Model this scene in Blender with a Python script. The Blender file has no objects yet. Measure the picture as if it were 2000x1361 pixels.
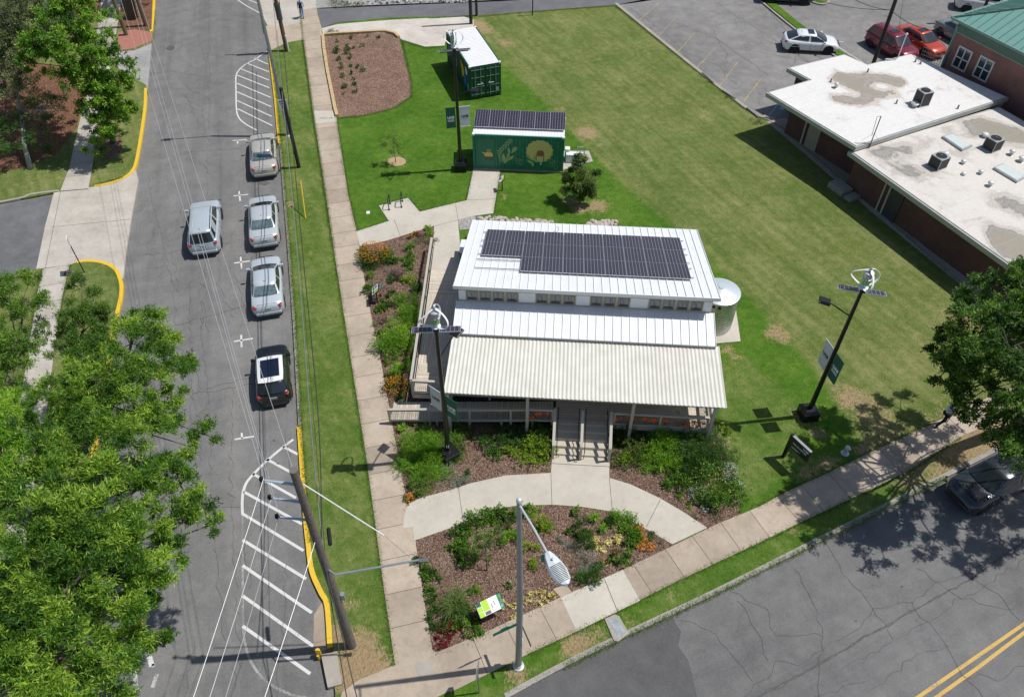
import bpy, bmesh, math, random
import numpy as np
from mathutils import Vector, Matrix
from math import radians, sin, cos, pi
random.seed(7); RNG = np.random.default_rng(11)
S = bpy.context.scene; COL = S.collection

# ---------------------------------------------------------------- camera, sky, sun, exposure
FPX, PITCH, CAMH = 1556.0, radians(47.2), 31.5
cam = bpy.data.objects.new('camera', bpy.data.cameras.new('camera')); COL.objects.link(cam)
cam.location = (0, 0, CAMH); cam.rotation_euler = (radians(90 - 47.2), 0, 0)
cam.data.sensor_width = 36; cam.data.lens = FPX / 2000 * 36; cam.data.clip_end = 2000
S.camera = cam
SUN_AZ, SUN_EL = radians(7.5), radians(62.5)
W = bpy.data.worlds.new("World"); S.world = W; W.use_nodes = True
nt = W.node_tree; bg = nt.nodes['Background']
sky = nt.nodes.new('ShaderNodeTexSky'); sky.sky_type = 'NISHITA'; sky.sun_disc = False
sky.sun_elevation = SUN_EL; sky.sun_rotation = pi / 2 - SUN_AZ; sky.air_density = 1.0; sky.dust_density = 1.0
nt.links.new(sky.outputs[0], bg.inputs[0]); bg.inputs[1].default_value = 0.092
sun = bpy.data.objects.new('sun', bpy.data.lights.new('sun', 'SUN')); COL.objects.link(sun)
sun.data.energy = 4.35; sun.data.angle = radians(0.5); sun.data.color = (1.0, 0.98, 0.945)
sd = Vector((cos(SUN_EL) * cos(SUN_AZ), cos(SUN_EL) * sin(SUN_AZ), sin(SUN_EL)))
sun.rotation_euler = sd.to_track_quat('Z', 'Y').to_euler(); sun.location = (30, 5, 60)
S.view_settings.view_transform = 'Standard'; S.view_settings.look = 'None'
S.view_settings.exposure = -0.10; S.view_settings.gamma = 1
S.render.engine = 'CYCLES'
S.cycles.transparent_max_bounces = 6; S.cycles.max_bounces = 6

# ---------------------------------------------------------------- surveying: photo point at height z -> world
_s, _c = sin(PITCH), cos(PITCH)
def P(u, v, z=0.0):
    a = u - 1000; b = v - 680.5
    t = (CAMH - z) / (FPX * _s + b * _c)
    return Vector((a * t, (FPX * _c - b * _s) * t, z))
def proj(p):
    x, y, z = p[0], p[1], p[2] - CAMH
    d = y * _c - z * _s; up = y * _s + z * _c
    return 1000 + FPX * x / d, 680.5 - FPX * up / d
def hgt(u, v, vt, z0=0.0):
    """height above a base point whose image row is vt"""
    b = P(u, v, z0); lo, hi = 0.0, 29.0
    for _ in range(40):
        m = (lo + hi) / 2
        if proj((b.x, b.y, m))[1] > vt: lo = m
        else: hi = m
    return m
def az(p, q): return math.atan2(q[1] - p[1], q[0] - p[0])

# ---------------------------------------------------------------- materials
def nmat(name):
    m = bpy.data.materials.new(name); m.use_nodes = True
    return m, m.node_tree, m.node_tree.nodes['Principled BSDF']
def N(t, typ, **kw):
    n = t.nodes.new(typ)
    for k, v in kw.items():
        if k.startswith('i_'): n.inputs[int(k[2:])].default_value = v
        else: setattr(n, k, v)
    return n
def noise(t, scale, detail=4, rough=.55, vec=None, dist=0):
    n = t.nodes.new('ShaderNodeTexNoise'); n.inputs['Scale'].default_value = scale
    n.inputs['Detail'].default_value = detail; n.inputs['Roughness'].default_value = rough
    n.inputs['Distortion'].default_value = dist
    if vec is not None: t.links.new(vec, n.inputs['Vector'])
    return n.outputs[0]
def ramp(t, fac, stops):
    r = t.nodes.new('ShaderNodeValToRGB'); e = r.color_ramp.elements
    while len(e) < len(stops): e.new(0.5)
    for i, (p, c) in enumerate(stops):
        e[i].position = p; e[i].color = (*c, 1) if len(c) == 3 else c
    t.links.new(fac, r.inputs[0]); return r.outputs[0]
def mix(t, fac, a, b, mode='MIX'):
    m = t.nodes.new('ShaderNodeMix'); m.data_type = 'RGBA'; m.blend_type = mode
    for sock, v in ((m.inputs[0], fac), (m.inputs[6], a), (m.inputs[7], b)):
        if hasattr(v, 'links'): t.links.new(v, sock)
        elif isinstance(v, (tuple, list)): sock.default_value = (*v, 1) if len(v) == 3 else v
        else: sock.default_value = v
    return m.outputs[2]
def mth(t, op, a, b=0.0, clamp=False):
    m = t.nodes.new('ShaderNodeMath'); m.operation = op; m.use_clamp = clamp
    for sock, v in ((m.inputs[0], a), (m.inputs[1], b)):
        if hasattr(v, 'links'): t.links.new(v, sock)
        else: sock.default_value = v
    return m.outputs[0]
def coords(t, kind='Object'):
    return t.nodes.new('ShaderNodeTexCoord').outputs[kind]
def worldpos(t): return t.nodes.new('ShaderNodeNewGeometry').outputs['Position']
def bump(t, b, h, strength=.4, dist=.02):
    n = t.nodes.new('ShaderNodeBump'); n.inputs['Strength'].default_value = strength
    n.inputs['Distance'].default_value = dist
    t.links.new(h, n.inputs['Height']); t.links.new(n.outputs[0], b.inputs['Normal'])
def attr(t, name):
    n = t.nodes.new('ShaderNodeAttribute'); n.attribute_name = name; return n.outputs['Fac']
_mc = {}
def M(name, col, rough=.6, metal=0., var=.12, scale=3., spec=.5, bmp=0., bscale=30., coat=0.):
    """painted / plain surface with uneven tone"""
    if name in _mc: return _mc[name]
    m, t, b = nmat(name); pos = worldpos(t)
    c = col
    if var:
        n1 = noise(t, scale, 5, .6, pos); n2 = noise(t, scale * 9, 3, .6, pos)
        f = mth(t, 'ADD', mth(t, 'MULTIPLY', n1, .65), mth(t, 'MULTIPLY', n2, .35))
        lo = tuple(max(0, x * (1 - var)) for x in col); hi = tuple(min(1, x * (1 + var)) for x in col)
        c = ramp(t, f, [(.3, lo), (.7, hi)])
        t.links.new(c, b.inputs['Base Color'])
    else: b.inputs['Base Color'].default_value = (*col, 1)
    b.inputs['Roughness'].default_value = rough; b.inputs['Metallic'].default_value = metal
    b.inputs['Specular IOR Level'].default_value = spec
    if coat: b.inputs['Coat Weight'].default_value = coat; b.inputs['Coat Roughness'].default_value = .05
    if bmp: bump(t, b, noise(t, bscale, 4, .6, pos), bmp, .01)
    _mc[name] = m; return m

# ---------------------------------------------------------------- mesh building
class MB:
    """collects simple shapes; build() links them as ONE mesh object"""
    def __init__(s): s.v = []; s.f = []
    def add(s, vs, fs):
        o = len(s.v); s.v += [tuple(x) for x in vs]; s.f += [tuple(i + o for i in f) for f in fs]; return s
    def box(s, c, d, rz=0., rx=0., ry=0., taper=1.):
        hx, hy, hz = d[0] / 2, d[1] / 2, d[2] / 2
        R = Matrix.Rotation(rz, 3, 'Z') @ Matrix.Rotation(ry, 3, 'Y') @ Matrix.Rotation(rx, 3, 'X')
        vs = []
        for k in (-1, 1):
            q = taper if k > 0 else 1
            for (i, j) in ((-1, -1), (1, -1), (1, 1), (-1, 1)):
                vs.append(Vector(c) + R @ Vector((i * hx * q, j * hy * q, k * hz)))
        return s.add(vs, [(3, 2, 1, 0), (4, 5, 6, 7), (0, 1, 5, 4), (1, 2, 6, 5), (2, 3, 7, 6), (3, 0, 4, 7)])
    def prism(s, pts, z0, z1):
        n = len(pts); A = sum(pts[i][0] * pts[(i + 1) % n][1] - pts[(i + 1) % n][0] * pts[i][1] for i in range(n))
        if A < 0: pts = pts[::-1]
        vs = [(p[0], p[1], z0) for p in pts] + [(p[0], p[1], z1) for p in pts]
        fs = [tuple(range(n))[::-1], tuple(range(n, 2 * n))] + [(i, (i + 1) % n, n + (i + 1) % n, n + i) for i in range(n)]
        return s.add(vs, fs)
    def tube(s, pts, r, n=8, cap=True):
        """tube along points; r number or list"""
        pts = [Vector(p) for p in pts]; m = len(pts)
        rr = r if isinstance(r, (list, tuple)) else [r] * m
        vs = []; fs = []; prev = None
        for i, p in enumerate(pts):
            d = (pts[min(i + 1, m - 1)] - pts[max(i - 1, 0)]).normalized()
            if prev is None:
                a = Vector((0, 0, 1)) if abs(d.z) < .9 else Vector((1, 0, 0))
                x = d.cross(a).normalized()
            else: x = (prev - d * prev.dot(d)).normalized()
            prev = x; y = d.cross(x)
            for k in range(n):
                an = 2 * pi * k / n
                vs.append(p + (x * cos(an) + y * sin(an)) * rr[i])
        for i in range(m - 1):
            for k in range(n):
                a = i * n + k; b = i * n + (k + 1) % n
                fs.append((a, b, b + n, a + n))
        if cap: fs += [tuple(range(n))[::-1], tuple(range((m - 1) * n, m * n))]
        return s.add(vs, fs)
    def lathe(s, c, prof, n=20):
        """prof [(r,z)...] about the vertical through c"""
        c = Vector(c); vs = []; fs = []
        for r, z in prof:
            for k in range(n): vs.append(c + Vector((r * cos(2 * pi * k / n), r * sin(2 * pi * k / n), z)))
        for i in range(len(prof) - 1):
            for k in range(n):
                a = i * n + k; b = i * n + (k + 1) % n; fs.append((a, b, b + n, a + n))
        fs += [tuple(range(n))[::-1], tuple(range((len(prof) - 1) * n, len(prof) * n))]
        return s.add(vs, fs)
    def quad(s, a, b, c, d): return s.add([a, b, c, d], [(0, 1, 2, 3)])
    def ribbon(s, pts, w, z):
        """flat strip along ground points (kept at height z)"""
        pts = [Vector((p[0], p[1], 0)) for p in pts]; m = len(pts); vs = []
        for i, p in enumerate(pts):
            d = (pts[min(i + 1, m - 1)] - pts[max(i - 1, 0)]); d.normalize()
            n = Vector((-d.y, d.x, 0)); ww = w[i] if isinstance(w, list) else w
            vs += [(p + n * ww / 2) + Vector((0, 0, z)), (p - n * ww / 2) + Vector((0, 0, z))]
        return s.add(vs, [(2 * i, 2 * i + 1, 2 * i + 3, 2 * i + 2) for i in range(m - 1)])
    def xform(s, M4):
        s.v = [tuple(M4 @ Vector(v)) for v in s.v]; return s
    def build(s, name, mat, parent=None, smooth=False, bevel=0., bseg=2):
        me = bpy.data.meshes.new(name); me.from_pydata(s.v, [], s.f); me.validate(); me.update()
        if smooth:
            for p in me.polygons: p.use_smooth = True
        o = bpy.data.objects.new(name, me); COL.objects.link(o)
        if mat: me.materials.append(mat)
        if parent: o.parent = parent
        if bevel:
            md = o.modifiers.new('b', 'BEVEL'); md.width = bevel; md.segments = bseg; md.limit_method = 'ANGLE'; md.angle_limit = radians(40)
            md.harden_normals = False
        return o
def tag(o, label=None, cat=None, group=None, kind=None):
    if label: o['label'] = label
    if cat: o['category'] = cat
    if group: o['group'] = group
    if kind: o['kind'] = kind
    return o
def empty(name, loc, rz=0., label=None, cat=None, group=None):
    o = bpy.data.objects.new(name, None); COL.objects.link(o); o.location = loc; o.rotation_euler = (0, 0, rz)
    o.empty_display_size = .2
    return tag(o, label, cat, group)
def copy_tree(o, parent=None):
    c = o.copy(); COL.objects.link(c)
    if parent: c.parent = parent
    for ch in list(o.children): copy_tree(ch, c)
    return c
def lerp(a, b, t): return a + (b - a) * t
def smooth_line(pts, sub=6, closed=False):
    pts = [Vector(p) for p in pts]; n = len(pts); out = []
    rng = range(n if closed else n - 1)
    for i in rng:
        g = (lambda k: pts[k % n]) if closed else (lambda k: pts[min(max(k, 0), n - 1)])
        p0, p1, p2, p3 = g(i - 1), g(i), g(i + 1), g(i + 2)
        for k in range(sub):
            t = k / sub
            out.append(.5 * ((2 * p1) + (p2 - p0) * t + (2 * p0 - 5 * p1 + 4 * p2 - p3) * t * t + (3 * p1 - p0 - 3 * p2 + p3) * t ** 3))
    if not closed: out.append(pts[-1])
    return out
def PX(lst, z=0.): return [P(u, v, z) for u, v in lst]
def slab(name, pts, top, thick, mat, kind='structure', parent=None):
    o = MB().prism([(p[0], p[1]) for p in pts], top - thick, top).build(name, mat, parent)
    if kind: o['kind'] = kind
    return o
def text_mesh(txt, size, mat, name, parent, M4, ext=.003, bold=0.0, align='CENTER'):
    cu = bpy.data.curves.new('t', 'FONT'); cu.body = txt; cu.size = size; cu.extrude = ext; cu.offset = bold
    cu.align_x = align; cu.align_y = 'CENTER'; cu.resolution_u = 3
    to = bpy.data.objects.new('t', cu); COL.objects.link(to)
    bpy.context.view_layer.update()
    me = bpy.data.meshes.new_from_object(to.evaluated_get(bpy.context.evaluated_depsgraph_get()))
    bpy.data.objects.remove(to); bpy.data.curves.remove(cu)
    me.transform(M4); me.materials.clear(); me.materials.append(mat)
    o = bpy.data.objects.new(name, me); COL.objects.link(o)
    if parent: o.parent = parent
    return o
def frame4(o, x, y):
    """matrix with local x,y axes and origin o"""
    x = Vector(x).normalized(); y = Vector(y); y = (y - x * y.dot(x)).normalized(); z = x.cross(y)
    m = Matrix((x, y, z)).transposed().to_4x4(); m.translation = Vector(o); return m
def in_poly(x, y, poly):
    x = np.asarray(x); y = np.asarray(y); r = np.zeros(x.shape, bool); n = len(poly)
    for i in range(n):
        x1, y1 = poly[i][0], poly[i][1]; x2, y2 = poly[(i + 1) % n][0], poly[(i + 1) % n][1]
        if y1 == y2: continue
        c = ((y1 > y) != (y2 > y)) & (x < (x2 - x1) * (y - y1) / (y2 - y1) + x1); r ^= c
    return r
def quads_mesh(name, V, mat, parent=None, fattr=None, nper=4):
    """V (n, nper, 3) loose faces built fast"""
    n = V.shape[0]; me = bpy.data.meshes.new(name)
    me.vertices.add(n * nper); me.vertices.foreach_set('co', V.reshape(-1).astype(np.float32))
    me.loops.add(n * nper); me.loops.foreach_set('vertex_index', np.arange(n * nper, dtype=np.int32))
    me.polygons.add(n); me.polygons.foreach_set('loop_start', np.arange(0, n * nper, nper, dtype=np.int32))
    me.polygons.foreach_set('loop_total', np.full(n, nper, dtype=np.int32))
    me.update(calc_edges=True)
    if fattr is not None:
        a = me.attributes.new('tint', 'FLOAT', 'FACE'); a.data.foreach_set('value', fattr.astype(np.float32))
    me.materials.append(mat)
    o = bpy.data.objects.new(name, me); COL.objects.link(o)
    if parent: o.parent = parent
    return o
# ================================================================ GROUND
def asphalt(name, col, speck=.35, blotch=.16, crack=.0, lane=None):
    m, t, b = nmat(name); pos = worldpos(t)
    f1 = noise(t, 38, 3, .7, pos); f2 = noise(t, 1.1, 6, .62, pos); f3 = noise(t, .12, 3, .5, pos); f4 = noise(t, 9, 4, .7, pos)
    v = mth(t, 'ADD', mth(t, 'MULTIPLY', f1, speck), mth(t, 'ADD', mth(t, 'MULTIPLY', f2, blotch), mth(t, 'ADD', mth(t, 'MULTIPLY', f3, blotch), mth(t, 'MULTIPLY', f4, .12))))
    tot = speck + 2 * blotch + .12
    lo = tuple(c * .62 for c in col); hi = tuple(c * 1.42 for c in col)
    c = ramp(t, mth(t, 'DIVIDE', v, tot), [(.36, lo), (.64, hi)])
    big = ramp(t, noise(t, .45, 5, .7, pos, 1.5), [(.42, (1, 1, 1)), (.62, (.86, .86, .87)), (.75, (1.12, 1.1, 1.07))]); c = mix(t, .8, c, big, 'MULTIPLY')
    if lane is not None:
        ro = t.nodes.new('ShaderNodeMapping'); ro.inputs['Rotation'].default_value = (0, 0, -radians(lane)); t.links.new(pos, ro.inputs[0])
        sc = t.nodes.new('ShaderNodeMapping'); sc.inputs['Scale'].default_value = (.03, 1, 1); t.links.new(ro.outputs[0], sc.inputs[0])
        c = mix(t, .9, c, ramp(t, noise(t, .75, 5, .65, sc.outputs[0]), [(.34, (.84, .84, .85)), (.5, (1, 1, 1)), (.66, (1.13, 1.12, 1.10))]), 'MULTIPLY')
    if crack:
        vo = t.nodes.new('ShaderNodeTexVoronoi'); vo.feature = 'DISTANCE_TO_EDGE'; vo.inputs['Scale'].default_value = .32
        mp = t.nodes.new('ShaderNodeVectorMath'); mp.operation = 'ADD'
        nn = t.nodes.new('ShaderNodeTexNoise'); nn.inputs['Scale'].default_value = 1.3; nn.inputs['Detail'].default_value = 5
        t.links.new(pos, nn.inputs['Vector']); t.links.new(pos, mp.inputs[0]); t.links.new(nn.outputs['Color'], mp.inputs[1])
        t.links.new(mp.outputs[0], vo.inputs['Vector'])
        line = mth(t, 'LESS_THAN', vo.outputs['Distance'], .0045)
        gate = mth(t, 'GREATER_THAN', noise(t, .22, 2, .5, pos), .5)
        c = mix(t, mth(t, 'MULTIPLY', mth(t, 'MULTIPLY', line, gate), crack), c, tuple(x * .35 for x in col))
    t.links.new(c, b.inputs['Base Color']); b.inputs['Roughness'].default_value = .93; b.inputs['Specular IOR Level'].default_value = .25
    bump(t, b, f1, .35, .006); return m
def concrete(name, a, c2, stain=.5, speck=.2):
    m, t, b = nmat(name); pos = worldpos(t)
    n1 = noise(t, .55, 6, .62, pos); n2 = noise(t, 55, 2, .7, pos); n3 = noise(t, 4, 4, .7, pos)
    v = mth(t, 'ADD', mth(t, 'MULTIPLY', n1, .55), mth(t, 'ADD', mth(t, 'MULTIPLY', n2, speck), mth(t, 'MULTIPLY', n3, .25)))
    c = ramp(t, mth(t, 'DIVIDE', v, .8 + speck), [(.33, a), (.62, c2)])
    dk = ramp(t, noise(t, 1.7, 5, .7, pos), [(.56, (1, 1, 1)), (.74, (1 - .35 * stain, 1 - .37 * stain, 1 - .42 * stain))])
    c = mix(t, 1., c, dk, 'MULTIPLY')
    at = attr(t, 'tone'); c = mix(t, 1., c, mix(t, at, (.80, .79, .78), (1.12, 1.12, 1.12)), 'MULTIPLY')
    t.links.new(c, b.inputs['Base Color']); b.inputs['Roughness'].default_value = .9; b.inputs['Specular IOR Level'].default_value = .3
    bump(t, b, n2, .25, .004); return m
def grass_mat():
    m, t, b = nmat('grass'); pos = worldpos(t)
    big = noise(t, .35, 4, .55, pos); mid = noise(t, 2.2, 5, .65, pos)
    r0 = t.nodes.new('ShaderNodeMapping'); r0.inputs['Rotation'].default_value = (0, 0, radians(62)); t.links.new(pos, r0.inputs[0])
    mp = t.nodes.new('ShaderNodeMapping'); mp.inputs['Scale'].default_value = (1, .45, 1); mp.inputs['Rotation'].default_value = (0, 0, 0); t.links.new(pos, mp.inputs[0])
    fin = noise(t, 42, 3, .75, mp.outputs[0]); fin2 = noise(t, 13, 4, .75, mp.outputs[0])
    st = t.nodes.new('ShaderNodeMapping'); st.inputs['Scale'].default_value = (.10, 1.1, 1); t.links.new(r0.outputs[0], st.inputs[0])
    streak = noise(t, 1.6, 3, .6, st.outputs[0])
    v = mth(t, 'ADD', mth(t, 'MULTIPLY', fin, .34), mth(t, 'ADD', mth(t, 'MULTIPLY', mid, .24), mth(t, 'ADD', mth(t, 'MULTIPLY', fin2, .22), mth(t, 'MULTIPLY', big, .2))))
    lawn = ramp(t, v, [(.36, (.022, .062, .005)), (.49, (.070, .162, .012)), (.64, (.19, .275, .048))])
    vf = mth(t, 'ADD', mth(t, 'MULTIPLY', v, .82), mth(t, 'MULTIPLY', streak, .18))
    fld = ramp(t, vf, [(.35, (.055, .088, .016)), (.48, (.118, .168, .036)), (.62, (.31, .30, .125))])
    tn = ramp(t, noise(t, .16, 5, .6, pos, .8), [(.42, (1, 1, 1)), (.60, (1.15, 1.06, 1.1)), (.72, (1.3, 1.14, 1.3))]); fld = mix(t, .8, fld, tn, 'MULTIPLY')
    field = attr(t, 'field'); f = mth(t, 'ADD', field, mth(t, 'MULTIPLY', mth(t, 'SUBTRACT', mid, .5), .35))
    f = mth(t, 'ADD', f, mth(t, 'MULTIPLY', mth(t, 'SUBTRACT', big, .5), .5)); f = mth(t, 'MULTIPLY', mth(t, 'SUBTRACT', f, .22), 1.75, True)
    c = mix(t, f, lawn, fld)
    bare = attr(t, 'bare'); k = mth(t, 'ADD', bare, mth(t, 'MULTIPLY', mth(t, 'SUBTRACT', mth(t, 'ADD', mth(t, 'MULTIPLY', mid, .4), mth(t, 'MULTIPLY', fin2, .6)), .5), 2.6))
    k = mth(t, 'MULTIPLY', mth(t, 'SUBTRACT', k, .50), 2.6, True)
    dirt = ramp(t, fin2, [(.3, (.25, .165, .085)), (.7, (.47, .35, .2))])
    c = mix(t, k, c, dirt)
    t.links.new(c, b.inputs['Base Color']); b.inputs['Roughness'].default_value = .9; b.inputs['Specular IOR Level'].default_value = .15
    bump(t, b, mth(t, 'ADD', fin, mth(t, 'MULTIPLY', fin2, .8)), .9, .05); return m
def mulch_mat(name, cols):
    m, t, b = nmat(name); pos = worldpos(t)
    vo = t.nodes.new('ShaderNodeTexVoronoi'); vo.inputs['Scale'].default_value = 34; vo.inputs['Randomness'].default_value = 1
    mp = t.nodes.new('ShaderNodeMapping'); mp.inputs['Scale'].default_value = (1, .55, 1); t.links.new(pos, mp.inputs[0]); t.links.new(mp.outputs[0], vo.inputs['Vector'])
    bw = t.nodes.new('ShaderNodeSeparateColor'); t.links.new(vo.outputs['Color'], bw.inputs[0])
    v = mth(t, 'ADD', mth(t, 'MULTIPLY', bw.outputs[0], .5), mth(t, 'ADD', mth(t, 'MULTIPLY', noise(t, 1.0, 4, .6, pos), .3), mth(t, 'MULTIPLY', noise(t, 8, 3, .6, pos), .2)))
    c = ramp(t, v, [(.18, cols[0]), (.42, cols[1]), (.62, cols[2]), (.85, cols[3])])
    t.links.new(c, b.inputs['Base Color']); b.inputs['Roughness'].default_value = .95; b.inputs['Specular IOR Level'].default_value = .15
    bump(t, b, vo.outputs['Distance'], .9, .04); return m

ASPH = asphalt('asphalt', (.182, .177, .170), crack=.3, lane=103.7)
ASPH_S = asphalt('asphalt_south', (.165, .161, .156), crack=.2, lane=26)
ASPH_NEW = asphalt('asphalt_patch', (.112, .110, .108), .3, .14)
ASPH_LOT = asphalt('asphalt_lot', (.225, .215, .205), .3, .28, crack=.5)
CONC_TAN = concrete('concrete_tan', (.31, .25, .19), (.50, .415, .325))
CONC_NEW = concrete('concrete_new', (.44, .40, .335), (.565, .52, .445), .35, .12)
CONC_GREY = concrete('concrete_grey', (.33, .295, .25), (.52, .475, .415), .6)
KERB = concrete('kerb_concrete', (.30, .28, .25), (.48, .45, .40), .8)
GRASS = grass_mat()
MULCH = mulch_mat('mulch', [(.05, .026, .018), (.14, .080, .058), (.25, .16, .12), (.44, .33, .25)])
MULCH_TAN = mulch_mat('mulch_tan', [(.07, .036, .024), (.19, .11, .077), (.32, .205, .15), (.52, .39, .30)])
MULCH_RED = mulch_mat('mulch_red', [(.05, .025, .015), (.15, .07, .04), (.25, .125, .075), (.40, .24, .15)])
GRAVEL = mulch_mat('gravel', [(.18, .17, .16), (.32, .31, .29), (.46, .44, .41), (.66, .64, .6)])
def worn_paint(name, col, wear):
    m, t, b = nmat(name); pos = worldpos(t); n = mth(t, 'ADD', mth(t, 'MULTIPLY', noise(t, 14, 5, .75, pos), .6), mth(t, 'MULTIPLY', noise(t, 1.2, 3, .6, pos), .4))
    c = ramp(t, n, [(wear - .04, (.2, .19, .18)), (wear + .04, tuple(x * .9 for x in col)), (.7, col)]); t.links.new(c, b.inputs['Base Color']); b.inputs['Roughness'].default_value = .75; return m
YEL = worn_paint('yellow_kerb_paint', (.76, .49, .03), .37)
WHT = worn_paint('white_road_paint', (.66, .65, .62), .40)
RDZ = -.14

g = MB().prism([(-400, -60), (400, -60), (400, 700), (-400, 700)], -.6, RDZ - .012).build('ground', asphalt('ground_asphalt', (.2, .195, .185))); g['kind'] = 'structure'
def road(name, px, mat, z=RDZ): return slab(name, PX(px, z), z, .02, mat)
road('road', [(300, -60), (255, 60), (230, 130), (285, 170), (268, 350), (243, 500), (225, 640), (140, 1200), (60, 1700), (1100, 1700), (1010, 1371), (640, 1361), (600, 1000), (585, 830), (567, 500), (546, 270), (526, 110), (510, 20), (495, -60)], ASPH)
road('south_road', [(640, 1375), (980, 1366), (1090, 1308), (1230, 1242), (1402, 1160), (1593, 1064), (1849, 934), (2300, 700), (2900, 1400), (1600, 2600), (900, 2200)], ASPH_S, RDZ + .004)
road('asphalt_patch', [(985, 1366), (1100, 1303), (1229, 1240), (1312, 1205), (1330, 1232), (1325, 1260), (1345, 1290), (1362, 1361), (1378, 1440), (960, 1440)], ASPH_NEW, RDZ + .009)
ah = asphalt('alley_asphalt', (.15, .15, .155), .25, .12)
slab('alley', PX([(618, 18), (760, 12), (1200, -6), (1700, -60), (1700, -80), (1500, -50), (1206, 10), (1050, 22), (935, 30), (760, 35), (660, 44), (627, 55)]), .005, .3, ah)
road('parking_lot', [(1200, 6), (1500, -46), (2600, -150), (2600, 420), (1905, 590), (1530, 262), (1452, 215)], ASPH_LOT, -.03)
road('west_parking', [(-400, 420), (0, 402), (100, 382), (75, 527), (0, 545), (-400, 600)], asphalt('asphalt_west', (.15, .15, .152), .25, .22), -.06)
# walls of a lighter worn parking apron by the lot edge
# ---- east block (raised 14 cm) as a gridded lawn so worn patches can be placed
EB = [(498, -60), (515, 40), (530, 110), (540, 190), (547, 265), (553, 330), (567, 500), (577, 640), (588, 830), (600, 1000), (606, 1060), (613, 1112), (628, 1150), (643, 1180), (650, 1262), (655, 1361), (690, 1480), (830, 1470), (989, 1363), (1103, 1301), (1229, 1239), (1402, 1157), (1593, 1061), (1849, 931), (2300, 700), (2300, 560), (1905, 600), (1890, 565), (1530, 250), (1452, 212), (1200, 10), (1050, 20), (935, 29), (760, 35), (660, 44), (627, 57), (619, -60)]
EBP = [(p.x, p.y) for p in PX(EB)]
BARE = [  # u, v, radius m, strength
 (690, 1300, 1.3, .9), (735, 1330, 1.2, .8), (665, 1235, .5, .9), (705, 1165, .9, .45), (720, 1240, .6, .4), (557, 400, .5, .8), (605, 405, 1.0, .45), (607, 498, .5, .6), (545, 120, .6, .4), (600, 120, .5, .5),
 (775, 316, .8, .9), (770, 270, 2.2, .35), (1112, 390, .7, .8), (1170, 402, 1.0, .95), (1130, 410, .6, .9), (984, 385, .35, 1.), (1018, 388, .4, .5), (1150, 260, .9, .95), (1172, 285, .5, .6), (1100, 215, .4, .5), (990, 85, 1.2, .8), (950, 60, 1.2, .8), (1020, 130, .6, .6), (1090, 212, .4, .6), (1240, 365, .5, .4),
 (1515, 640, .7, .7), (1535, 665, .6, .7), (1500, 655, .5, .6), (1560, 740, .4, .5), (1585, 750, .4, .4), (1590, 800, .5, .6), (1600, 850, .6, .7), (1620, 905, .7, .9), (1580, 925, .6, .7), (1545, 935, .8, .4), (1570, 825, .7, .5), (1690, 790, 1.4, .5), (1650, 770, 1.0, .5), (1730, 850, 1.4, .45), (1650, 1005, .9, .35), (1550, 1034, .35, 1.), (1480, 1090, .6, .4), (1312, 1155, .5, .7), (1165, 1235, 1.4, .55), (1010, 1318, .7, .95), (1120, 1265, .7, .7), (1420, 680, .6, .8), (1440, 700, .5, .6), (1405, 835, 1.0, .45), (1415, 870, .6, .6), (1850, 700, 1.3, .4), (1800, 660, 1.6, .25), (1260, 100, 3.0, .3), (1330, 200, 3.0, .25), (1880, 620, 1.5, .7), (1890, 900, 2.5, .7), (1960, 850, 3., .75), (1780, 940, 1.2, .5),
 (745, 405, .35, .6), (755, 420, .3, .4), (664, 245, .35, .8), (560, 300, .5, .5), (1240, 1205, .5, .4), (880, 40, 1.5, .8), (930, 45, 1.0, .9), (620, 90, .4, .2)]
_r = random.Random(3)
for _k in range(90): BARE.append((_r.uniform(560, 760), _r.uniform(90, 1300), _r.uniform(.12, .5), _r.uniform(.15, .5)) if _k % 3 == 0 else (_r.uniform(900, 1800), _r.uniform(60, 900), _r.uniform(.15, .9), _r.uniform(.12, .42)))
for _k in range(26): BARE.append((lerp(558, 612, _k / 25) + 5, lerp(300, 1080, _k / 25) + _r.uniform(-15, 15), _r.uniform(.15, .4), _r.uniform(.2, .55)))
FB = PX([(930, 55), (990, 130), (1045, 180), (1095, 238), (1160, 305), (1250, 390), (1330, 455), (1400, 522), (1480, 600), (1540, 665), (1590, 720), (1640, 800), (1680, 860), (1712, 905)])
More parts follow.
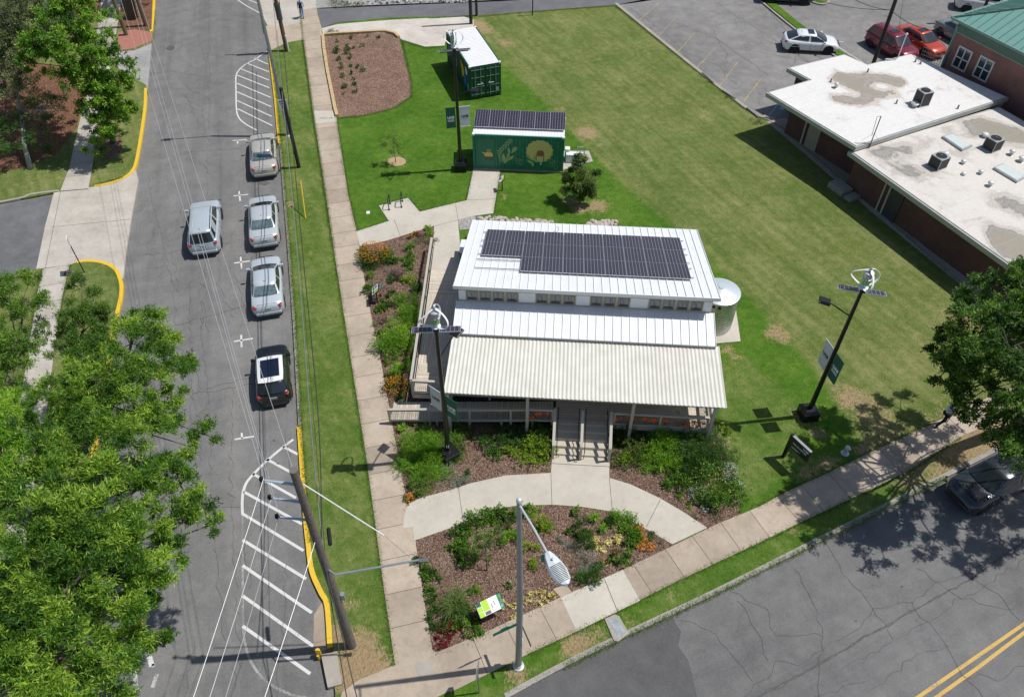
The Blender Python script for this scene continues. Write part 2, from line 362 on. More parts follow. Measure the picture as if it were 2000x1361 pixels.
def lawn_attrs(me):
    n = len(me.vertices); co = np.empty(n * 3, np.float32); me.vertices.foreach_get('co', co); co = co.reshape(-1, 3)
    bare = np.zeros(n); 
    for u, v, r, s in BARE:
        p = P(u, v); d2 = (co[:, 0] - p.x) ** 2 + (co[:, 1] - p.y) ** 2; bare += s * np.exp(-d2 / (r * r))
    # signed distance to the mowing boundary
    bx = np.array([p.x for p in FB]); by = np.array([p.y for p in FB])
    xb = np.interp(-co[:, 1], -by, bx); fld = np.clip((co[:, 0] - xb) / 1.0 + .5, 0, 1)
    near = P(1500, 800); d = np.hypot(co[:, 0] - near.x, co[:, 1] - near.y)
    sw = PX([(1400, 700), (1455, 690), (1520, 740), (1560, 800), (1600, 900), (1500, 960), (1400, 1000)])
    inside = in_poly(co[:, 0], co[:, 1], [(p.x, p.y) for p in sw]); fld = np.maximum(fld, inside * .5)
    vp = PX([(480, 60), (540, 500), (570, 830), (590, 1100), (630, 1361), (760, 1361), (775, 1302), (752, 1150), (732, 1000), (701, 800), (654, 487), (632, 340), (614, 225), (594, 60)]); st = in_poly(co[:, 0], co[:, 1], [(p.x, p.y) for p in vp]); fld = np.maximum(fld, st * .58)
    so = PX([(900, 1361), (1126, 1236), (1306, 1146), (1480, 1063), (1876, 856), (2000, 900), (989, 1440)])
    ins = in_poly(co[:, 0], co[:, 1], [(p.x, p.y) for p in so]); fld = np.maximum(fld, ins * .40)
    bare += fld * (co[:, 0] > 2) * .10
    for nm, ar in (('bare', bare), ('field', fld)):
        a = me.attributes.new(nm, 'FLOAT', 'POINT'); a.data.foreach_set('value', ar.astype(np.float32))
def grid_lawn(name, poly, top, cell, mat, kind='structure'):
    bm = bmesh.new(); vs = [bm.verts.new((x, y, top)) for x, y in poly]; f = bm.faces.new(vs); f.normal_update()
    bmesh.ops.triangulate(bm, faces=[f])
    xs = [p[0] for p in poly]; ys = [p[1] for p in poly]
    for ax, lo, hi in ((0, max(min(xs), -24), min(max(xs), 36)), (1, max(min(ys), 6), min(max(ys), 76))):
        k = lo + cell
        while k < hi:
            co = (k, 0, 0) if ax == 0 else (0, k, 0); no = (1, 0, 0) if ax == 0 else (0, 1, 0)
            bmesh.ops.bisect_plane(bm, geom=bm.verts[:] + bm.edges[:] + bm.faces[:], plane_co=co, plane_no=no, dist=1e-5)
            k += cell
    for v in bm.verts:
        if v.normal.z < -.5: break
    me = bpy.data.meshes.new(name); bm.normal_update()
    if bm.faces and sum(f.normal.z for f in list(bm.faces)[:50]) < 0: bmesh.ops.reverse_faces(bm, faces=bm.faces[:])
    bm.to_mesh(me); bm.free(); me.materials.append(mat); lawn_attrs(me)
    o = bpy.data.objects.new(name, me); COL.objects.link(o); o['kind'] = kind; return o
grid_lawn('lawn', EBP, 0., .42, GRASS)
DIRT = M('dirt', (.23, .16, .10), .95, var=.2)
slab('earth_bank', [Vector((x, y, 0)) for x, y in EBP], -.006, .5, KERB)

# ---- kerbs: real steps of concrete, painted where the photo shows paint
def kerb(name, px, w, mat, top=.012, inset=None, deep=.5, side=1):
    pts = smooth_line([P(u, v) for u, v in px], 5); L = []; R = []
    for i, p in enumerate(pts):
        d = pts[min(i + 1, len(pts) - 1)] - pts[max(i - 1, 0)]; d.normalize(); n = Vector((-d.y, d.x, 0)) * side
        L.append(p - n * .012); R.append(p + n * w)
    vs = []
    for a, b in zip(L, R): vs += [(a.x, a.y, top - deep), (a.x, a.y, top), (b.x, b.y, top), (b.x, b.y, top - deep)]
    fs = []
    for i in range(len(L) - 1):
        for k in range(3): fs.append((4 * i + k, 4 * i + k + 1, 4 * i + k + 5, 4 * i + k + 4))
    e = 4 * (len(L) - 1); fs += [(0, 1, 2, 3), (e, e + 1, e + 2, e + 3)]
    b = MB().add(vs, fs); o = b.build(name, mat)
    bm = bmesh.new(); bm.from_mesh(o.data); bmesh.ops.recalc_face_normals(bm, faces=bm.faces[:]); bm.to_mesh(o.data); bm.free()
    o['kind'] = 'structure'; return o
kerb('kerb', [(527, 92), (530, 110), (540, 190), (547, 265), (549, 280)], .2, YEL, side=-1)
kerb('kerb', [(549, 281), (553, 330), (567, 500), (577, 640), (588, 830)], .13, KERB, top=.006, side=-1)
kerb('kerb', [(588, 832), (600, 1000), (606, 1060), (613, 1112), (630, 1152), (643, 1180), (649, 1262)], .2, YEL, side=-1)
kerb('kerb', [(989, 1363), (1103, 1301), (1229, 1239), (1402, 1157), (1593, 1061), (1849, 931), (2300, 700)], .2, KERB, top=.014, side=1)
kerb('kerb', [(498, -60), (515, 40), (519, 62)], .15, YEL, side=-1)
kerb('parking_edge_kerb', [(1200, 8), (1452, 210), (1530, 250), (1890, 565), (1935, 600)], .28, CONC_GREY, top=.05, side=1)

# ---- pavements
def walk(name, left, right, z, mat, step=1.52, jit=.05, skip=()):
    """pavement slabs between two edges, each slab with its own tone"""
    L = [P(u, v) for u, v in left]; R = [P(u, v) for u, v in right]
    def samp(line, s):
        d = [0]
        for i in range(len(line) - 1): d.append(d[-1] + (line[i + 1] - line[i]).length)
        x = s * d[-1]
        for i in range(len(line) - 1):
            if x <= d[i + 1] or i == len(line) - 2:
                return line[i].lerp(line[i + 1], (x - d[i]) / max(d[i + 1] - d[i], 1e-6))
    def across(line, s):
        p = samp(L, s); d = samp(L, min(1, s + .02)) - samp(L, max(0, s - .02)); d.normalize(); nn = Vector((-d.y, d.x, 0)); best = None
        for i in range(len(line) - 1):
            a, e = line[i], line[i + 1] - line[i]; k = nn.x * e.y - nn.y * e.x
            if abs(k) < 1e-6: continue
            w = a - p; tt = (w.x * e.y - w.y * e.x) / k; q = (w.x * nn.y - w.y * nn.x) / k
            lo = -9 if i == 0 else -.001; hi = 9 if i == len(line) - 2 else 1.001
            if lo <= q <= hi and (best is None or abs(tt) < abs(best)): best = tt
        return p + nn * best if best is not None and abs(best) < 4 else samp(line, s)
    tot = sum((L[i + 1] - L[i]).length for i in range(len(L) - 1)); n = max(1, round(tot / step))
    V = []; T = []; J = MB()
    cuts = [0] + [(i + random.uniform(-jit, jit)) / n for i in range(1, n)] + [1]
    for i in range(n):
        a, b = cuts[i], cuts[i + 1]; tone = random.random() * .8 + .1
        for k in range(3):
            s0 = lerp(a, b, k / 3); s1 = lerp(a, b, (k + 1) / 3)
            q = [samp(L, s0), across(R, s0), across(R, s1), samp(L, s1)]
            V.append([(p.x, p.y, z) for p in q]); T.append(tone)
        if i: J.ribbon([samp(L, a), across(R, a)], .022, z + .003)
    V = np.array(V, np.float32)
    o = quads_mesh(name, V, mat); o['kind'] = 'structure'
    a = o.data.attributes.new('tone', 'FLOAT', 'FACE'); a.data.foreach_set('value', np.array(T, np.float32))
    bm = bmesh.new(); bm.from_mesh(o.data); bm.normal_update()
    if sum(f.normal.z for f in bm.faces) < 0: bmesh.ops.reverse_faces(bm, faces=bm.faces[:]); bm.to_mesh(o.data)
    bm.free()
    j = J.build(name + '_joints', M('joint_dark', (.10, .08, .06), .95, var=.2)); j['kind'] = 'structure'
    return o
SWL = [(586, 20), (592, 77), (612, 225), (630, 340), (652, 487), (685, 700), (716, 898), (730, 1000), (750, 1150), (772, 1300)]
SWR = [(619, 20), (626, 75), (657, 232), (680, 380), (697, 453), (712, 548), (728, 632), (743, 700), (757, 777), (777, 887), (797, 993), (812, 1060), (828, 1170), (845, 1271)]
walk('sidewalk', SWL, SWR, .03, CONC_TAN)
SSI = [(852, 1274), (936, 1240), (1117, 1156), (1216, 1113), (1330, 1058), (1399, 1024), (1480, 991), (1535, 961), (1633, 916), (1714, 876), (1818, 829), (1900, 790), (2100, 700)]
SSO = [(936, 1324), (1031, 1277), (1126, 1233), (1206, 1194), (1306, 1143), (1480, 1061), (1560, 1022), (1651, 979), (1773, 921), (1876, 853), (1960, 818), (2200, 700)]
walk('south_sidewalk', SSI, SSO, .03, CONC_TAN)
def csheet(name, px, z, mat, tone=.5, thick=.0):
    o = slab(name, PX(px), z, thick or .06, mat)
    a = o.data.attributes.new('tone', 'FLOAT', 'POINT'); a.data.foreach_set('value', np.full(len(o.data.vertices), tone, np.float32)); return o
csheet('corner_pavement', [(772, 1298), (845, 1269), (852, 1274), (936, 1324), (872, 1352), (830, 1372), (800, 1425), (700, 1430), (662, 1380), (668, 1352), (700, 1328), (740, 1312)], .028, CONC_TAN, .45)
csheet('new_sidewalk_slab', [(1095, 1167), (1216, 1113), (1250, 1173), (1206, 1194), (1126, 1233)], .036, CONC_NEW, .75)
csheet('new_sidewalk_slab', [(613, 218), (654, 217), (659, 238), (617, 243)], .036, CONC_NEW, .7)
csheet('path', [(797, 985), (821, 973), (878, 958), (922, 943.5), (988, 929), (1076, 924), (1079, 880), (1190, 892), (1190, 933.6), (1233, 947), (1288, 973), (1334, 1000), (1381, 1031), (1313, 1063), (1247, 1025), (1193, 999), (1135, 990), (1080, 986), (1006, 988), (947, 1001), (891, 1027.6), (809, 1056), (806, 1030), (787, 1032), (789, 1010)], .042, CONC_NEW, .55)
csheet('path', [(696, 453), (759.5, 432.5), (740, 402.5), (797, 387.5), (820, 414.5), (912, 392), (926, 323), (978.5, 326), (963.5, 417.5), (921.5, 423.5), (894.5, 431), (899, 484), (846, 483), (848, 442), (755, 471), (703, 483)], .042, CONC_NEW, .6)
csheet('concrete_pad', [(1395, 585), (1436, 600), (1446, 668), (1400, 672), (1380, 640)], .07, CONC_NEW, .6)
csheet('concrete_pad', [(1080, 1150), (1105, 1142), (1117, 1156), (1095, 1167)], .036, CONC_TAN, .5)
csheet('concrete_pad', [(1070, 330), (1097, 334), (1158, 316), (1150, 296), (1098, 296)], .05, CONC_GREY, .5)
csheet('north_driveway', [(519, 52), (617, 18), (628, 55), (630, 78), (592, 78), (560, 84), (530, 98), (526, 106)], .02, CONC_TAN, .7)
csheet('north_pavement', [(498, -60), (515, 36), (522, 50), (560, 52), (600, 38), (619, 20), (615, -60)], .024, CONC_GREY, .8)
csheet('worn_slab', [(628, 56), (660, 48), (760, 40), (905, 33), (925, 40), (925, 55), (875, 60), (868, 90), (830, 92), (785, 78), (770, 66), (700, 66), (650, 68), (632, 70)], .02, concrete('concrete_worn', (.40, .36, .31), (.62, .57, .50), .9), .7)
J = MB()
for a, b in [((895, 949), (905, 1022)), ((1076, 925), (1078, 988)), ((1190, 934), (1196, 1000)), ((1290, 975), (1262, 1030)), ((848, 443), (895, 431)), ((890, 400), (895, 431)), ((770, 430), (782, 462)), ((912, 392), (965, 390)), ((1180, 1130), (1206, 1194)), ((1170, 1133), (1150, 1140))]:
    J.ribbon([P(*a), P(*b)], .02, .046)
J.build('path_joints', M('joint_dark', (.10, .08, .06)))['kind'] = 'structure'
slab('utility_cover', PX([(809, 1298), (837, 1285), (851, 1312), (822, 1326)]), .036, .03, CONC_GREY)
# ---- planting beds
def bed(name, px, z, mat): return slab(name, PX(px), z, .05, mat)
BEDS = dict(
 north=[(634, 72), (651, 71), (742, 64), (768, 67), (780, 78), (795, 130), (804, 160), (803, 188), (770, 212), (712, 226), (660, 230), (650, 188), (632, 88)],
 west=[(697, 476), (755, 462), (850, 438), (846, 484), (838, 560), (824, 640), (812, 740), (808, 800), (765, 822), (757, 779), (743, 702), (728, 634), (712, 550)],
 front=[(753, 785), (800, 740), (1078, 740), (1079, 935), (988, 940), (922, 953), (878, 968), (821, 985), (788, 1000), (770, 887)],
 right=[(1188, 740), (1392, 760), (1398, 830), (1405, 850), (1425, 900), (1446, 960), (1442, 1010), (1404, 1034), (1375, 1040), (1330, 1010), (1284, 983), (1230, 957), (1188, 945)],
 corner=[(806, 1048), (889, 1018), (945, 992), (1006, 978), (1080, 976), (1135, 981), (1195, 989), (1252, 1014), (1322, 1060), (1220, 1122), (1120, 1166), (940, 1250), (843, 1286), (822, 1160)])
for k, v in BEDS.items():
    bed('mulch_bed', v, .012 if k != 'front' else .015, MULCH_TAN if k == 'north' else MULCH)
bed('mulch_ring', [(775 + 18 * cos(a) , 316 + 9 * sin(a)) for a in np.linspace(0, 2 * pi, 16, endpoint=False)], .02, M('tan_mulch', (.42, .30, .17), .95, var=.3, scale=20))
bed('rain_garden_gravel', [(893, 428), (926, 418), (940, 445), (898, 450)], .03, GRAVEL)
bed('gravel', [(618, 17), (700, 12), (900, 4), (1010, -2), (1200, -20), (1200, -60), (615, -60)], .03, GRAVEL)
# mulch chips lying on the beds
def chips(px, dens, z, cols, seed):
    r = np.random.default_rng(seed); pts = PX(px); xs = [p.x for p in pts]; ys = [p.y for p in pts]
    area = (max(xs) - min(xs)) * (max(ys) - min(ys)); n = int(area * dens)
    x = r.uniform(min(xs), max(xs), n); y = r.uniform(min(ys), max(ys), n); k = in_poly(x, y, [(p.x, p.y) for p in pts]); x = x[k]; y = y[k]; n = len(x)
    a = r.uniform(0, 2 * pi, n); L = r.uniform(.015, .045, n); Wd = r.uniform(.006, .013, n); ti = r.uniform(-.35, .35, (n, 2))
    dx = np.stack([np.cos(a), np.sin(a), ti[:, 0]], 1) * L[:, None]; dy = np.stack([-np.sin(a), np.cos(a), ti[:, 1]], 1) * Wd[:, None]
    c = np.stack([x, y, z + r.uniform(.0, .022, n)], 1)
    return np.stack([c - dx - dy, c + dx - dy, c + dx + dy, c - dx + dy], 1), r.uniform(0, 1, n)
m_, t_, b_ = nmat('bark_chip'); t_.links.new(ramp(t_, attr(t_, 'tint'), [(0, (.05, .022, .014)), (.4, (.13, .075, .05)), (.8, (.26, .17, .12)), (1, (.48, .37, .28))]), b_.inputs['Base Color']); b_.inputs['Roughness'].default_value = .9
VV = []; TT = []
for i, (k, v) in enumerate(BEDS.items()):
    a, b = chips(v, 200 if k != 'north' else 90, .015, None, i); VV.append(a); TT.append(b)
oc = quads_mesh('bark_chips', np.concatenate(VV), m_, None, np.concatenate(TT)); oc['kind'] = 'stuff'; tag(oc, 'loose bark chips scattered over the planting beds', 'mulch')

# ---- west blocks
W2 = [(288, 172), (285, 215), (272, 300), (262, 332), (240, 350), (210, 360), (185, 364), (115, 374), (0, 396), (-400, 460), (-400, 60), (150, 95), (225, 130), (285, 166)]
W1 = [(303, -60), (302, 60), (299, 72), (296, 84), (262, 98), (226, 101), (224, 88), (192, 90), (150, 95), (-400, 60), (-400, -160)]
W3 = [(137, 517), (160, 508), (200, 510), (225, 521), (238, 545), (240, 575), (225, 640), (190, 860), (140, 1200), (100, 1500), (40, 1800), (-900, 1800), (-500, 620), (0, 545), (60, 527)]
def wblock(name, px):
    pts = [(p.x, p.y) for p in PX(px)]
    o = MB().prism(pts, -.5, 0).build(name, GRASS); n = len(o.data.vertices)
    for nm, v in (('bare', .36), ('field', .85)):
        a = o.data.attributes.new(nm, 'FLOAT', 'POINT'); a.data.foreach_set('value', np.full(n, v, np.float32))
    o['kind'] = 'structure'; return o
for w_ in (W1, W2, W3): wblock('verge', w_)
bed('mulch_bed', [(-400, 100), (60, 120), (150, 140), (165, 180), (150, 250), (110, 300), (40, 330), (-400, 380)], .015, MULCH_RED)
bed('mulch_bed', [(150, -40), (240, -40), (300, -40), (296, 58), (262, 64), (238, 52), (200, 30), (150, 40)], .015, MULCH_RED)
bed('mulch_bed', [(190, 268), (235, 268), (240, 300), (215, 312), (190, 300)], .015, MULCH)
wb = M('brick_paver', (.36, .15, .11), .9, var=.35, scale=14)
slab('brick_apron', PX([(230, 64), (262, 58), (297, 64), (297, 80), (262, 95), (232, 100), (226, 96)]), .02, .05, wb)
walk('west_sidewalk', [(205, -60), (197, 12), (190, 60), (182, 150), (160, 220), (135, 330), (118, 374)], [(245, -60), (236, 12), (228, 60), (215, 150), (195, 240), (180, 330), (174, 364)], .03, CONC_GREY)
walk('west_sidewalk', [(84, 526), (72, 580), (60, 660), (30, 850), (-20, 1100)], [(137, 516), (122, 580), (112, 642), (85, 850), (45, 1100)], .03, CONC_GREY)
csheet('west_driveway', [(174, 364), (200, 360), (240, 349), (264, 330), (270, 350), (257, 420), (245, 500), (240, 545), (225, 521), (200, 511), (160, 509), (137, 517), (70, 527), (88, 440), (105, 376)], -.02, CONC_GREY, .8, .2)
csheet('west_driveway', [(222, 88), (262, 96), (296, 82), (292, 130), (288, 172), (250, 150), (216, 140)], -.03, concrete('concrete_patch', (.24, .235, .225), (.42, .40, .38), .9), .55, .2)
J = MB()
for a, b in [((100, 443), (255, 428)), ((118, 374), (88, 525)), ((118, 374), (240, 350))]: J.ribbon([P(*a), P(*b)], .025, -.016)
J.build('driveway_joints', M('joint_dark', (.10, .08, .06)))['kind'] = 'structure'
kerb('kerb', [(287, 172), (285, 215), (272, 300), (262, 332), (240, 350), (210, 360), (184, 364)], .2, YEL, side=-1)
kerb('kerb', [(150, 510), (170, 507), (200, 510), (226, 522), (239, 548), (239, 580), (224, 650), (190, 860), (140, 1200)], .2, YEL, side=-1)
kerb('kerb', [(304, -60), (302, 20), (298, 62)], .2, YEL, side=-1)
kerb('kerb', [(115, 374), (60, 381), (0, 396), (-400, 460)], .16, KERB, top=.03, side=-1)
kerb('kerb', [(255, -6), (275, 4), (297, 10)], .15, YEL, side=1)
# parking islands in the lot
def island(px, name='parking_island'):
    pts = smooth_line(PX(px), 4, True)
    slab(name, pts, .08, .3, KERB)
    c = sum((p for p in pts), Vector()) / len(pts)
    inn = [c + (p - c) * .86 for p in pts]
    o = slab('island_grass', inn, .1, .03, GRASS)
    for nm, v in (('bare', .1), ('field', .3)):
        a = o.data.attributes.new(nm, 'FLOAT', 'POINT'); a.data.foreach_set('value', np.full(len(o.data.vertices), v, np.float32))
island([(1560, -22), (1590, -30), (1620, 0), (1612, 10), (1592, 8), (1570, -4)])
o = kerb('parking_strip_kerb', [(1465, -20), (1520, 27), (1575, 70), (1640, 112), (1655, 122)], .75, GRASS, top=.06, side=1)
kerb('parking_strip_kerb', [(1463, -18), (1518, 29), (1573, 72), (1638, 114), (1650, 124)], .16, KERB, top=.09, side=-1)

# ---- road markings
def mark(name, segs, w, z=RDZ + .006, mat=None, ww=None):
    m = MB()
    for s in segs: m.ribbon([P(u, v, RDZ) for u, v in s], w, z)
    o = m.build(name, mat or WHT); o['kind'] = 'structure'; return o
mark('parking_marks', [[(454, 275), (482, 273)], [(464, 274), (464, 281)], [(456, 383), (485, 380)], [(467, 374), (469, 393)], [(457, 514), (488, 510)], [(470, 502), (472, 525)], [(457, 667), (494, 661)], [(471, 654), (472, 678)], [(458, 858), (496, 852)], [(472, 845), (473, 856)]], .1)
sm = lambda l: [tuple(v[:2]) for v in smooth_line([(a, b, 0) for a, b in l], 5)]
mark('hatch_marks', [sm([(526, 99), (512, 107), (498, 117), (483, 124), (468, 136), (461, 150), (461, 180), (462, 215), (467, 231), (480, 243), (502, 255)])] + [[(a, b), (c, d)] for a, b, c, d in [(497, 114, 523, 126), (482, 124, 525, 141), (470, 135, 525, 157), (462, 147, 526, 172), (462, 163, 529, 191), (463, 180, 530, 209), (463, 197, 531, 228), (464, 213, 532, 246)]], .1)
mark('hatch_marks', [sm([(460, -3), (478, 10), (496, 20), (515, 30)])] + [[(470, -6), (515, 12)], [(490, -8), (520, 3)]], .1)
mark('hatch_marks', [sm([(573, 858), (553, 873), (521, 900), (493, 928), (480, 945), (474, 965)])] + [[(a, b), (c, d)] for a, b, c, d in [(553, 872, 582, 887), (520, 896, 568, 922), (494, 925, 578, 972), (476, 960, 590, 1023), (474, 1003, 593, 1075), (474, 1054, 598, 1130), (474, 1104, 609, 1196), (474, 1163, 613, 1262), (474, 1222, 606, 1315)]], .13)
mark('hatch_marks', [sm([(474, 1005), (474, 1100), (475, 1220), (480, 1262), (492, 1295), (520, 1330), (560, 1352), (590, 1361), (640, 1366)])], .1, RDZ + .005, worn_paint('worn_paint', (.40, .39, .37), .52))
mark('hatch_marks', [sm([(474, 965), (473, 985), (474, 1005)])], .12, RDZ + .005)
mark('lane_arrow', [[(263, 1290), (265, 1340)], [(253, 1352), (275, 1346)], [(296, 1300), (304, 1298)], [(307, 1315), (298, 1342)]], [.16, .16], RDZ + .006, worn_paint('worn_white', (.5, .49, .47), .5))
mark('bus_text', [[(290, 1275), (297, 1300)], [(296, 1235), (300, 1262)]], .2, RDZ + .006, WHT)
mark('centre_lines', [[(1784, 1367), (1900, 1287), (2000, 1218), (2300, 1010)], [(1812, 1373), (1910, 1303), (2000, 1235), (2300, 1030)]], .13, RDZ + .012, worn_paint('yellow_line', (.62, .40, .10), .42))
yl = worn_paint('faded_yellow', (.45, .34, .12), .50)
mk = MB()
for a, b in [((1246, 42), (1287, 6)), ((1283, 74), (1323, 31)), ((1319, 107), (1357, 64)), ((1356, 138), (1398, 93)), ((1400, 175), (1440, 122)), ((1445, 208), (1487, 153))]: mk.ribbon([P(*a), P(*b)], .09, -.02)
mk.build('parking_lines', yl)['kind'] = 'structure'
mk = MB().ribbon([P(1500, 228), P(1522, 200)], .09, -.02).ribbon([P(1525, 214), P(1535, 205)], .3, -.02)
mk.build('parking_lines', M('blue_paint', (.22, .42, .62), .8, var=.3, scale=6))['kind'] = 'structure'
mk = MB().ribbon([P(1770, 98), P(1790, 110)], .08, -.02).ribbon([P(1635, 90), P(1690, 125)], .08, -.02).ribbon([P(1628, 80), P(1648, 82)], .08, -.02)
mk.build('parking_lines', WHT)['kind'] = 'structure'
# ---- cracks
CR = MB()
def crack(px, w=.015, amp=.07, z=RDZ + .0145, sub=9):
    pts = [P(u, v, RDZ) for u, v in px]; out = []
    for i in range(len(pts) - 1):
        a, b = pts[i], pts[i + 1]; L = (b - a).length; k = max(2, int(L / .3)); n = Vector((-(b - a).y, (b - a).x, 0)).normalized()
        for j in range(k): out.append(a.lerp(b, j / k) + n * random.gauss(0, amp * min(1, L)) * (1 if j else .3))
    out.append(pts[-1]); CR.ribbon(out, [w * random.uniform(.5, 1.3) for _ in out], z)
for c in [[(408, 0), (408, 60), (409, 200), (404, 400), (400, 560), (396, 645)], [(370, 550), (375, 700), (392, 760)], [(455, 760), (452, 900), (456, 1100), (470, 1300)],
          [(300, 62), (350, 45), (420, 30), (520, 33)], [(400, 120), (440, 110), (520, 100)], [(270, 500), (330, 495), (400, 480), (480, 470)], [(330, 640), (380, 625), (470, 600), (486, 590)], [(340, 770), (420, 765), (495, 750)],
          [(345, 860), (400, 800), (420, 770)], [(410, 195), (370, 175), (350, 150)], [(310, 310), (390, 295), (480, 292)], [(430, 480), (428, 560), (455, 620)], [(425, 225), (432, 300), (430, 420)], [(390, 500), (392, 640), (410, 800), (415, 1000), (440, 1250)], [(330, 1000), (400, 985), (470, 990)],
          [(360, 190), (395, 210), (400, 270)], [(270, 150), (330, 140), (400, 150)], [(400, 760), (480, 740), (500, 735)], [(540, 1361), (555, 1200), (560, 1100)], [(360, 1361), (380, 1250)], [(290, 340), (300, 400), (340, 560), (345, 650), (385, 800), (395, 900)]]: crack(c)
for c in [[(1430, 1155), (1500, 1190), (1515, 1240), (1608, 1243), (1600, 1361)], [(1608, 1055), (1655, 1130), (1705, 1185), (1745, 1250)], [(1550, 1110), (1590, 1180), (1607, 1240)], [(1515, 1290), (1560, 1300), (1615, 1260), (1680, 1225), (1705, 1187), (1780, 1175), (1820, 1145), (1880, 1120), (1930, 1090)],
          [(1455, 1361), (1510, 1310), (1515, 1290)], [(1640, 1310), (1760, 1245), (1850, 1190), (1960, 1120), (2000, 1090)], [(1780, 1175), (1850, 1260), (1870, 1300), (1920, 1361)], [(1790, 1110), (1880, 1170), (1980, 1190)], [(1700, 1350), (1780, 1290), (1850, 1262)], [(1880, 1320), (1950, 1330), (2000, 1300)], [(1900, 1130), (1950, 1160), (1990, 1210)], [(1440, 1172), (1470, 1220), (1500, 1290)], [(1590, 1361), (1690, 1330)], [(1325, 1210), (1400, 1240), (1470, 1330)]]: crack(c, .018)
for k_ in range(3): crack([(1475, 1364), (1590, 1302), (1700, 1238), (1800, 1184), (1900, 1128), (2010, 1050), (2200, 930)], .03, .04, RDZ + .0145 + .0005 * k_)
for i in range(34):
    u = random.uniform(300, 580); v = random.uniform(0, 1300)
    crack([(u, v), (u + random.uniform(-30, 30), v + random.uniform(20, 90))], .014, .08)
CR.build('pavement_cracks', M('crack_dark', (.095, .091, .086), .95, var=.3))['kind'] = 'structure'
lc = MB(); CR = lc
for c in [[(1390, 60), (1420, 110), (1415, 160)], [(1230, 20), (1290, 60), (1330, 100), (1400, 130), (1440, 170)], [(1300, 40), (1400, 80), (1500, 150)], [(1500, 20), (1560, 100), (1540, 150)], [(1400, 10), (1480, 60), (1600, 140)], [(1700, 20), (1760, 50), (1850, 60)]]: crack(c, .03, .1, -.022)
lc.build('lot_cracks', M('crack_dark', (.05, .05, .05)))['kind'] = 'structure'
# oil stains and the paler worn patch by the pole
st = M('oil_stain', (.06, .058, .055), .9, var=.4, scale=6)
def blob(name, u, v, ru, rv, z, mat, seed=1, n=22):
    r = random.Random(seed); c = P(u, v, z); pts = []
    e1 = P(u + ru, v, z) - c; e2 = P(u, v + rv, z) - c
    for i in range(n):
        a = 2 * pi * i / n; q = r.uniform(.65, 1.1); pts.append(c + e1 * cos(a) * q + e2 * sin(a) * q)
    o = MB().add([tuple(p) for p in pts], [tuple(range(n))[::-1]]).build(name, mat); o['kind'] = 'structure'; return o
blob('oil_stain', 516, 357, 12, 5, RDZ + .0145, M('stain_soft', (.11, .105, .10), .9, var=.35, scale=6), 2)
for q in [(430, 390), (365, 478), (535, 860), (543, 905), (552, 945), (1452, 800), (1762, 1145), (1672, 1212)]: blob('oil_stain', *q, 2.5, 1.4, RDZ + .0145, st, q[0])
wp = M('worn_pale', (.30, .285, .26), .9, var=.35, scale=5)
slab('gutter', PX([(613, 1200), (640, 1160), (646, 1240), (648, 1262), (625, 1275), (612, 1270)], RDZ), RDZ + .011, .01, CONC_TAN)
# manholes
def manhole(u, v, r, z, grate=True):
    t = empty('manhole_cover', P(u, v, z), 0, 'round cast iron manhole cover set in the %s' % ('west street asphalt' if u < 500 else 'roadway'), 'manhole cover')
    MB().lathe((0, 0, 0), [(r, -.01), (r, .008), (r * .88, .008), (r * .88, .003), (.01, .003)], 28).build('cover_ring', M('cast_iron', (.10, .095, .09), .7, .4, var=.3, scale=20), t)
    m = MB()
    for i in range(-3, 4): m.box((i * r * .22, 0, .006), (.02, 2 * r * .75 * math.sqrt(max(.05, 1 - (i * .24) ** 2)), .006))
    m.build('grate_bar', M('iron_light', (.22, .21, .2), .6, .3, var=.2), t)
manhole(333, 94, .32, RDZ + .015)
# ================================================================ SOLAR HOUSE (local frame: x east, y north, origin below the porch roof's front west corner)
HA = radians(-4.0); HO = P(867, 765, 3.2)
HX = Vector((cos(HA), sin(HA), 0)); HY = Vector((-sin(HA), cos(HA), 0))
def hl(x, y, z): return Vector((HO.x, HO.y, 0)) + HX * x + HY * y + Vector((0, 0, z))
house = empty('cottage', (HO.x, HO.y, 0), HA, 'small cream cottage with white standing seam roofs, dark solar panels and a corrugated porch roof', 'house')
ROOFW = M('white_metal_roof', (.74, .75, .765), .42, .0, var=.06, scale=1.3, spec=.5)
CREAM = M('cream_siding', (.47, .41, .32), .7, var=.07, scale=3)
TRIM = M('cream_trim', (.48, .44, .365), .65, var=.06)
DKTRIM = M('grey_flashing', (.22, .22, .215), .5, .3)
WHITE = M('white_board', (.74, .75, .75), .55, var=.04)
def siding_mat():
    m, t, b = nmat('lap_siding'); pos = worldpos(t); sp = t.nodes.new('ShaderNodeSeparateXYZ'); t.links.new(pos, sp.inputs[0])
    f = mth(t, 'FRACT', mth(t, 'DIVIDE', sp.outputs[2], .18)); ln = mth(t, 'LESS_THAN', f, .1)
    c = mix(t, ln, (.50, .44, .34), (.24, .21, .16)); c = mix(t, 1., c, ramp(t, noise(t, 2, 4, .6, pos), [(.3, (.9, .9, .9)), (.7, (1.08, 1.06, 1.04))]), 'MULTIPLY')
    t.links.new(c, b.inputs['Base Color']); b.inputs['Roughness'].default_value = .7; return m
SIDING = siding_mat()
def prof(name, yz, x0, x1, mat, parent=house, bevel=0):
    """extrude a (y,z) outline along x"""
    n = len(yz); A = sum(yz[i][0] * yz[(i + 1) % n][1] - yz[(i + 1) % n][0] * yz[i][1] for i in range(n))
    if A < 0: yz = yz[::-1]
    vs = [(x0, y, z) for y, z in yz] + [(x1, y, z) for y, z in yz]
    fs = [tuple(range(n))[::-1], tuple(range(n, 2 * n))] + [(i, (i + 1) % n, n + (i + 1) % n, n + i) for i in range(n)]
    return MB().add(vs, fs).build(name, mat, parent, bevel=bevel)
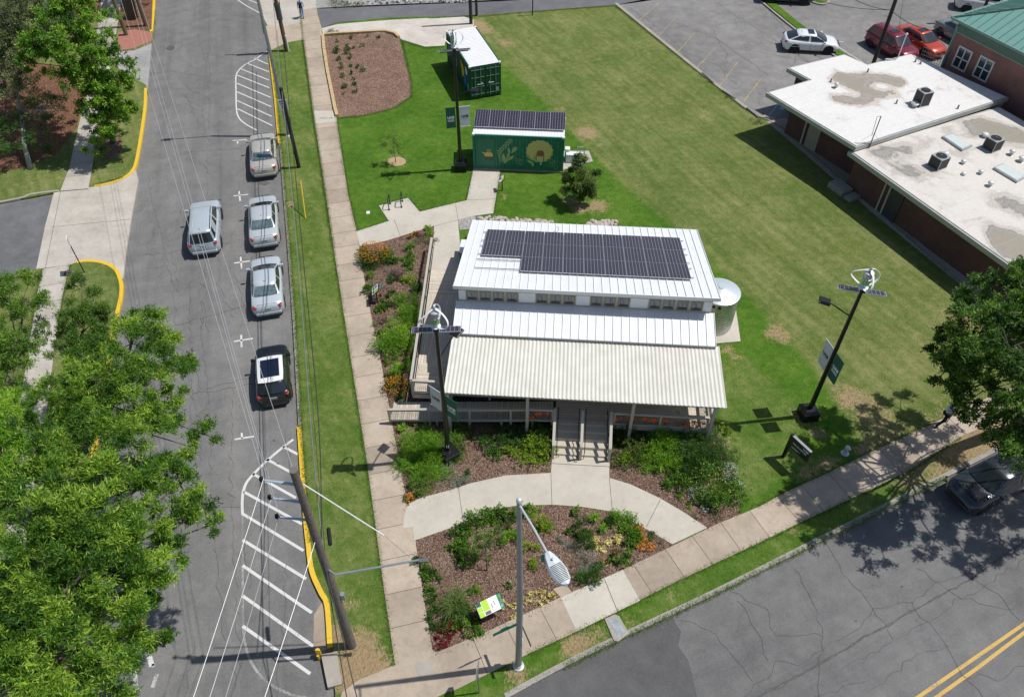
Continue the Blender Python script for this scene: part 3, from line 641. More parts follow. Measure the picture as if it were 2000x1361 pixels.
prof('wall', [(3.75, -.05), (3.75, 3.45), (5.22, 3.86), (5.22, 5.05), (12.9, 2.76), (12.9, -.05)], .18, 12.52, SIDING)
# upper roof
U0, U1, UZ0, UZ1 = 4.92, 13.14, 5.30, 2.87
def uz(y): return lerp(UZ0, UZ1, (y - U0) / (U1 - U0))
rm = MB()
def seam_roof(x0, x1, y0, z0, y1, z1, th, step, name):
    m = MB(); sl = math.atan2(z1 - z0, y1 - y0); L = math.hypot(y1 - y0, z1 - z0)
    m.add([(x0, y0, z0), (x1, y0, z0), (x1, y1, z1), (x0, y1, z1), (x0, y0, z0 - th), (x1, y0, z0 - th), (x1, y1, z1 - th), (x0, y1, z1 - th)],
          [(0, 1, 2, 3), (7, 6, 5, 4), (0, 4, 5, 1), (1, 5, 6, 2), (2, 6, 7, 3), (3, 7, 4, 0)])
    n = round((x1 - x0) / step)
    for i in range(n + 1):
        x = lerp(x0 + .012, x1 - .012, i / n)
        m.box((x, (y0 + y1) / 2, (z0 + z1) / 2 + .017), (.022, L - .02, .055), rx=sl)
    return m.build(name, ROOFW, house)
up = seam_roof(-.04, 12.76, U0, UZ0, U1, UZ1, .14, .405, 'upper_roof')
MB().box((6.36, U0 - .012, UZ0 - .09), (12.86, .04, .2)).box((-.06, U0 + .0, UZ0 - .07), (.03, .05, .14)).build('fascia', WHITE, house)
for x in (-.052, 12.772): MB().box((x, (U0 + U1) / 2, (UZ0 + UZ1) / 2 - .075), (.022, 8.55, .15), rx=math.atan2(UZ1 - UZ0, U1 - U0)).build('fascia', WHITE, house)
# clerestory band
CY = 5.215
MB().box((6.35, CY - .012, 4.46), (12.36, .02, .98)).build('clerestory_wall', CREAM, house)
def wx(u): return (u - 893) / (1396 - 893) * 12.62 + .02
GLASS = M('window_glass', (.10, .125, .125), .08, 0, var=.25, scale=1.5, spec=.9)
winf = M('window_frame_grey', (.21, .185, .15), .5)
for u in (924.4, 950.6, 976.6, 1003, 1062, 1088.6, 1115, 1168, 1194, 1221, 1282, 1308, 1335, 1362):
    x = wx(u); m = MB(); w, h = .50, .56; zc = 4.47
    w_ = MB()
    for dx, dz, a, b_2 in ((-w / 2, 0, .045, h), (w / 2, 0, .045, h), (0, -h / 2, w + .045, .045), (0, h / 2, w + .045, .045)): w_.box((x + dx, CY - .035, zc + dz), (a, .035, b_2))
    wo = w_.build('window', winf, house)
    MB().box((x, CY - .026, zc), (w - .04, .006, h - .04)).build('pane', GLASS, wo)
    MB().box((x, CY - .034, zc - h * .3), (w * .72, .012, .07)).tube([(x + .02, CY - .036, zc - .16), (x + random.uniform(-.08, .05), CY - .036, zc + .2)], .011, 5).build('crank', M('dark_bronze', (.035, .03, .028), .5), wo)
for a, b_2 in ((898, 912), (1016.6, 1049), (1129, 1155), (1234, 1268), (1375, 1391)):
    MB().box(((wx(a) + wx(b_2)) / 2, CY - .03, 4.47), (wx(b_2) - wx(a), .02, .62)).build('wall_panel', WHITE, house)
MB().box((6.35, CY - .028, 4.845), (12.3, .03, .11)).box((6.35, CY - .03, 4.1), (12.3, .03, .07)).build('band_trim', TRIM, house)
seam_roof(0.0, 12.72, 3.42, 3.56, 5.19, 4.04, .1, .405, 'lower_roof')
MB().box((6.36, 3.44, 3.44), (12.7, .04, .13)).build('flashing', DKTRIM, house)  # dark grey strip below the lower roof's front edge
# corrugated porch roof
nw = 68; ns = nw * 8; vs = []; z0, z1 = 3.17, 3.36
for y, z in ((-.02, z0), (3.62, z1)):
    for k in range(ns + 1):
        x = lerp(-.02, 12.92, k / ns); vs.append((x, y, z + .017 * cos(2 * pi * k / 8)))
vs += [(v[0], v[1], v[2] - .008) for v in vs]; n1 = ns + 1; fs = []
for k in range(ns): fs += [(k, k + 1, n1 + k + 1, n1 + k), (2 * n1 + n1 + k, 2 * n1 + n1 + k + 1, 2 * n1 + k + 1, 2 * n1 + k), (k, 2 * n1 + k, 2 * n1 + k + 1, k + 1)]
def porch_mat():
    m, t, b = nmat('corrugated_cream'); pos = worldpos(t)
    v = noise(t, 1.4, 5, .6, pos); sp = noise(t, 16, 3, .75, pos)
    c = ramp(t, v, [(.3, (.57, .555, .48)), (.7, (.67, .655, .585))]); c = mix(t, mth(t, 'GREATER_THAN', sp, .70), c, (.42, .39, .31))
    t.links.new(c, b.inputs['Base Color']); b.inputs['Roughness'].default_value = .6; return m
MB().add(vs, fs).build('porch_roof', porch_mat(), house, smooth=False)
PW = M('porch_wood_paint', (.45, .42, .355), .7, var=.08, scale=4)
MB().box((6.35, .16, 3.02), (12.75, .1, .2)).box((6.35, 1.9, 3.12), (12.6, .08, .14)).build('porch_beam', PW, house)
MB().box((.1, 1.8, 3.06), (.08, 3.4, .16)).box((12.62, 1.8, 3.06), (.08, 3.4, .16)).build('porch_beam', PW, house)
for x in (.12, 3.86, 8.78, 12.5): MB().box((x, .17, 1.46), (.14, .14, 2.93)).build('porch_post', PW, house)
for x in (12.5,): MB().box((x, 3.2, 1.5), (.14, .14, 3.0)).build('porch_post', PW, house)
# wall details on the porch: doors
for x in (6.0, 7.0): MB().box((x, 3.72, 1.9), (.92, .05, 2.08)).build('door', M('porch_door', (.34, .31, .26), .5), house)
# deck boards
def board_mat(name, axis, a=(.60, .52, .42)):
    m, t, b = nmat(name); oc = coords(t, 'Object'); sp = t.nodes.new('ShaderNodeSeparateXYZ'); t.links.new(oc, sp.inputs[0])
    q = mth(t, 'DIVIDE', sp.outputs[axis], .145); f = mth(t, 'FRACT', q); ln = mth(t, 'LESS_THAN', f, .13)
    fl = mth(t, 'FLOOR', q); wn = t.nodes.new('ShaderNodeTexWhiteNoise'); wn.noise_dimensions = '1D'; t.links.new(fl, wn.inputs['W'])
    base = mix(t, wn.outputs['Value'], tuple(x * .86 for x in a), tuple(x * 1.12 for x in a))
    base = mix(t, 1., base, ramp(t, noise(t, 5, 5, .7, oc), [(.3, (.86, .86, .86)), (.7, (1.1, 1.1, 1.1))]), 'MULTIPLY')
    c = mix(t, ln, base, tuple(x * .48 for x in a)); t.links.new(c, b.inputs['Base Color']); b.inputs['Roughness'].default_value = .85; return m
BX, BY = board_mat('deck_boards_long', 0), board_mat('deck_boards_cross', 1)
DZ = .85
deckf = MB().box((8.95, 2.1, DZ - .03), (7.5, 3.25, .06)).box((1.65, 2.75, DZ - .03), (7.1, 2.0, .06)).build('deck', BY, house)
WD = M('west_deck_side', (.33, .30, .25), .8)
MB().add([(-1.9, 1.75, DZ - .0), (.2, 1.75, DZ), (.2, 9.2, DZ - .28), (-2.25, 9.2, DZ - .28), (-1.9, 1.75, DZ - .07), (.2, 1.75, DZ - .07), (.2, 9.2, DZ - .35), (-2.25, 9.2, DZ - .35)],
         [(0, 1, 2, 3), (7, 6, 5, 4), (0, 4, 5, 1), (2, 6, 7, 3), (3, 7, 4, 0)]).build('west_deck', BX, house)
MB().add([(-2.25, 9.2, DZ - .28), (.2, 9.2, DZ - .28), (.2, 11.6, .36), (-2.42, 11.6, .36), (-2.25, 9.2, DZ - .35), (.2, 9.2, DZ - .35), (.2, 11.6, .28), (-2.42, 11.6, .28)],
         [(0, 1, 2, 3), (7, 6, 5, 4), (0, 4, 5, 1), (2, 6, 7, 3), (3, 7, 4, 0)]).build('west_deck', BY, house)
cp = MB().add([(-2.42, 11.6, .36), (-.72, 11.6, .36), (-.9, 14.0, .05), (-2.6, 14.0, .05), (-2.42, 11.6, -.1), (-.72, 11.6, -.1), (-.9, 14.0, -.1), (-2.6, 14.0, -.1)],
         [(0, 1, 2, 3), (0, 4, 5, 1), (1, 5, 6, 2), (2, 6, 7, 3), (3, 7, 4, 0)]).build('concrete_ramp', CONC_NEW, house)
a = cp.data.attributes.new('tone', 'FLOAT', 'POINT'); a.data.foreach_set('value', np.full(len(cp.data.vertices), .6, np.float32))
# skirts + joists
for c_, d_ in (((8.95, .44, DZ - .14), (7.5, .05, .26)), ((12.68, 2.1, DZ - .14), (.05, 3.25, .26)), ((-1.0, 1.74, DZ - .19), (1.9, .05, .3))): MB().box(c_, d_).build('deck_skirt', PW, house)
for x in (5.3, 6.2, 7.0, 7.7, 8.78, 10.0, 11.2, 12.5): MB().box((x, .6, .3), (.1, .1, .7)).build('deck_pier', PW, house)
# long entry ramp along the front
RX0, RX1, RZ0, RZ1, RY0, RY1 = -2.95, 5.1, .10, DZ, .48, 1.70
rz = lambda x: lerp(RZ0, RZ1, (x - RX0) / (RX1 - RX0))
MB().add([(RX0, RY0, RZ0), (RX1, RY0, RZ1), (RX1, RY1, RZ1), (RX0, RY1, RZ0), (RX0, RY0, RZ0 - .06), (RX1, RY0, RZ1 - .06), (RX1, RY1, RZ1 - .06), (RX0, RY1, RZ0 - .06)],
         [(0, 1, 2, 3), (7, 6, 5, 4), (0, 4, 5, 1), (1, 5, 6, 2), (2, 6, 7, 3), (3, 7, 4, 0)]).build('entry_ramp', BX, house)
for x in (-.6, 1.0, 2.6, 4.1): MB().box((x, RY0 + .02, (rz(x) - .05) / 2), (.1, .1, rz(x) + .05)).build('ramp_pier', PW, house)
WIRE = M('rail_mesh_wire', (.12, .12, .115), .5, .5, var=0)
def railing(name, a, b, h, posts=1.2, mesh=True, flowers=0, toe=.1, capw=.13, parent=house):
    """timber frame with welded wire mesh between a and b (deck level points)"""
    a = Vector(a); b = Vector(b); d = b - a; L = Vector((d.x, d.y, 0)).length; rz_ = math.atan2(d.y, d.x); sl = math.atan2(d.z, L)
    fr = MB(); mid = (a + b) / 2; LL = d.length
    fr.box(mid + Vector((0, 0, h)), (LL, capw, .045), rz=rz_, ry=-sl)
    fr.box(mid + Vector((0, 0, h - .10)), (LL, .045, .09), rz=rz_, ry=-sl)
    fr.box(mid + Vector((0, 0, toe)), (LL, .045, .09), rz=rz_, ry=-sl)
    n = max(1, round(L / posts))
    for i in range(n + 1):
        p = a.lerp(b, i / n); fr.box(p + Vector((0, 0, (h - .05) / 2 - .12)), (.09, .09, h + .18), rz=rz_)
    o = fr.build(name, PW, parent)
    if mesh:
        m = MB(); k = int(L / .1)
        for i in range(1, k):
            p = a.lerp(b, i / k); m.box(p + Vector((0, 0, (h + toe) / 2 - .02)), (.009, .009, h - toe - .1), rz=rz_)
        for j in range(1, 8): m.box(mid + Vector((0, 0, toe + .02 + j * (h - toe - .1) / 8)), (LL, .009, .009), rz=rz_, ry=-sl)
        m.build('wire_mesh', WIRE, o)
    fm = M('orange_metal_flower', (.75, .10, .02), .5, var=.15)
    r = random.Random(int(L * 100))
    for i in range(flowers):
        s = (i + .5 + r.uniform(-.3, .3)) / flowers; p = a.lerp(b, s) + Vector((0, 0, toe + .12 + r.random() * (h - toe - .4))); R_ = r.choice([.06, .09, .13])
        m = MB(); nrm = Vector((sin(rz_), -cos(rz_), 0)); c = p + nrm * .03; e = Vector((cos(rz_), sin(rz_), 0))
        pts = []
        for q in range(20):
            an = 2 * pi * q / 20; rr = R_ * (1 + .28 * cos(5 * an)); pts.append(c + e * cos(an) * rr + Vector((0, 0, 1)) * sin(an) * rr)
        m.add(pts + [p_ + nrm * .008 for p_ in pts], [tuple(range(20))[::-1], tuple(range(20, 40))] + [(q, (q + 1) % 20, 20 + (q + 1) % 20, 20 + q) for q in range(20)])
        m.build('flower_ornament', fm, o)
    return o
railing('ramp_railing', (RX0 + .02, RY0 - .02, RZ0), (RX1 - .05, RY0 - .02, RZ1), .95, 2.0)
railing('ramp_railing', (3.9, RY0 - .08, DZ), (5.1, RY0 - .08, DZ), .97, 1.2, flowers=5, mesh=False)
railing('deck_railing', (-1.88, 1.76, DZ), (3.8, 1.76, DZ), .95, 1.9)
railing('west_railing', (-1.95, 1.8, DZ), (-2.62, 13.6, .08), .95, 2.4)
railing('deck_railing', (7.95, .44, DZ), (12.42, .44, DZ), .97, 2.25, flowers=17)
railing('east_railing', (12.62, .5, DZ), (12.62, 3.6, DZ), .97, 1.6, flowers=5)
railing('steps_side_rail', (7.9, .44, DZ), (8.0, .44, DZ), .97, 1)
railing('north_railing', (1.0, 13.9, .1), (-.35, 15.1, .1), .8, 1.2, mesh=False)
# steps: two flights side by side
ST = M('step_boards', (.50, .45, .37), .85, var=.1, scale=5)
st = empty('steps', (0, 0, 0)); st.parent = house
nst = 5; run = .34; rise = DZ / 5
for i in range(nst):
    z = DZ - rise * (i + 1) + .0; y = .42 - run * (i + .5)
    if i < nst - 1 or True:
        MB().box((6.48, y, z - .02 if i < nst - 1 else .035), (2.6, run + .02, .045)).box((6.48, y + run / 2 - .01, z + rise / 2 - .03 if i < nst else .1), (2.56, .02, rise - .03)).build('tread', ST, st)
MB().box((6.5, -1.33, .06), (2.75, .22, .05)).build('tread', ST, st)
for x in (5.17, 6.48, 7.83):
    m = MB().box((x, .38, 1.15), (.11, .11, 1.6)).box((x, -1.12, .55), (.11, .11, 1.1))
    m.box((x, -.37, 1.5), (.13, 1.72, .045), rx=math.atan2(.8, 1.5)); m.box((x, -.37, .62), (.05, 1.72, .2), rx=math.atan2(.8, 1.5))
    m.build('step_railing', TRIM, st)
BLK = M('black_metal', (.012, .012, .013), .35, .2, var=.1)
for x in (5.33, 6.32, 6.64, 7.67):
    MB().tube([(x, .62, DZ + .55), (x, .62, DZ + .88), (x, .3, DZ + .86), (x, -1.1, .96), (x, -1.22, .92), (x, -1.22, .7)], .022, 6).tube([(x, -1.1, .1), (x, -1.1, .95)], .018, 6).build('handrail', BLK, st)
# gabion planter / utility box at the north west corner
MB().box((-.35, 13.0, .45), (.95, 1.15, .9)).build('stone_planter', GRAVEL, house)
MB().box((-.35, 13.05, .93), (1.0, 1.2, .05)).build('planter_cap', WHITE, house)
MB().box((-.82, 12.42, .45), (.08, .08, .9)).box((.1, 12.42, .45), (.08, .08, .9)).box((-.35, 12.42, .86), (1.0, .08, .08)).build('planter_frame', PW, house)
# solar panels: 10 x 3, two missing at the front left
def solar_mat():
    m, t, b = nmat('solar_cells'); oc = coords(t, 'Object'); sp = t.nodes.new('ShaderNodeSeparateXYZ'); t.links.new(oc, sp.inputs[0])
    fx = mth(t, 'FRACT', mth(t, 'DIVIDE', sp.outputs[0], .172)); fy = mth(t, 'FRACT', mth(t, 'DIVIDE', sp.outputs[1], .14))
    lx = mth(t, 'LESS_THAN', fx, .10); ly = mth(t, 'LESS_THAN', fy, .06)
    base = mix(t, noise(t, .7, 3, .5, worldpos(t)), (.022, .018, .034), (.042, .036, .055))
    c = mix(t, mth(t, 'MULTIPLY', ly, .45), base, (.32, .32, .38)); c = mix(t, mth(t, 'MULTIPLY', lx, .6), c, (.42, .42, .46))
    t.links.new(c, b.inputs['Base Color']); b.inputs['Roughness'].default_value = .22; b.inputs['Specular IOR Level'].default_value = .35; return m
SOLAR = solar_mat(); ALU = M('aluminium', (.62, .63, .65), .4, .7, var=.08)
def panel_meshes(w, l):
    f = MB().box((0, 0, 0), (w, l, .035)); fo = f.build('solar_panel', ALU)
    g_ = MB().box((0, 0, .019), (w - .03, l - .03, .006)); go = g_.build('cells', SOLAR)
    go.parent = fo; return fo
sl = math.atan2(UZ1 - UZ0, U1 - U0); PWD, PLN = 1.045, 1.72
proto = panel_meshes(PWD, PLN); first = True
for r in range(3):
    for c in range(10):
        if r == 2 and c < 2: continue
        o = proto if first else copy_tree(proto); first = False
        y = 11.58 - (r + .5) * 1.735 * cos(sl); x = .96 + (c + .5) * 1.062
        o.parent = up; o.location = (x, y, uz(y) + .14); o.rotation_euler = (sl, 0, 0)
RAIL = M('rail_aluminium', (.5, .5, .51), .45, .6)
for i, y in enumerate((11.3, 10.2, 9.5, 8.5, 7.85, 6.85)):
    x0 = .78; m = MB().box(((x0 + 11.75) / 2, y, uz(y) + .085), (11.75 - x0, .045, .045), rx=sl); m.build('panel_rail', RAIL, up)
MB().tube([(4.9, 12.0, uz(12.0)), (4.9, 12.0, uz(12) + .3), (4.8, 11.95, uz(12) + .36)], .025, 6).build('vent_pipe', ALU, up)
# ---- galvanised water tank
tk = empty('water_tank', P(1391, 632, 0), 0, 'round corrugated galvanised steel water tank with a conical lid beside the cottage', 'water tank')
def galv():
    m, t, b = nmat('galvanised'); pos = coords(t, 'Object')
    n = noise(t, 5, 4, .6, pos); c = ramp(t, n, [(.3, (.38, .40, .41)), (.7, (.60, .62, .63))]); t.links.new(c, b.inputs['Base Color'])
    b.inputs['Metallic'].default_value = .75; b.inputs['Roughness'].default_value = .24; return m
GALV = galv(); pr = []; TR = 1.02
for k in range(60):
    z = k * .05; pr.append((TR + .012 * sin(k * 1.6), .07 + z * .79))
MB().lathe((0, 0, 0), pr, 40).build('tank_body', GALV, tk, smooth=True)
MB().lathe((0, 0, 0), [(TR + .05, 2.38), (TR + .05, 2.44), (.5, 2.66), (.16, 2.74), (.14, 2.78), (.01, 2.78)], 40).build('tank_lid', M('galv_lid', (.62, .67, .70), .35, .35, var=.05), tk)
for a_ in (-2.05, -1.75): MB().lathe((0, 0, 0), [(.075, 0), (.075, .06), (.01, .061)], 14).xform(Matrix.Translation((TR * cos(a_), TR * sin(a_), 2.18)) @ Matrix.Rotation(a_, 4, 'Z') @ Matrix.Rotation(pi / 2, 4, 'Y')).build('outlet', BLK, tk)
MB().tube([(-.9, .6, 2.1), (-.9, .6, .2)], .05, 8).build('downpipe', WHITE, tk)
# ================================================================ CONTAINERS
CG = M('container_green', (.014, .19, .115), .5, var=.22, scale=2.5)
CGD = M('container_green_dark', (.006, .062, .036), .5, var=.25, scale=2.5)
CW = M('container_white_roof', (.76, .755, .75), .5, var=.05, scale=2)
def corrug(m, x0, x1, y, z0, z1, out, n, flip=1):
    """trapezoid corrugated sheet in the xz plane at y, bulging towards out"""
    pts = []
    p = (x1 - x0) / n
    for i in range(n):
        a = x0 + i * p; pts += [(a, 0), (a + p * .25, 0), (a + p * .5, 1), (a + p * .75, 1)]
    pts.append((x1, 0)); vs = []
    for x, k in pts: vs += [(x, y + out * k, z0), (x, y + out * k, z1)]
    m.add(vs, [(2 * i, 2 * i + 2, 2 * i + 3, 2 * i + 1)[::flip] for i in range(len(pts) - 1)])
def container(loc, rz, label, mat, nm='shipping_container'):
    t = empty(nm, loc, rz, label, 'shipping container'); Lh, Wh, H_ = 3.03, 1.22, 2.59
    b = MB().box((0, 0, .08 + (H_ - .1) / 2), (2 * Lh - .1, 2 * Wh - .12, H_ - .22))
    corrug(b, -Lh + .08, Lh - .08, -Wh + .045, .16, H_ - .1, -.036, 26, 1); corrug(b, -Lh + .08, Lh - .08, Wh - .045, .16, H_ - .1, .036, 26, -1)
    b.build('wall', mat, t)
    f = MB()
    for y in (-Wh + .04, Wh - .04):
        f.box((0, y, H_ - .06), (2 * Lh, .1, .12)); f.box((0, y, .09), (2 * Lh, .1, .16))
        for x in (-Lh + .06, Lh - .06): f.box((x, y, H_ / 2), (.14, .12, H_ - .02))
    for x in (-Lh + .05, Lh - .05): f.box((x, 0, H_ - .07), (.11, 2 * Wh - .1, .12)); f.box((x, 0, .09), (.11, 2 * Wh - .1, .16))
    f.build('frame', mat, t, bevel=.008)
    for x in (-Lh + .07, Lh - .07):
        for y in (-Wh + .06, Wh - .06):
            for z in (.07, H_ - .03): MB().box((x, y, z), (.18, .17, .12)).build('corner_casting', CW if z > 1 else mat, t, bevel=.01)
    r = MB(); corr = []
    r.box((0, 0, H_ - .015), (2 * Lh - .02, 2 * Wh - .02, .02))
    n = 28
    for i in range(n): r.box((lerp(-Lh + .2, Lh - .2, i / (n - 1)), 0, H_ + .004), (.10, 2 * Wh - .3, .02))
    r.build('roof', CW, t)
    return t, Lh, Wh, H_
a1 = P(925, 265, 2.6); b1 = P(1100, 272, 2.6); rzc = az(a1, b1); mid = (a1 + b1) / 2
nrm = Vector((-sin(rzc), cos(rzc), 0)); cc = mid + nrm * 1.22; cc.z = 0
MB_ = MB().box((cc.x, cc.y, .06), (6.1, 2.6, .12), rz=rzc); o = MB_.build('container_footing', CONC_TAN); o['kind'] = 'structure'
cont2, Lh, Wh, CH = container((cc.x, cc.y, .12), rzc, 'green container with a painted garden mural and solar panels along its roof', CG)
cont2.location.z = .1
# mural, painted flat on the front
def flat(name, pts, mat, y, parent, th=.004):
    """polygon (x,z) standing in the front plane at y"""
    n = len(pts); A = sum(pts[i][0] * pts[(i + 1) % n][1] - pts[(i + 1) % n][0] * pts[i][1] for i in range(n))
    if A < 0: pts = pts[::-1]
    vs = [(x, y, z) for x, z in pts] + [(x, y + th, z) for x, z in pts]
    return (vs, [tuple(range(n)), tuple(range(n, 2 * n))[::-1]])
mur = {}
def mflat(key, pts, layer): 
    v, f = flat('', pts, None, -Wh + .004 - .002 * layer, None); mur.setdefault(key, MB()).add(v, f)
def leaf(key, x, z, L, a, w=.28, layer=1):
    pts = []
    for i in range(7): s = i / 6; pts.append((s * L, w * L * .5 * sin(pi * s)))
    for i in range(5, 0, -1): s = i / 6; pts.append((s * L, -w * L * .5 * sin(pi * s)))
    mflat(key, [(x + px * cos(a) - py * sin(a), z + px * sin(a) + py * cos(a)) for px, py in pts], layer)
def ell(key, x, z, rx, rz_, layer, n=24, jag=0):
    mflat(key, [(x + rx * cos(2 * pi * i / n) * (1 + jag * ((i % 2) - .5)), z + rz_ * sin(2 * pi * i / n) * (1 + jag * ((i % 3) - 1))) for i in range(n)], layer)
mx = lambda u: lerp(-3.0, 3.0, (u - 200) / 1330); mz = lambda v: lerp(2.48, .2, (v - 345) / 465)
Z = lambda u, v: (mx(u), mz(v))
ell('disc_rim', *Z(1180, 545), .93, .88, 1, 40, .06); ell('disc', *Z(1180, 545), .86, .82, 2, 40, .02)
for i in range(16):
    a_ = 2 * pi * i / 16; x, z = Z(1180, 545); leaf('leaf_pale', x + .9 * cos(a_), z + .85 * sin(a_), .28, a_ + 1.8, .4, 3)
for bu, bv, n_, dl, sc, key in [(290, 370, 9, -26, .22, 'leaf_mid'), (490, 370, 6, -28, .24, 'leaf_mid'), (560, 470, 3, -30, .2, 'leaf_mid'), (890, 360, 4, -26, .22, 'leaf_mid'), (1440, 385, 5, -22, .2, 'leaf_mid')]:
    for i in range(n_):
        x, z = Z(bu + 6 * sin(i), bv - dl * i)
        for s_ in (-1, 1): leaf(key, x, z, sc, -pi / 2 + s_ * .55, .3, 1)
for (u1, v1, u2, v2) in [(770, 375, 600, 560)]:
    for i in range(8):
        x, z = Z(lerp(u1, u2, i / 7), lerp(v1, v2, i / 7))
        for s_ in (-1, 1): leaf('leaf_pale', x, z, .26, radians(-130) + s_ * .7, .32, 1)
for i, (u_, v_, a_, L_) in enumerate([(650, 770, 60, .8), (660, 740, 95, .7), (690, 720, 40, .7), (740, 620, 100, .6), (760, 590, 45, .65), (770, 560, 55, .5), (700, 690, 75, .6)]): leaf('leaf_pale', *Z(u_, v_), L_, radians(a_), .3, 1)
for i in range(5):
    x, z = Z(620 - 8 * i, 740 - 30 * i)
    for s_ in (-1, 1): leaf('leaf_pale', x, z, .22, pi / 2 + s_ * .8, .3, 1)
for a_, u_, v_ in [(100, 1090, 800), (140, 1080, 750), (60, 1080, 700), (120, 1040, 680)]: leaf('leaf_pale', *Z(u_, v_), .5, radians(a_), .35, 3)
for cx_, cz_, r_ in [(830, 690, .12), (860, 740, .13), (910, 760, .11), (880, 690, .1), (920, 700, .09), (1360, 690, .15), (1420, 700, .13), (1350, 760, .15), (1430, 785, .16), (1390, 730, .1)]:
    x, z = Z(cx_, cz_); n_ = 6
    for i in range(n_):
        a0, a1_ = 2 * pi * i / n_, 2 * pi * (i + 1) / n_; p0 = (x + r_ * cos(a0), z + r_ * sin(a0)); p1 = (x + r_ * cos(a1_), z + r_ * sin(a1_)); q0 = (x + (r_ - .022) * cos(a0), z + (r_ - .022) * sin(a0)); q1 = (x + (r_ - .022) * cos(a1_), z + (r_ - .022) * sin(a1_))
        mflat('line_pale', [p0, p1, q1, q0], 3)
# two painted standing figures, kept plain
x, z = Z(425, 640)
mflat('brown', [(x - .22, z - .1), (x + .25, z - .1), (x + .24, z - .42), (x + .12, z - .42), (x + .06, z - .2), (x - .06, z - .2), (x - .14, z - .42), (x - .25, z - .42)], 1)
mflat('yellow', [(x - .25, z - .1), (x + .26, z - .1), (x + .3, z + .08), (x + .18, z + .22), (x - .15, z + .22), (x - .3, z + .08)], 2)
ell('olive', x + .02, z + .34, .17, .16, 1, 16); mflat('pale_skin', [(x - .42, z + .15), (x - .25, z + .1), (x - .25, z + .2), (x - .42, z + .24)], 2)
x, z = Z(1195, 580)
mflat('rust', [(x - .2, z - .22), (x + .16, z - .22), (x + .24, z + .1), (x + .12, z + .24), (x - .12, z + .24), (x - .24, z + .1)], 4)
ell('pale_skin', x, z + .36, .13, .14, 4, 14); mflat('pale_skin', [(x - .05, z - .22), (x + .1, z - .22), (x + .08, z - .9), (x + .0, z - .9)], 4)
mflat('dark_line', [(x - .3, z - .6), (x - .26, z - .6), (x - .26, z + .0), (x - .3, z + .0)], 4); mflat('dark_line', [(x + .2, z - .6), (x + .24, z - .6), (x + .24, z + .0), (x + .2, z + .0)], 4)
mc_ = dict(disc=(.74, .60, .20), disc_rim=(.05, .10, .05), leaf_pale=(.38, .52, .24), leaf_mid=(.05, .25, .09), line_pale=(.36, .50, .26), brown=(.16, .07, .04), yellow=(.74, .58, .14), olive=(.30, .33, .12), pale_skin=(.62, .58, .45), rust=(.38, .12, .04), dark_line=(.03, .03, .025))
for k, m in mur.items(): m.build('mural', M('mural_' + k, mc_[k], .6, var=.15, scale=8), cont2)
MB().box((-2.2, -Wh - .005, 1.22), (1.15, .05, 2.15)).build('door', M('container_door_green', (.018, .16, .11), .5, var=.08), cont2).location = (0, .045, 0)
p0 = panel_meshes(1.0, 1.62); first = True
tl = radians(12)
for i in range(6):
    o = p0 if first else copy_tree(p0); first = False
    o.parent = cont2; o.location = (-2.5 + i * 1.005, .25, CH + .33); o.rotation_euler = (tl, 0, 0)
MB().box((0, -.35, CH + .08), (5.9, .04, .18)).box((0, .9, CH + .22), (5.9, .04, .45)).build('panel_rack', ALU, cont2)
# container 1
a1 = P(918, 133, 2.6); b1 = P(976, 123, 2.6); e = (b1 - a1); rz1 = math.atan2(e.y, e.x); ay = Vector((-sin(rz1), cos(rz1), 0))
cc = (a1 + b1) / 2 + ay * 3.03; cc.z = 0
cont1, *_ = container((cc.x, cc.y, .06), rz1 + pi / 2, 'dark green container with a bright white roof and double doors facing the lawn', CGD)
# its door end faces -x in local frame
LB = M('lock_bar', (.45, .5, .47), .4, .5)
for y in (-.59, .59):
    d = MB().box((-3.06, y, 1.33), (.03, 1.14, 2.3)); d = d.build('door', CGD, cont1)
    m = MB()
    for dy in (-.22, .22): m.tube([(-3.1, y + dy, .2), (-3.1, y + dy, 2.45)], .017, 6)
    for z in (.35, .95, 1.7, 2.3): m.box((-3.085, y, z), (.02, 1.0, .025))
    m.build('lock_bar', LB, d)
    MB().box((-3.12, y * .72, 1.15), (.03, .45, .03)).box((-3.12, y * .5, 1.22), (.03, .08, .06)).build('handle', WHITE, d)
for k, (c_, y0, y1, zz0, zz1) in enumerate([((.65, .45, .03), -1.6, -.9, .9, 2.1), ((.02, .12, .45), -2.2, -1.5, .4, 1.5), ((.55, .6, .6), -2.5, -1.9, 1.5, 2.2), ((.05, .35, .08), -2.9, -2.3, .5, 1.2), ((.02, .12, .45), -2.6, -2.3, .3, .9), ((.45, .3, .03), -1.2, -.7, 1.4, 2.3)]):
    r_ = random.Random(k + 3); pts = []
    for i in range(10):
        a_ = 2 * pi * i / 10; pts.append(((y0 + y1) / 2 + (y1 - y0) / 2 * cos(a_) * r_.uniform(.6, 1.1), (zz0 + zz1) / 2 + (zz1 - zz0) / 2 * sin(a_) * r_.uniform(.7, 1.1)))
    MB().add([(x, Wh + .001 + k * .002, z) for x, z in pts], [tuple(range(10))]).build('mural', M('mural_paint_%d' % k, c_, .6, var=.2, scale=6), cont1)
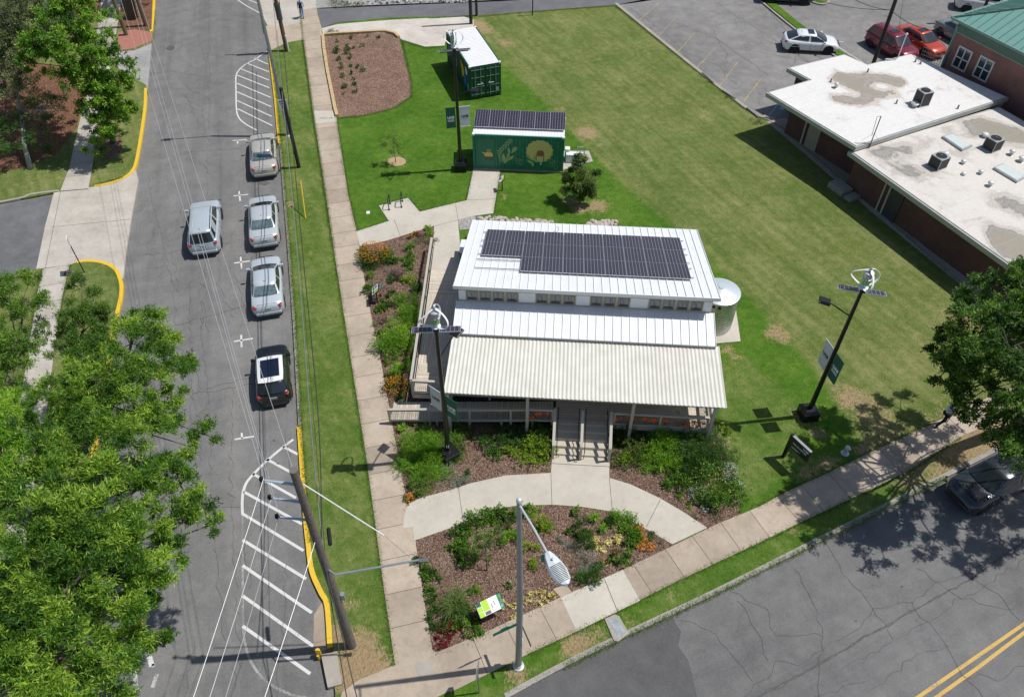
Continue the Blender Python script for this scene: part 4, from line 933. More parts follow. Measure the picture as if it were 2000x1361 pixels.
# white brush strokes on the far half of the same side
bs = MB()
for x0, zc_, rx_, rz_, a0, a1_ in ((1.9, 1.5, .25, .35, -1.4, 1.6), (1.2, 1.45, .28, .3, .4, 4.2), (.5, 1.3, .25, .35, 2.0, 5.6), (2.5, 1.4, .03, .6, -1.5, 1.5)):
    pts = [(x0 + rx_ * cos(lerp(a0, a1_, k / 9)), Wh + .012, zc_ + rz_ * sin(lerp(a0, a1_, k / 9))) for k in range(10)]; bs.tube(pts, .02, 4)
bs.build('mural', M('mural_white', (.6, .62, .6), .6), cont1)
MB().box((-3.09, -.92, .55), (.012, .22, .28)).build('door_plate', LB, cont1)
# ================================================================ BRICK BUILDINGS
def ray_wall(u, v, p0, d):
    """point where the line of sight meets the vertical plane through p0 along direction d"""
    q = P(u, v, 0) - Vector((0, 0, CAMH)); n = Vector((-d.y, d.x, 0)); o = Vector((0, 0, CAMH))
    t = (Vector(p0) - o).dot(n) / q.dot(n); return o + q * t
def brick_mat(name, a, b2, mortar):
    m, t, b = nmat(name); geo = t.nodes.new('ShaderNodeNewGeometry'); pos = geo.outputs['Position']
    rot = t.nodes.new('ShaderNodeMapping'); rot.inputs['Rotation'].default_value = (0, 0, radians(63)); t.links.new(pos, rot.inputs[0])
    sp = t.nodes.new('ShaderNodeSeparateXYZ'); t.links.new(rot.outputs[0], sp.inputs[0])
    cb = t.nodes.new('ShaderNodeCombineXYZ'); t.links.new(mth(t, 'ADD', sp.outputs[0], sp.outputs[1]), cb.inputs[0]); t.links.new(sp.outputs[2], cb.inputs[1])
    br = t.nodes.new('ShaderNodeTexBrick'); br.inputs['Scale'].default_value = 1; br.inputs['Brick Width'].default_value = .24; br.inputs['Row Height'].default_value = .09; br.inputs['Mortar Size'].default_value = .010
    br.inputs['Color1'].default_value = (*a, 1); br.inputs['Color2'].default_value = (*b2, 1); br.inputs['Mortar'].default_value = (*mortar, 1); t.links.new(cb.outputs[0], br.inputs[0])
    c = mix(t, 1., br.outputs[0], ramp(t, noise(t, .8, 5, .6, pos), [(.3, (.78, .78, .78)), (.7, (1.2, 1.15, 1.12))]), 'MULTIPLY')
    t.links.new(c, b.inputs['Base Color']); b.inputs['Roughness'].default_value = .9; return m
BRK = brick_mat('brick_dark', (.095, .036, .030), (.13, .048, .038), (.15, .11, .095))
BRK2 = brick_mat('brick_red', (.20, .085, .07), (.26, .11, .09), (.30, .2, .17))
def membrane(name, base, stains, seed, rotd=26):
    m, t, b = nmat(name); pos = worldpos(t)
    mp = t.nodes.new('ShaderNodeMapping'); mp.inputs['Location'].default_value = (seed, seed * .7, 0); t.links.new(pos, mp.inputs[0])
    n = noise(t, .32, 6, .62, mp.outputs[0], 1.2); n2 = noise(t, 1.6, 5, .7, mp.outputs[0], .8)
    v = mth(t, 'ADD', mth(t, 'MULTIPLY', n, .72), mth(t, 'MULTIPLY', n2, .28))
    v = mth(t, 'ADD', attr(t, 'stain'), mth(t, 'MULTIPLY', mth(t, 'SUBTRACT', v, .5), 2.6))
    c = ramp(t, v, [(.10, base), (.26, tuple(x * .93 for x in base)), (.44, stains[0]), (.50, tuple(x * 1.25 for x in stains[0])), (.70, stains[1]), (.86, tuple(x * 1.35 for x in stains[1])), (1.0, (.31, .28, .225))]); c = mix(t, .35, c, ramp(t, noise(t, 3.5, 6, .75, pos, 1.5), [(.3, (.6, .58, .55)), (.7, (1.15, 1.12, 1.08))]), 'MULTIPLY')
    r0 = t.nodes.new('ShaderNodeMapping'); r0.inputs['Rotation'].default_value = (0, 0, radians(-rotd)); t.links.new(pos, r0.inputs[0])
    sp = t.nodes.new('ShaderNodeSeparateXYZ'); t.links.new(r0.outputs[0], sp.inputs[0])
    ln = mth(t, 'LESS_THAN', mth(t, 'FRACT', mth(t, 'DIVIDE', sp.outputs[1], 1.9)), .014)
    c = mix(t, mth(t, 'MULTIPLY', ln, .45), c, (.45, .42, .38))
    t.links.new(c, b.inputs['Base Color']); b.inputs['Roughness'].default_value = .75; return m
MEMA = membrane('roof_membrane_white', (.72, .705, .68), ((.50, .44, .385), (.27, .24, .212)), 3.1)
MEMB = membrane('roof_membrane_stained', (.66, .62, .57), ((.46, .42, .375), (.25, .235, .215)), 9.4)
def stain_roof(name, pts, z, cell, mat, stains, root):
    grid_lawn_bm = None; poly = [(p[0], p[1]) for p in pts]
    o = grid_sheet(name, poly, z, cell, mat); me = o.data; n = len(me.vertices); co = np.empty(n * 3, np.float32); me.vertices.foreach_get('co', co); co = co.reshape(-1, 3); k = np.zeros(n)
    for u, v, r_, s_ in stains:
        p = P(u, v, z); k += s_ * np.exp(-((co[:, 0] - p.x) ** 2 + (co[:, 1] - p.y) ** 2) / (r_ * r_))
    a = me.attributes.new('stain', 'FLOAT', 'POINT'); a.data.foreach_set('value', k.astype(np.float32)); return child(o, root)
def grid_sheet(name, poly, top, cell, mat):
    bm = bmesh.new(); f = bm.faces.new([bm.verts.new((x, y, top)) for x, y in poly]); f.normal_update(); bmesh.ops.triangulate(bm, faces=[f])
    for ax in (0, 1):
        lo = min(p[ax] for p in poly); hi = max(p[ax] for p in poly); k = lo + cell
        while k < hi:
            bmesh.ops.bisect_plane(bm, geom=bm.verts[:] + bm.edges[:] + bm.faces[:], plane_co=(k, 0, 0) if ax == 0 else (0, k, 0), plane_no=(1, 0, 0) if ax == 0 else (0, 1, 0), dist=1e-5); k += cell
    bm.normal_update()
    if sum(f.normal.z for f in list(bm.faces)[:50]) < 0: bmesh.ops.reverse_faces(bm, faces=bm.faces[:])
    me = bpy.data.meshes.new(name); bm.to_mesh(me); bm.free(); me.materials.append(mat); o = bpy.data.objects.new(name, me); COL.objects.link(o); return o
STA = [(1637, 148, .8, .5), (1652, 160, .9, .7), (1668, 158, 1.0, .85), (1690, 155, .8, .6), (1710, 150, .8, .6), (1735, 156, .9, .8), (1755, 162, .7, .7), (1685, 174, .7, .5), (1648, 196, .7, .65), (1672, 198, .7, .6), (1695, 195, .8, .6), (1712, 184, .8, .75), (1740, 182, .6, .5), (1630, 190, .5, .4), (1800, 208, .5, .4)]
STB = [(1700, 292, .8, .5), (1735, 300, .9, .65), (1770, 288, 1.0, .6), (1810, 276, .9, .45), (1850, 258, 1., .4), (1885, 240, 1.1, .6), (1925, 245, 1.1, .85), (1955, 262, 1.2, .9), (1990, 268, 1.2, .8), (1900, 262, .8, .4), (1765, 326, 1.1, .5), (1790, 338, .9, .35), (1870, 300, .8, .4), (1960, 392, 1.0, .5), (1990, 405, 1.1, .6), (1950, 455, .8, .9), (1968, 478, .9, .95), (1990, 470, 1, .8), (1985, 498, 1, .8), (1870, 372, .9, .3), (1830, 400, 1, .25), (1830, 335, .7, .4), (1938, 300, .7, .4), (1730, 345, 1.2, .25)]
FAS = M('roof_edge_metal', (.42, .43, .41), .5, .3, var=.15, scale=2)
def off_poly(pts, d):
    """inset polygon (ccw) per edge distances"""
    n = len(pts); out = []
    L = []
    for i in range(n):
        a, b = Vector(pts[i]).to_2d(), Vector(pts[(i + 1) % n]).to_2d(); e = (b - a).normalized(); nn = Vector((-e.y, e.x)) * (d[i] if isinstance(d, (list, tuple)) else d)
        L.append((a + nn, e))
    for i in range(n):
        (p, r), (q, s) = L[i - 1], L[i]; k = r.x * s.y - r.y * s.x
        t = ((q - p).x * s.y - (q - p).y * s.x) / k; out.append(p + r * t)
    return out
ZA, ZB = 3.2, 2.8
pa = PX([(1496.5, 181), (1672, 288), (1971, 191), (1779, 105), (1694, 126), (1649, 106), (1537, 133), (1580, 156.5)], ZA)
bA = empty('brick_building', P(1600, 250), 0, 'low dark brick building under a bright white flat roof with a brown stain', 'building')
def child(o, root):
    o.parent = root; o.matrix_parent_inverse = Matrix.Translation(-root.location); return o
child(MB().prism([(p.x, p.y) for p in pa], ZA - .3, ZA - .02).build('fascia', FAS), bA)
child(MB().prism([tuple(p) for p in off_poly([(p.x, p.y) for p in pa], .10)], ZA - .1, ZA + .012).build('roof_deck', FAS), bA)
stain_roof('roof', off_poly([(p.x, p.y) for p in pa], .13), ZA + .02, .3, MEMA, STA, bA)
wa = off_poly([(p.x, p.y) for p in pa], [1.75, .7, .5, .5, .5, .5, .5, .9])
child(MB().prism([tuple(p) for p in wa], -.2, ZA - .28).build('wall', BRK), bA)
wA0, wA1 = Vector((*wa[0], 0)), Vector((*wa[1], 0)); dA = (wA1 - wA0).normalized(); nA = Vector((dA.y, -dA.x, 0))
BEIGE = M('beige_door', (.34, .31, .24), .7, var=.1)
q = ray_wall(1590, 262, wA0, dA); c = Vector((q.x, q.y, 1.25)) + nA * .03
child(MB().box(c, (1.0, .08, 2.6), rz=math.atan2(dA.y, dA.x)).build('door', BEIGE), bA)
q = ray_wall(1570, 262, wA0, dA)
child(MB().box((q.x + nA.x * .08, q.y + nA.y * .08, 1.4), (.1, .1, 2.8)).build('downspout', M('spout', (.55, .52, .44), .5)), bA)
# building B
aB = P(1657, 295, ZB); d1 = Vector((cos(radians(-63)), sin(radians(-63)), 0)); d2 = Vector((cos(radians(24.5)), sin(radians(24.5)), 0))
pb = [aB, aB + d1 * 21, aB + d1 * 21 + d2 * 13.0, aB + d2 * 13.0]
bB = empty('brick_building', aB + d1 * 8, 0, 'long low dark brick building with a stained grey and white flat roof and skylights', 'building'); bB.location.z = 0
child(MB().prism([(p.x, p.y) for p in pb], ZB - .32, ZB - .02).build('fascia', FAS), bB)
child(MB().prism([tuple(p) for p in off_poly([(p.x, p.y) for p in pb], .12)], ZB - .1, ZB + .012).build('roof_deck', FAS), bB)
stain_roof('roof', off_poly([(p.x, p.y) for p in pb], .15), ZB + .02, .3, MEMB, STB, bB)
pq = (pa[1] + pa[2]) / 2; eA = (pa[2] - pa[1]); child(MB().box((pq.x - .12 * 0, pq.y + .16, ZA - .42), (eA.length - .5, .12, .42), rz=math.atan2(eA.y, eA.x)).build('parapet_band', M('parapet_beige', (.34, .30, .24), .8, var=.2)), bA)
wb_ = off_poly([(p.x, p.y) for p in pb], [.62, .5, .3, .25])
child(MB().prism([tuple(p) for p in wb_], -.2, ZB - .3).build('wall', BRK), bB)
wB0 = Vector((*wb_[0], 0)); nB = Vector((d1.y, -d1.x, 0))
for u, v, wd, col in ((1741, 405, 1.0, (.05, .05, .055)),):
    q = ray_wall(u, v, wB0, d1); child(MB().box((q.x + nB.x * .02, q.y + nB.y * .02, 1.1), (1.15, .06, 2.2), rz=radians(-63)).build('door', M('dark_door', col, .5)), bB)
for u in (1722, 1734):
    q = ray_wall(u, 385, wB0, d1); child(MB().box((q.x + nB.x * .08, q.y + nB.y * .08, 1.2), (.08, .08, 2.4)).build('downspout', M('spout', (.55, .52, .44))), bB)
q = ray_wall(1655, 360, wB0, d1)
child(MB().box((q.x + nB.x * .6, q.y + nB.y * .6, .2), (1.3, .9, .4), rz=radians(-63)).box((q.x + nB.x * .6 + .55, q.y + nB.y * .6 - .9, .1), (.6, .9, .2), rz=radians(-63)).build('door_step', KERB), bB)
csheet('building_walk', [(1497, 238), (1530, 232), (1560, 240), (1620, 300), (1720, 390), (1920, 545), (1950, 590), (1925, 600), (1893, 570), (1700, 412), (1560, 290)], .03, CONC_GREY, .2, .2)
# green roofed building
GRN = M('green_seam_roof', (.20, .40, .335), .42, .2, var=.06, scale=1.5)
GRND = M('green_frieze', (.07, .14, .105), .5, .2, var=.15)
ZG = 6.1
eg = P(1860, 35, ZG); g1 = Vector((cos(radians(-62.2)), sin(radians(-62.2)), 0)); g2 = Vector((cos(radians(27.8)), sin(radians(27.8)), 0))
bG = empty('brick_building', Vector((eg.x, eg.y, 0)) + g1 * 5 + g2 * 5, 0, 'tall red brick building with a pale green standing seam metal hip roof', 'building')
Lg, Wg, rs = 26., 15., .42
c0, c1, c2, c3 = eg, eg + g1 * Lg, eg + g1 * Lg + g2 * Wg, eg + g2 * Wg
r0 = eg + g1 * (Wg / 2) + g2 * (Wg / 2) + Vector((0, 0, Wg / 2 * rs)); r1 = eg + g1 * (Lg - Wg / 2) + g2 * (Wg / 2) + Vector((0, 0, Wg / 2 * rs))
rm = MB().add([c0, c1, c2, c3, r0, r1, c0 - Vector((0, 0, .1)), c1 - Vector((0, 0, .1)), c2 - Vector((0, 0, .1)), c3 - Vector((0, 0, .1))], [(0, 1, 5, 4), (1, 2, 5), (2, 3, 4, 5), (3, 0, 4), (6, 9, 8, 7), (0, 6, 7, 1), (3, 9, 6, 0)])
child(rm.build('roof', GRN), bG)
sm_ = MB(); k = 0.3
while k < 22:
    h = min(k, Wg / 2); a_ = c0 + g1 * k; b_2 = a_ + g2 * h + Vector((0, 0, h * rs)); sm_.tube([a_ + Vector((0, 0, .02)), b_2 + Vector((0, 0, .02))], .028, 4); k += .58
k = .3
while k < Wg:
    h = min(k, Wg - k); a_ = c0 + g2 * k; b_2 = a_ + g1 * h + Vector((0, 0, h * rs)); sm_.tube([a_ + Vector((0, 0, .02)), b_2 + Vector((0, 0, .02))], .028, 4); k += .45
sm_.tube([c0 + Vector((0, 0, .03)), r0 + Vector((0, 0, .03))], .07, 6)
child(sm_.build('roof_seam', M('green_seam', (.07, .16, .13), .5)), bG)
child(MB().tube([c0 + g1 * .0 - g2 * .06, c1 - g2 * .06], .09, 6).tube([c0 - g1 * .06, c3 - g1 * .06], .09, 6).build('gutter', M('green_gutter', (.17, .30, .25), .45)), bG)
wg = off_poly([(p.x, p.y) for p in (c0, c1, c2, c3)], .45)
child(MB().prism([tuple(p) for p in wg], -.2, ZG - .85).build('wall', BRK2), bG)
wf = off_poly([(p.x, p.y) for p in (c0, c1, c2, c3)], .38)
child(MB().prism([tuple(p) for p in wf], ZG - .87, ZG - .08).build('frieze', GRND), bG)
wl = off_poly([(p.x, p.y) for p in (c0, c1, c2, c3)], .36); child(MB().prism([tuple(p) for p in wl], ZG - .93, ZG - .86).build('band_trim', M('green_gutter', (.17, .30, .25))), bG)
wG0 = Vector((*wg[0], 0)); nG = Vector((g1.y, -g1.x, 0))
child(MB().box((wG0.x + nG.x * .05, wG0.y + nG.y * .05, ZG / 2 - .4), (.14, .14, ZG - .2)).build('downspout', M('green_gutter', (.17, .3, .25))), bG)
WFR = M('white_window_frame', (.66, .66, .63), .5); GLD = M('dark_glass', (.035, .045, .05), .1, var=.3, scale=1, spec=.9)
for u, v in ((1879.5, 115.5), (1921, 135)):
    q = ray_wall(u, v, wG0, g1); m4 = frame4(q + nG * .02, -g1 if False else g1, (0, 0, 1))
    f = MB()
    W_, H__ = 1.1, 1.45
    for dx, dz, a_, b_2 in ((-W_ / 2, 0, .1, H__), (W_ / 2, 0, .1, H__), (0, -H__ / 2, W_ + .1, .1), (0, H__ / 2, W_ + .1, .1), (0, 0, .08, H__), (0, 0, W_, .07)): f.box((dx, dz, 0), (a_, b_2, .08))
    wo = child(f.xform(m4).build('window', WFR), bG)
    pn = MB().box((0, 0, -.02), (W_, H__, .04)).xform(m4).build('pane', GLD); pn.parent = wo; pn.matrix_parent_inverse = Matrix.Identity(4); pn.matrix_parent_inverse = Matrix.Translation((0, 0, 0))
    pn.matrix_parent_inverse = (Matrix.Translation(bG.location) @ wo.matrix_parent_inverse).inverted() if False else Matrix.Identity(4)
# ---- roof equipment
def ac_unit(p, rz, s, hh, label):
    t = empty('air_conditioner', p, rz, label, 'air conditioner', 'air conditioners on the flat roofs')
    MB().box((0, 0, hh / 2 + .05), (s, s, hh)).build('casing', M('ac_fins', (.045, .045, .047), .6, .3, var=.3, scale=12), t, bevel=.04)
    f = MB().box((0, 0, hh + .06), (s + .03, s + .03, .05))
    for i in (-1, 1):
        for j in (-1, 1): f.box((i * s * .49, j * s * .49, hh / 2 + .05), (.05, .05, hh))
    f.box((0, 0, .03), (s + .04, s + .04, .06)); f.build('top_frame', M('ac_grey', (.36, .37, .38), .5, .3), t, bevel=.015)
    MB().lathe((0, 0, hh + .087), [(s * .42, 0), (s * .42, .012), (s * .36, .012), (s * .34, .001), (.01, .001)], 24).build('fan_ring', M('fan_black', (.015, .015, .016), .6), t)
    m = MB()
    for k in range(8): a = k * pi / 4; m.box((cos(a) * s * .2, sin(a) * s * .2, hh + .11), (s * .36, .012, .012), rz=a)
    m.lathe((0, 0, hh + .1), [(.07, 0), (.07, .03), (.01, .031)], 12).build('fan_guard', M('fan_guard', (.10, .10, .105), .5, .5), t)
    MB().tube([(s * .5, .1, .2), (s * .75, .2, .3), (s * .95, .15, .12), (s * 1.2, .3, .05)], .025, 6).tube([(s * .5, -.1, .25), (s * .8, 0, .35), (s * 1.1, .1, .1)], .02, 6).build('refrigerant_pipe', M('pipe_grey', (.42, .41, .39), .5), t)
    return t
def vent(p, r, h, label, nm='roof_vent', kind=0, group='small vents on the flat roofs'):
    t = empty(nm, p, 0, label, 'roof vent', group)
    if kind == 0:
        MB().lathe((0, 0, 0), [(r * 1.3, 0), (r * .7, .05), (r * .6, h * .7), (r * .6, h)], 14).build('pipe', M('vent_metal', (.50, .49, .46), .5, .4), t)
        MB().lathe((0, 0, h), [(r, -.06), (r * 1.1, 0), (r * .8, .07), (.01, .1)], 14).build('cap', M('vent_cap', (.66, .66, .64), .45, .3), t)
    else:
        MB().lathe((0, 0, 0), [(r * 2.4, 0), (r * 1.1, .05), (r, h), (r * .7, h + .01), (.01, h)], 10).build('pipe', M('vent_dark', (.20, .18, .16), .6, .2), t)
    return t
ac_unit(P(1797, 204, ZA), radians(20), .75, .95, 'tall grey air conditioner standing on the bright white roof')
ac_unit(P(1829, 326, ZB), radians(28), .78, .72, 'black box air conditioner on the stained roof, nearest the lawn')
ac_unit(P(1935, 291, ZB), radians(28), .78, .72, 'black box air conditioner on the stained roof, nearest the green roofed building')
vent(P(1785, 209, ZA), .26, .28, 'wide white capped vent in front of the tall air conditioner', group=None)
vent(P(1632, 172, ZA), .16, .3, 'squat metal vent beside the brown roof stain', group=None)
for u, v, l in ((1694, 142, 'thin vent pipe behind the brown stain on the white roof'), (1750, 203, 'thin vent pipe left of the tall air conditioner'), (1870, 213, 'thin vent pipe near the right corner of the white roof'), (1787, 122, 'left of two thin vent pipes at the back edge of the white roof'), (1797, 126, 'right of two thin vent pipes at the back edge of the white roof'), (1622, 161, 'thin vent pipe left of the squat metal vent')):
    vent(P(u, v, ZA), .05, .28, l, 'vent_pipe', 1)
for u, v, r, h, l in ((1845, 306, .2, .25, 'round white vent behind the nearest black air conditioner'), (1880, 320, .15, .2, 'small white capped vent between the two black air conditioners'), (1881, 342, .14, .12, 'low grey box vent in front of the capped vent'), (1914, 340, .15, .2, 'small white vent beside a thin brown pipe'), (1932, 364, .17, .28, 'round topped vent between the two skylights'), (1974, 303, .17, .3, 'rusty mushroom vent right of the farther black air conditioner'), (1993, 316, .2, .3, 'silver vent at the right edge of the stained roof'), (1922, 268, .22, .22, 'wide silver vent behind the farther black air conditioner')):
    vent(P(u, v, ZB), r, h, l)
def skylight(a, b, c, d, label):
    pts = PX([a, b, c, d], ZB); cen = sum(pts, Vector()) / 4
    t = empty('skylight', cen, 0, label, 'skylight', 'flat rectangular skylights')
    loc = [p - cen for p in pts]
    child_ = MB().prism([(p.x, p.y) for p in loc], 0, .16).build('kerb_frame', FAS, t)
    inn = [p * .88 for p in loc]; MB().prism([(p.x, p.y) for p in inn], .14, .185).build('pane', M('skylight_pane', (.60, .64, .61), .2, var=.08), t)
skylight((1838, 270), (1858, 265), (1898, 288), (1878, 297), 'flat skylight near the middle of the stained roof')
skylight((1938, 331), (1957, 323), (2003, 348), (1985, 359), 'flat skylight at the right edge of the stained roof')
# service mast and aerial
t = empty('antenna_mast', P(1697, 290, ZB), 0, 'thin black guyed mast at the corner where the two flat roofs meet', 'antenna mast')
hm = 2.3; top_ = (.25, .2, hm)
MB().tube([(0, 0, 0), (.0, .0, hm)], .03, 6).build('mast', BLK, t)
MB().tube([(0, 0, hm), (-.18, .1, hm - .1), (-.1, .05, .9)], .018, 5).tube([(0, 0, 1.1), (-.8, .5, .0)], .008, 4).tube([(0, 0, 1.1), (.9, -.2, 0)], .008, 4).build('conduit', M('conduit_grey', (.4, .4, .4), .5, .4), t)
t = empty('service_mast', P(1752, 118, ZA), 0, 'bent white conduit mast at the back of the white roof', 'service mast')
MB().tube([(-.9, -.05, .12), (-.1, 0, .1), (0, 0, .2), (0, 0, 1.9)], .035, 6).build('conduit', WHITE, t)
MB().lathe((0, 0, 1.9), [(.06, 0), (.1, .08), (.02, .16)], 8).build('weatherhead', M('vent_cap', (.66, .66, .64)), t)
t = empty('ramp_guardrail', P(1805, 118, 0), 0, 'grey pipe guardrail between the orange car and the green roofed building', 'guardrail')
m = MB()
a_ = P(1795, 118, 0) - t.location; b_2 = P(1832, 132, 0) - t.location
for k in range(9):
    p = a_.lerp(b_2, k / 8); m.tube([(p.x, p.y, 0), (p.x, p.y, 1.1)], .02, 5)
for z in (1.1, .8, .5, .2): m.tube([(a_.x, a_.y, z), (b_2.x, b_2.y, z)], .02, 5)
m.build('rail', M('rail_grey', (.33, .33, .33), .5, .5), t)
# wheel stops
for i, (a_, b_2, l) in enumerate((((1371, 143), (1394, 164), 'weathered wheel stop at the lawn edge, farthest of the three'), ((1410, 178), (1437, 195), 'weathered wheel stop at the lawn edge, middle of the three'), ((1458, 212), (1482, 231), 'weathered wheel stop nearest the white roofed building'))):
    p, q = P(*a_), P(*b_2); MBx = MB().box((0, 0, .06), ((q - p).length, .16, .13), taper=.93); o = MBx.build('wheel_stop', M('old_concrete', (.20, .19, .17), .9, var=.35, scale=6), bevel=.01)
    o.location = (p + q) / 2; o.rotation_euler = (0, 0, az(p, q)); tag(o, l, 'wheel stop', 'wheel stops beside the lawn')
# ================================================================ VEHICLES (local x forward, origin on the ground below the centre)
GLC = M('car_glass', (.02, .026, .03), .06, 0, var=0, spec=1.0)
GLS = M('car_glass_interior', (.10, .14, .15), .08, 0, var=.9, scale=4, spec=1.0)
TYRE = M('tyre', (.018, .018, .018), .85, var=.2); RIM = M('alloy_rim', (.42, .43, .44), .3, .8, var=.1); RIMB = M('black_rim', (.02, .02, .02), .4, .5)
REDL = M('tail_lamp', (.30, .012, .015), .2, spec=.8, var=.1); CLRL = M('head_lamp', (.62, .64, .66), .12, .2, spec=.9, var=.1)
PLAST = M('black_plastic', (.022, .022, .023), .6); SEAM = M('panel_gap', (.012, .012, .012), .8, var=0); CHROME = M('chrome', (.62, .63, .64), .15, .95, var=0)
PLATE = M('license_plate', (.42, .5, .46), .5, var=.3, scale=30)
def paint(name, col, metal=.25): return M('paint_' + name, col, .28, metal, var=.02, scale=1.2, spec=.6, coat=.8)
def loft(secs, closed_ends=True):
    """secs: list of rings (same count) -> MB"""
    n = len(secs[0]); vs = [p for s in secs for p in s]; fs = []
    for i in range(len(secs) - 1):
        for k in range(n):
            a = i * n + k; b = i * n + (k + 1) % n; fs.append((a, a + n, b + n, b))
    if closed_ends: fs += [tuple(range(n)), tuple(range((len(secs) - 1) * n, len(secs) * n))[::-1]]
    return MB().add(vs, fs)
def interp(tab, x):
    if x <= tab[0][0]: return tab[0][1]
    for (a, b), (c, d) in zip(tab, tab[1:]):
        if x <= c: t = (x - a) / (c - a); t = t * t * (3 - 2 * t) * .5 + t * .5; return lerp(b, d, t)
    return tab[-1][1]
CARS = {
 # deck profile (s, z) s from rear 0 to front 1; cabin: rear base, rear top, front top, front base (s), roof z
 'sedan': dict(L=4.75, W=1.8, deck=[(0, .80), (.02, .93), (.05, 1.0), (.20, 1.04), (.30, .98), (.62, .95), (.72, .98), (.90, .86), (.97, .74), (1, .60)], cab=(.165, .30, .56, .745, 1.44), waist=.93),
 'suv': dict(L=4.7, W=1.86, deck=[(0, .85), (.015, 1.02), (.04, 1.12), (.3, 1.12), (.62, 1.08), (.75, 1.10), (.92, 1.0), (.97, .86), (1, .70)], cab=(.015, .085, .60, .755, 1.70), waist=1.05),
 'hatch': dict(L=4.45, W=1.8, deck=[(0, .80), (.015, .95), (.05, 1.02), (.12, 1.02), (.3, .98), (.62, .94), (.72, .95), (.90, .84), (.97, .70), (1, .56)], cab=(.05, .25, .54, .75, 1.43), waist=.92),
 'mini': dict(L=3.72, W=1.70, deck=[(0, .80), (.02, .93), (.05, .98), (.3, .96), (.66, .94), (.74, .97), (.93, .90), (.98, .78), (1, .62)], cab=(.03, .15, .62, .745, 1.41), waist=.94),
}
def make_car(kind, pnt, label, pos, heading, cat='car', rim=RIM, roofmat=None, group=None, rails=False, sunroof=False, tex=(), glassb=GLS, plate=PLATE, scale=1., zr=None, dark=False):
    c = CARS[kind]; L, W_, = c['L'] * scale, c['W'] * scale; t = empty('parked_car' if group != 'drive' else 'moving_car', pos, heading, label, cat, None if group == 'drive' else group)
    N_ = 34; secs = []
    for i in range(N_ + 1):
        s = i / N_; s = s * s * (3 - 2 * s) * .35 + s * .65
        e = min(s, 1 - s); x = (s - .5) * L; rnd = 1 - .30 * max(0, 1 - e / (.075 if s < .5 else .11)) ** 2.0
        w = W_ / 2 * rnd * (1 - .03 * max(0, (s - .6) / .4)); zd = interp(c['deck'], s); zb = .22 + .16 * max(0, 1 - e / .05) ** 1.5; zw = min(c['waist'] * .82, zd - .12)
        x += 0
        ring = [(x, -w * .90, zb), (x, -w * .985, zb + .12), (x, -w, zw * .72), (x, -w * .995, zw), (x, -w * .93, zd - .045), (x, -w * .84, zd), (x, -w * .4, zd + .022), (x, 0, zd + .03)]
        ring += [(a, -b, z) for a, b, z in ring[-2::-1]]
        secs.append(ring)
    body = loft(secs).build('body', pnt, t, smooth=True)
    rb, rt, ft, fb, zr_ = c['cab']; zr_ = zr or zr_; X = lambda s: (s - .5) * L
    def deckz(s): return interp(c['deck'], s)
    zbr, zbf = deckz(rb) + .01, deckz(fb) + .01; wb, wt = W_ / 2 * .90, W_ / 2 * (.78 if kind == 'mini' else .70); wbr, wbf = wb * .93, wb * .96; wtr, wtf = wt * .95, wt
    cs = []
    def csec(x, hw, z, zb_):  # ring of cabin at x
        return None
    # cabin as a grid: base ring, top ring with cambered roof
    base = [(X(rb), -wbr, zbr), (X(lerp(rb, fb, .3)), -wb, deckz(.35)), (X(lerp(rb, fb, .7)), -wb, deckz(.6)), (X(fb), -wbf, zbf), (X(fb) + .10, -wbf * .5, zbf + .0), (X(fb) + .13, 0, zbf), (X(fb) + .10, wbf * .5, zbf), (X(fb), wbf, zbf), (X(lerp(rb, fb, .7)), wb, deckz(.6)), (X(lerp(rb, fb, .3)), wb, deckz(.35)), (X(rb), wbr, zbr), (X(rb) - .05, wbr * .5, zbr), (X(rb) - .07, 0, zbr), (X(rb) - .05, -wbr * .5, zbr)]
    zt = zr_ - .05
    topr = [(X(rt), -wtr, zt - .02), (X(lerp(rt, ft, .3)), -wt, zt), (X(lerp(rt, ft, .7)), -wt, zt), (X(ft), -wtf, zt - .02), (X(ft) + .05, -wtf * .5, zt), (X(ft) + .06, 0, zt + .005), (X(ft) + .05, wtf * .5, zt), (X(ft), wtf, zt - .02), (X(lerp(rt, ft, .7)), wt, zt), (X(lerp(rt, ft, .3)), wt, zt), (X(rt), wtr, zt - .02), (X(rt) - .04, wtr * .5, zt), (X(rt) - .05, 0, zt + .005), (X(rt) - .04, -wtr * .5, zt)]
    n = 14; vs = [(a, b, z - .06) for a, b, z in base] + topr; fs = [(k, (k + 1) % n, n + (k + 1) % n, n + k) for k in range(n)]
    m = MB().add(vs, fs)
    cen = Vector(((X(rt) + X(ft)) / 2, 0, 0))
    inn = [((a - cen.x) * .86 + cen.x, b * .84, zr_ - .008 * 0) for a, b, z in topr]; o_ = len(m.v); m.v += inn; m.f += [(n + k, n + (k + 1) % n, o_ + (k + 1) % n, o_ + k) for k in range(n)]
    o2 = len(m.v); m.v += [((a - cen.x) * .4 + cen.x, b * .4, zr_ + .028) for a, b, z in inn]; m.f += [(o_ + k, o_ + (k + 1) % n, o2 + (k + 1) % n, o2 + k) for k in range(n)] + [tuple(range(o2, o2 + n))]
    cab = m.build('cabin', PLAST if dark else pnt, t, smooth=False)
    for pl in cab.data.polygons: pl.use_smooth = abs(pl.normal.z) > .6
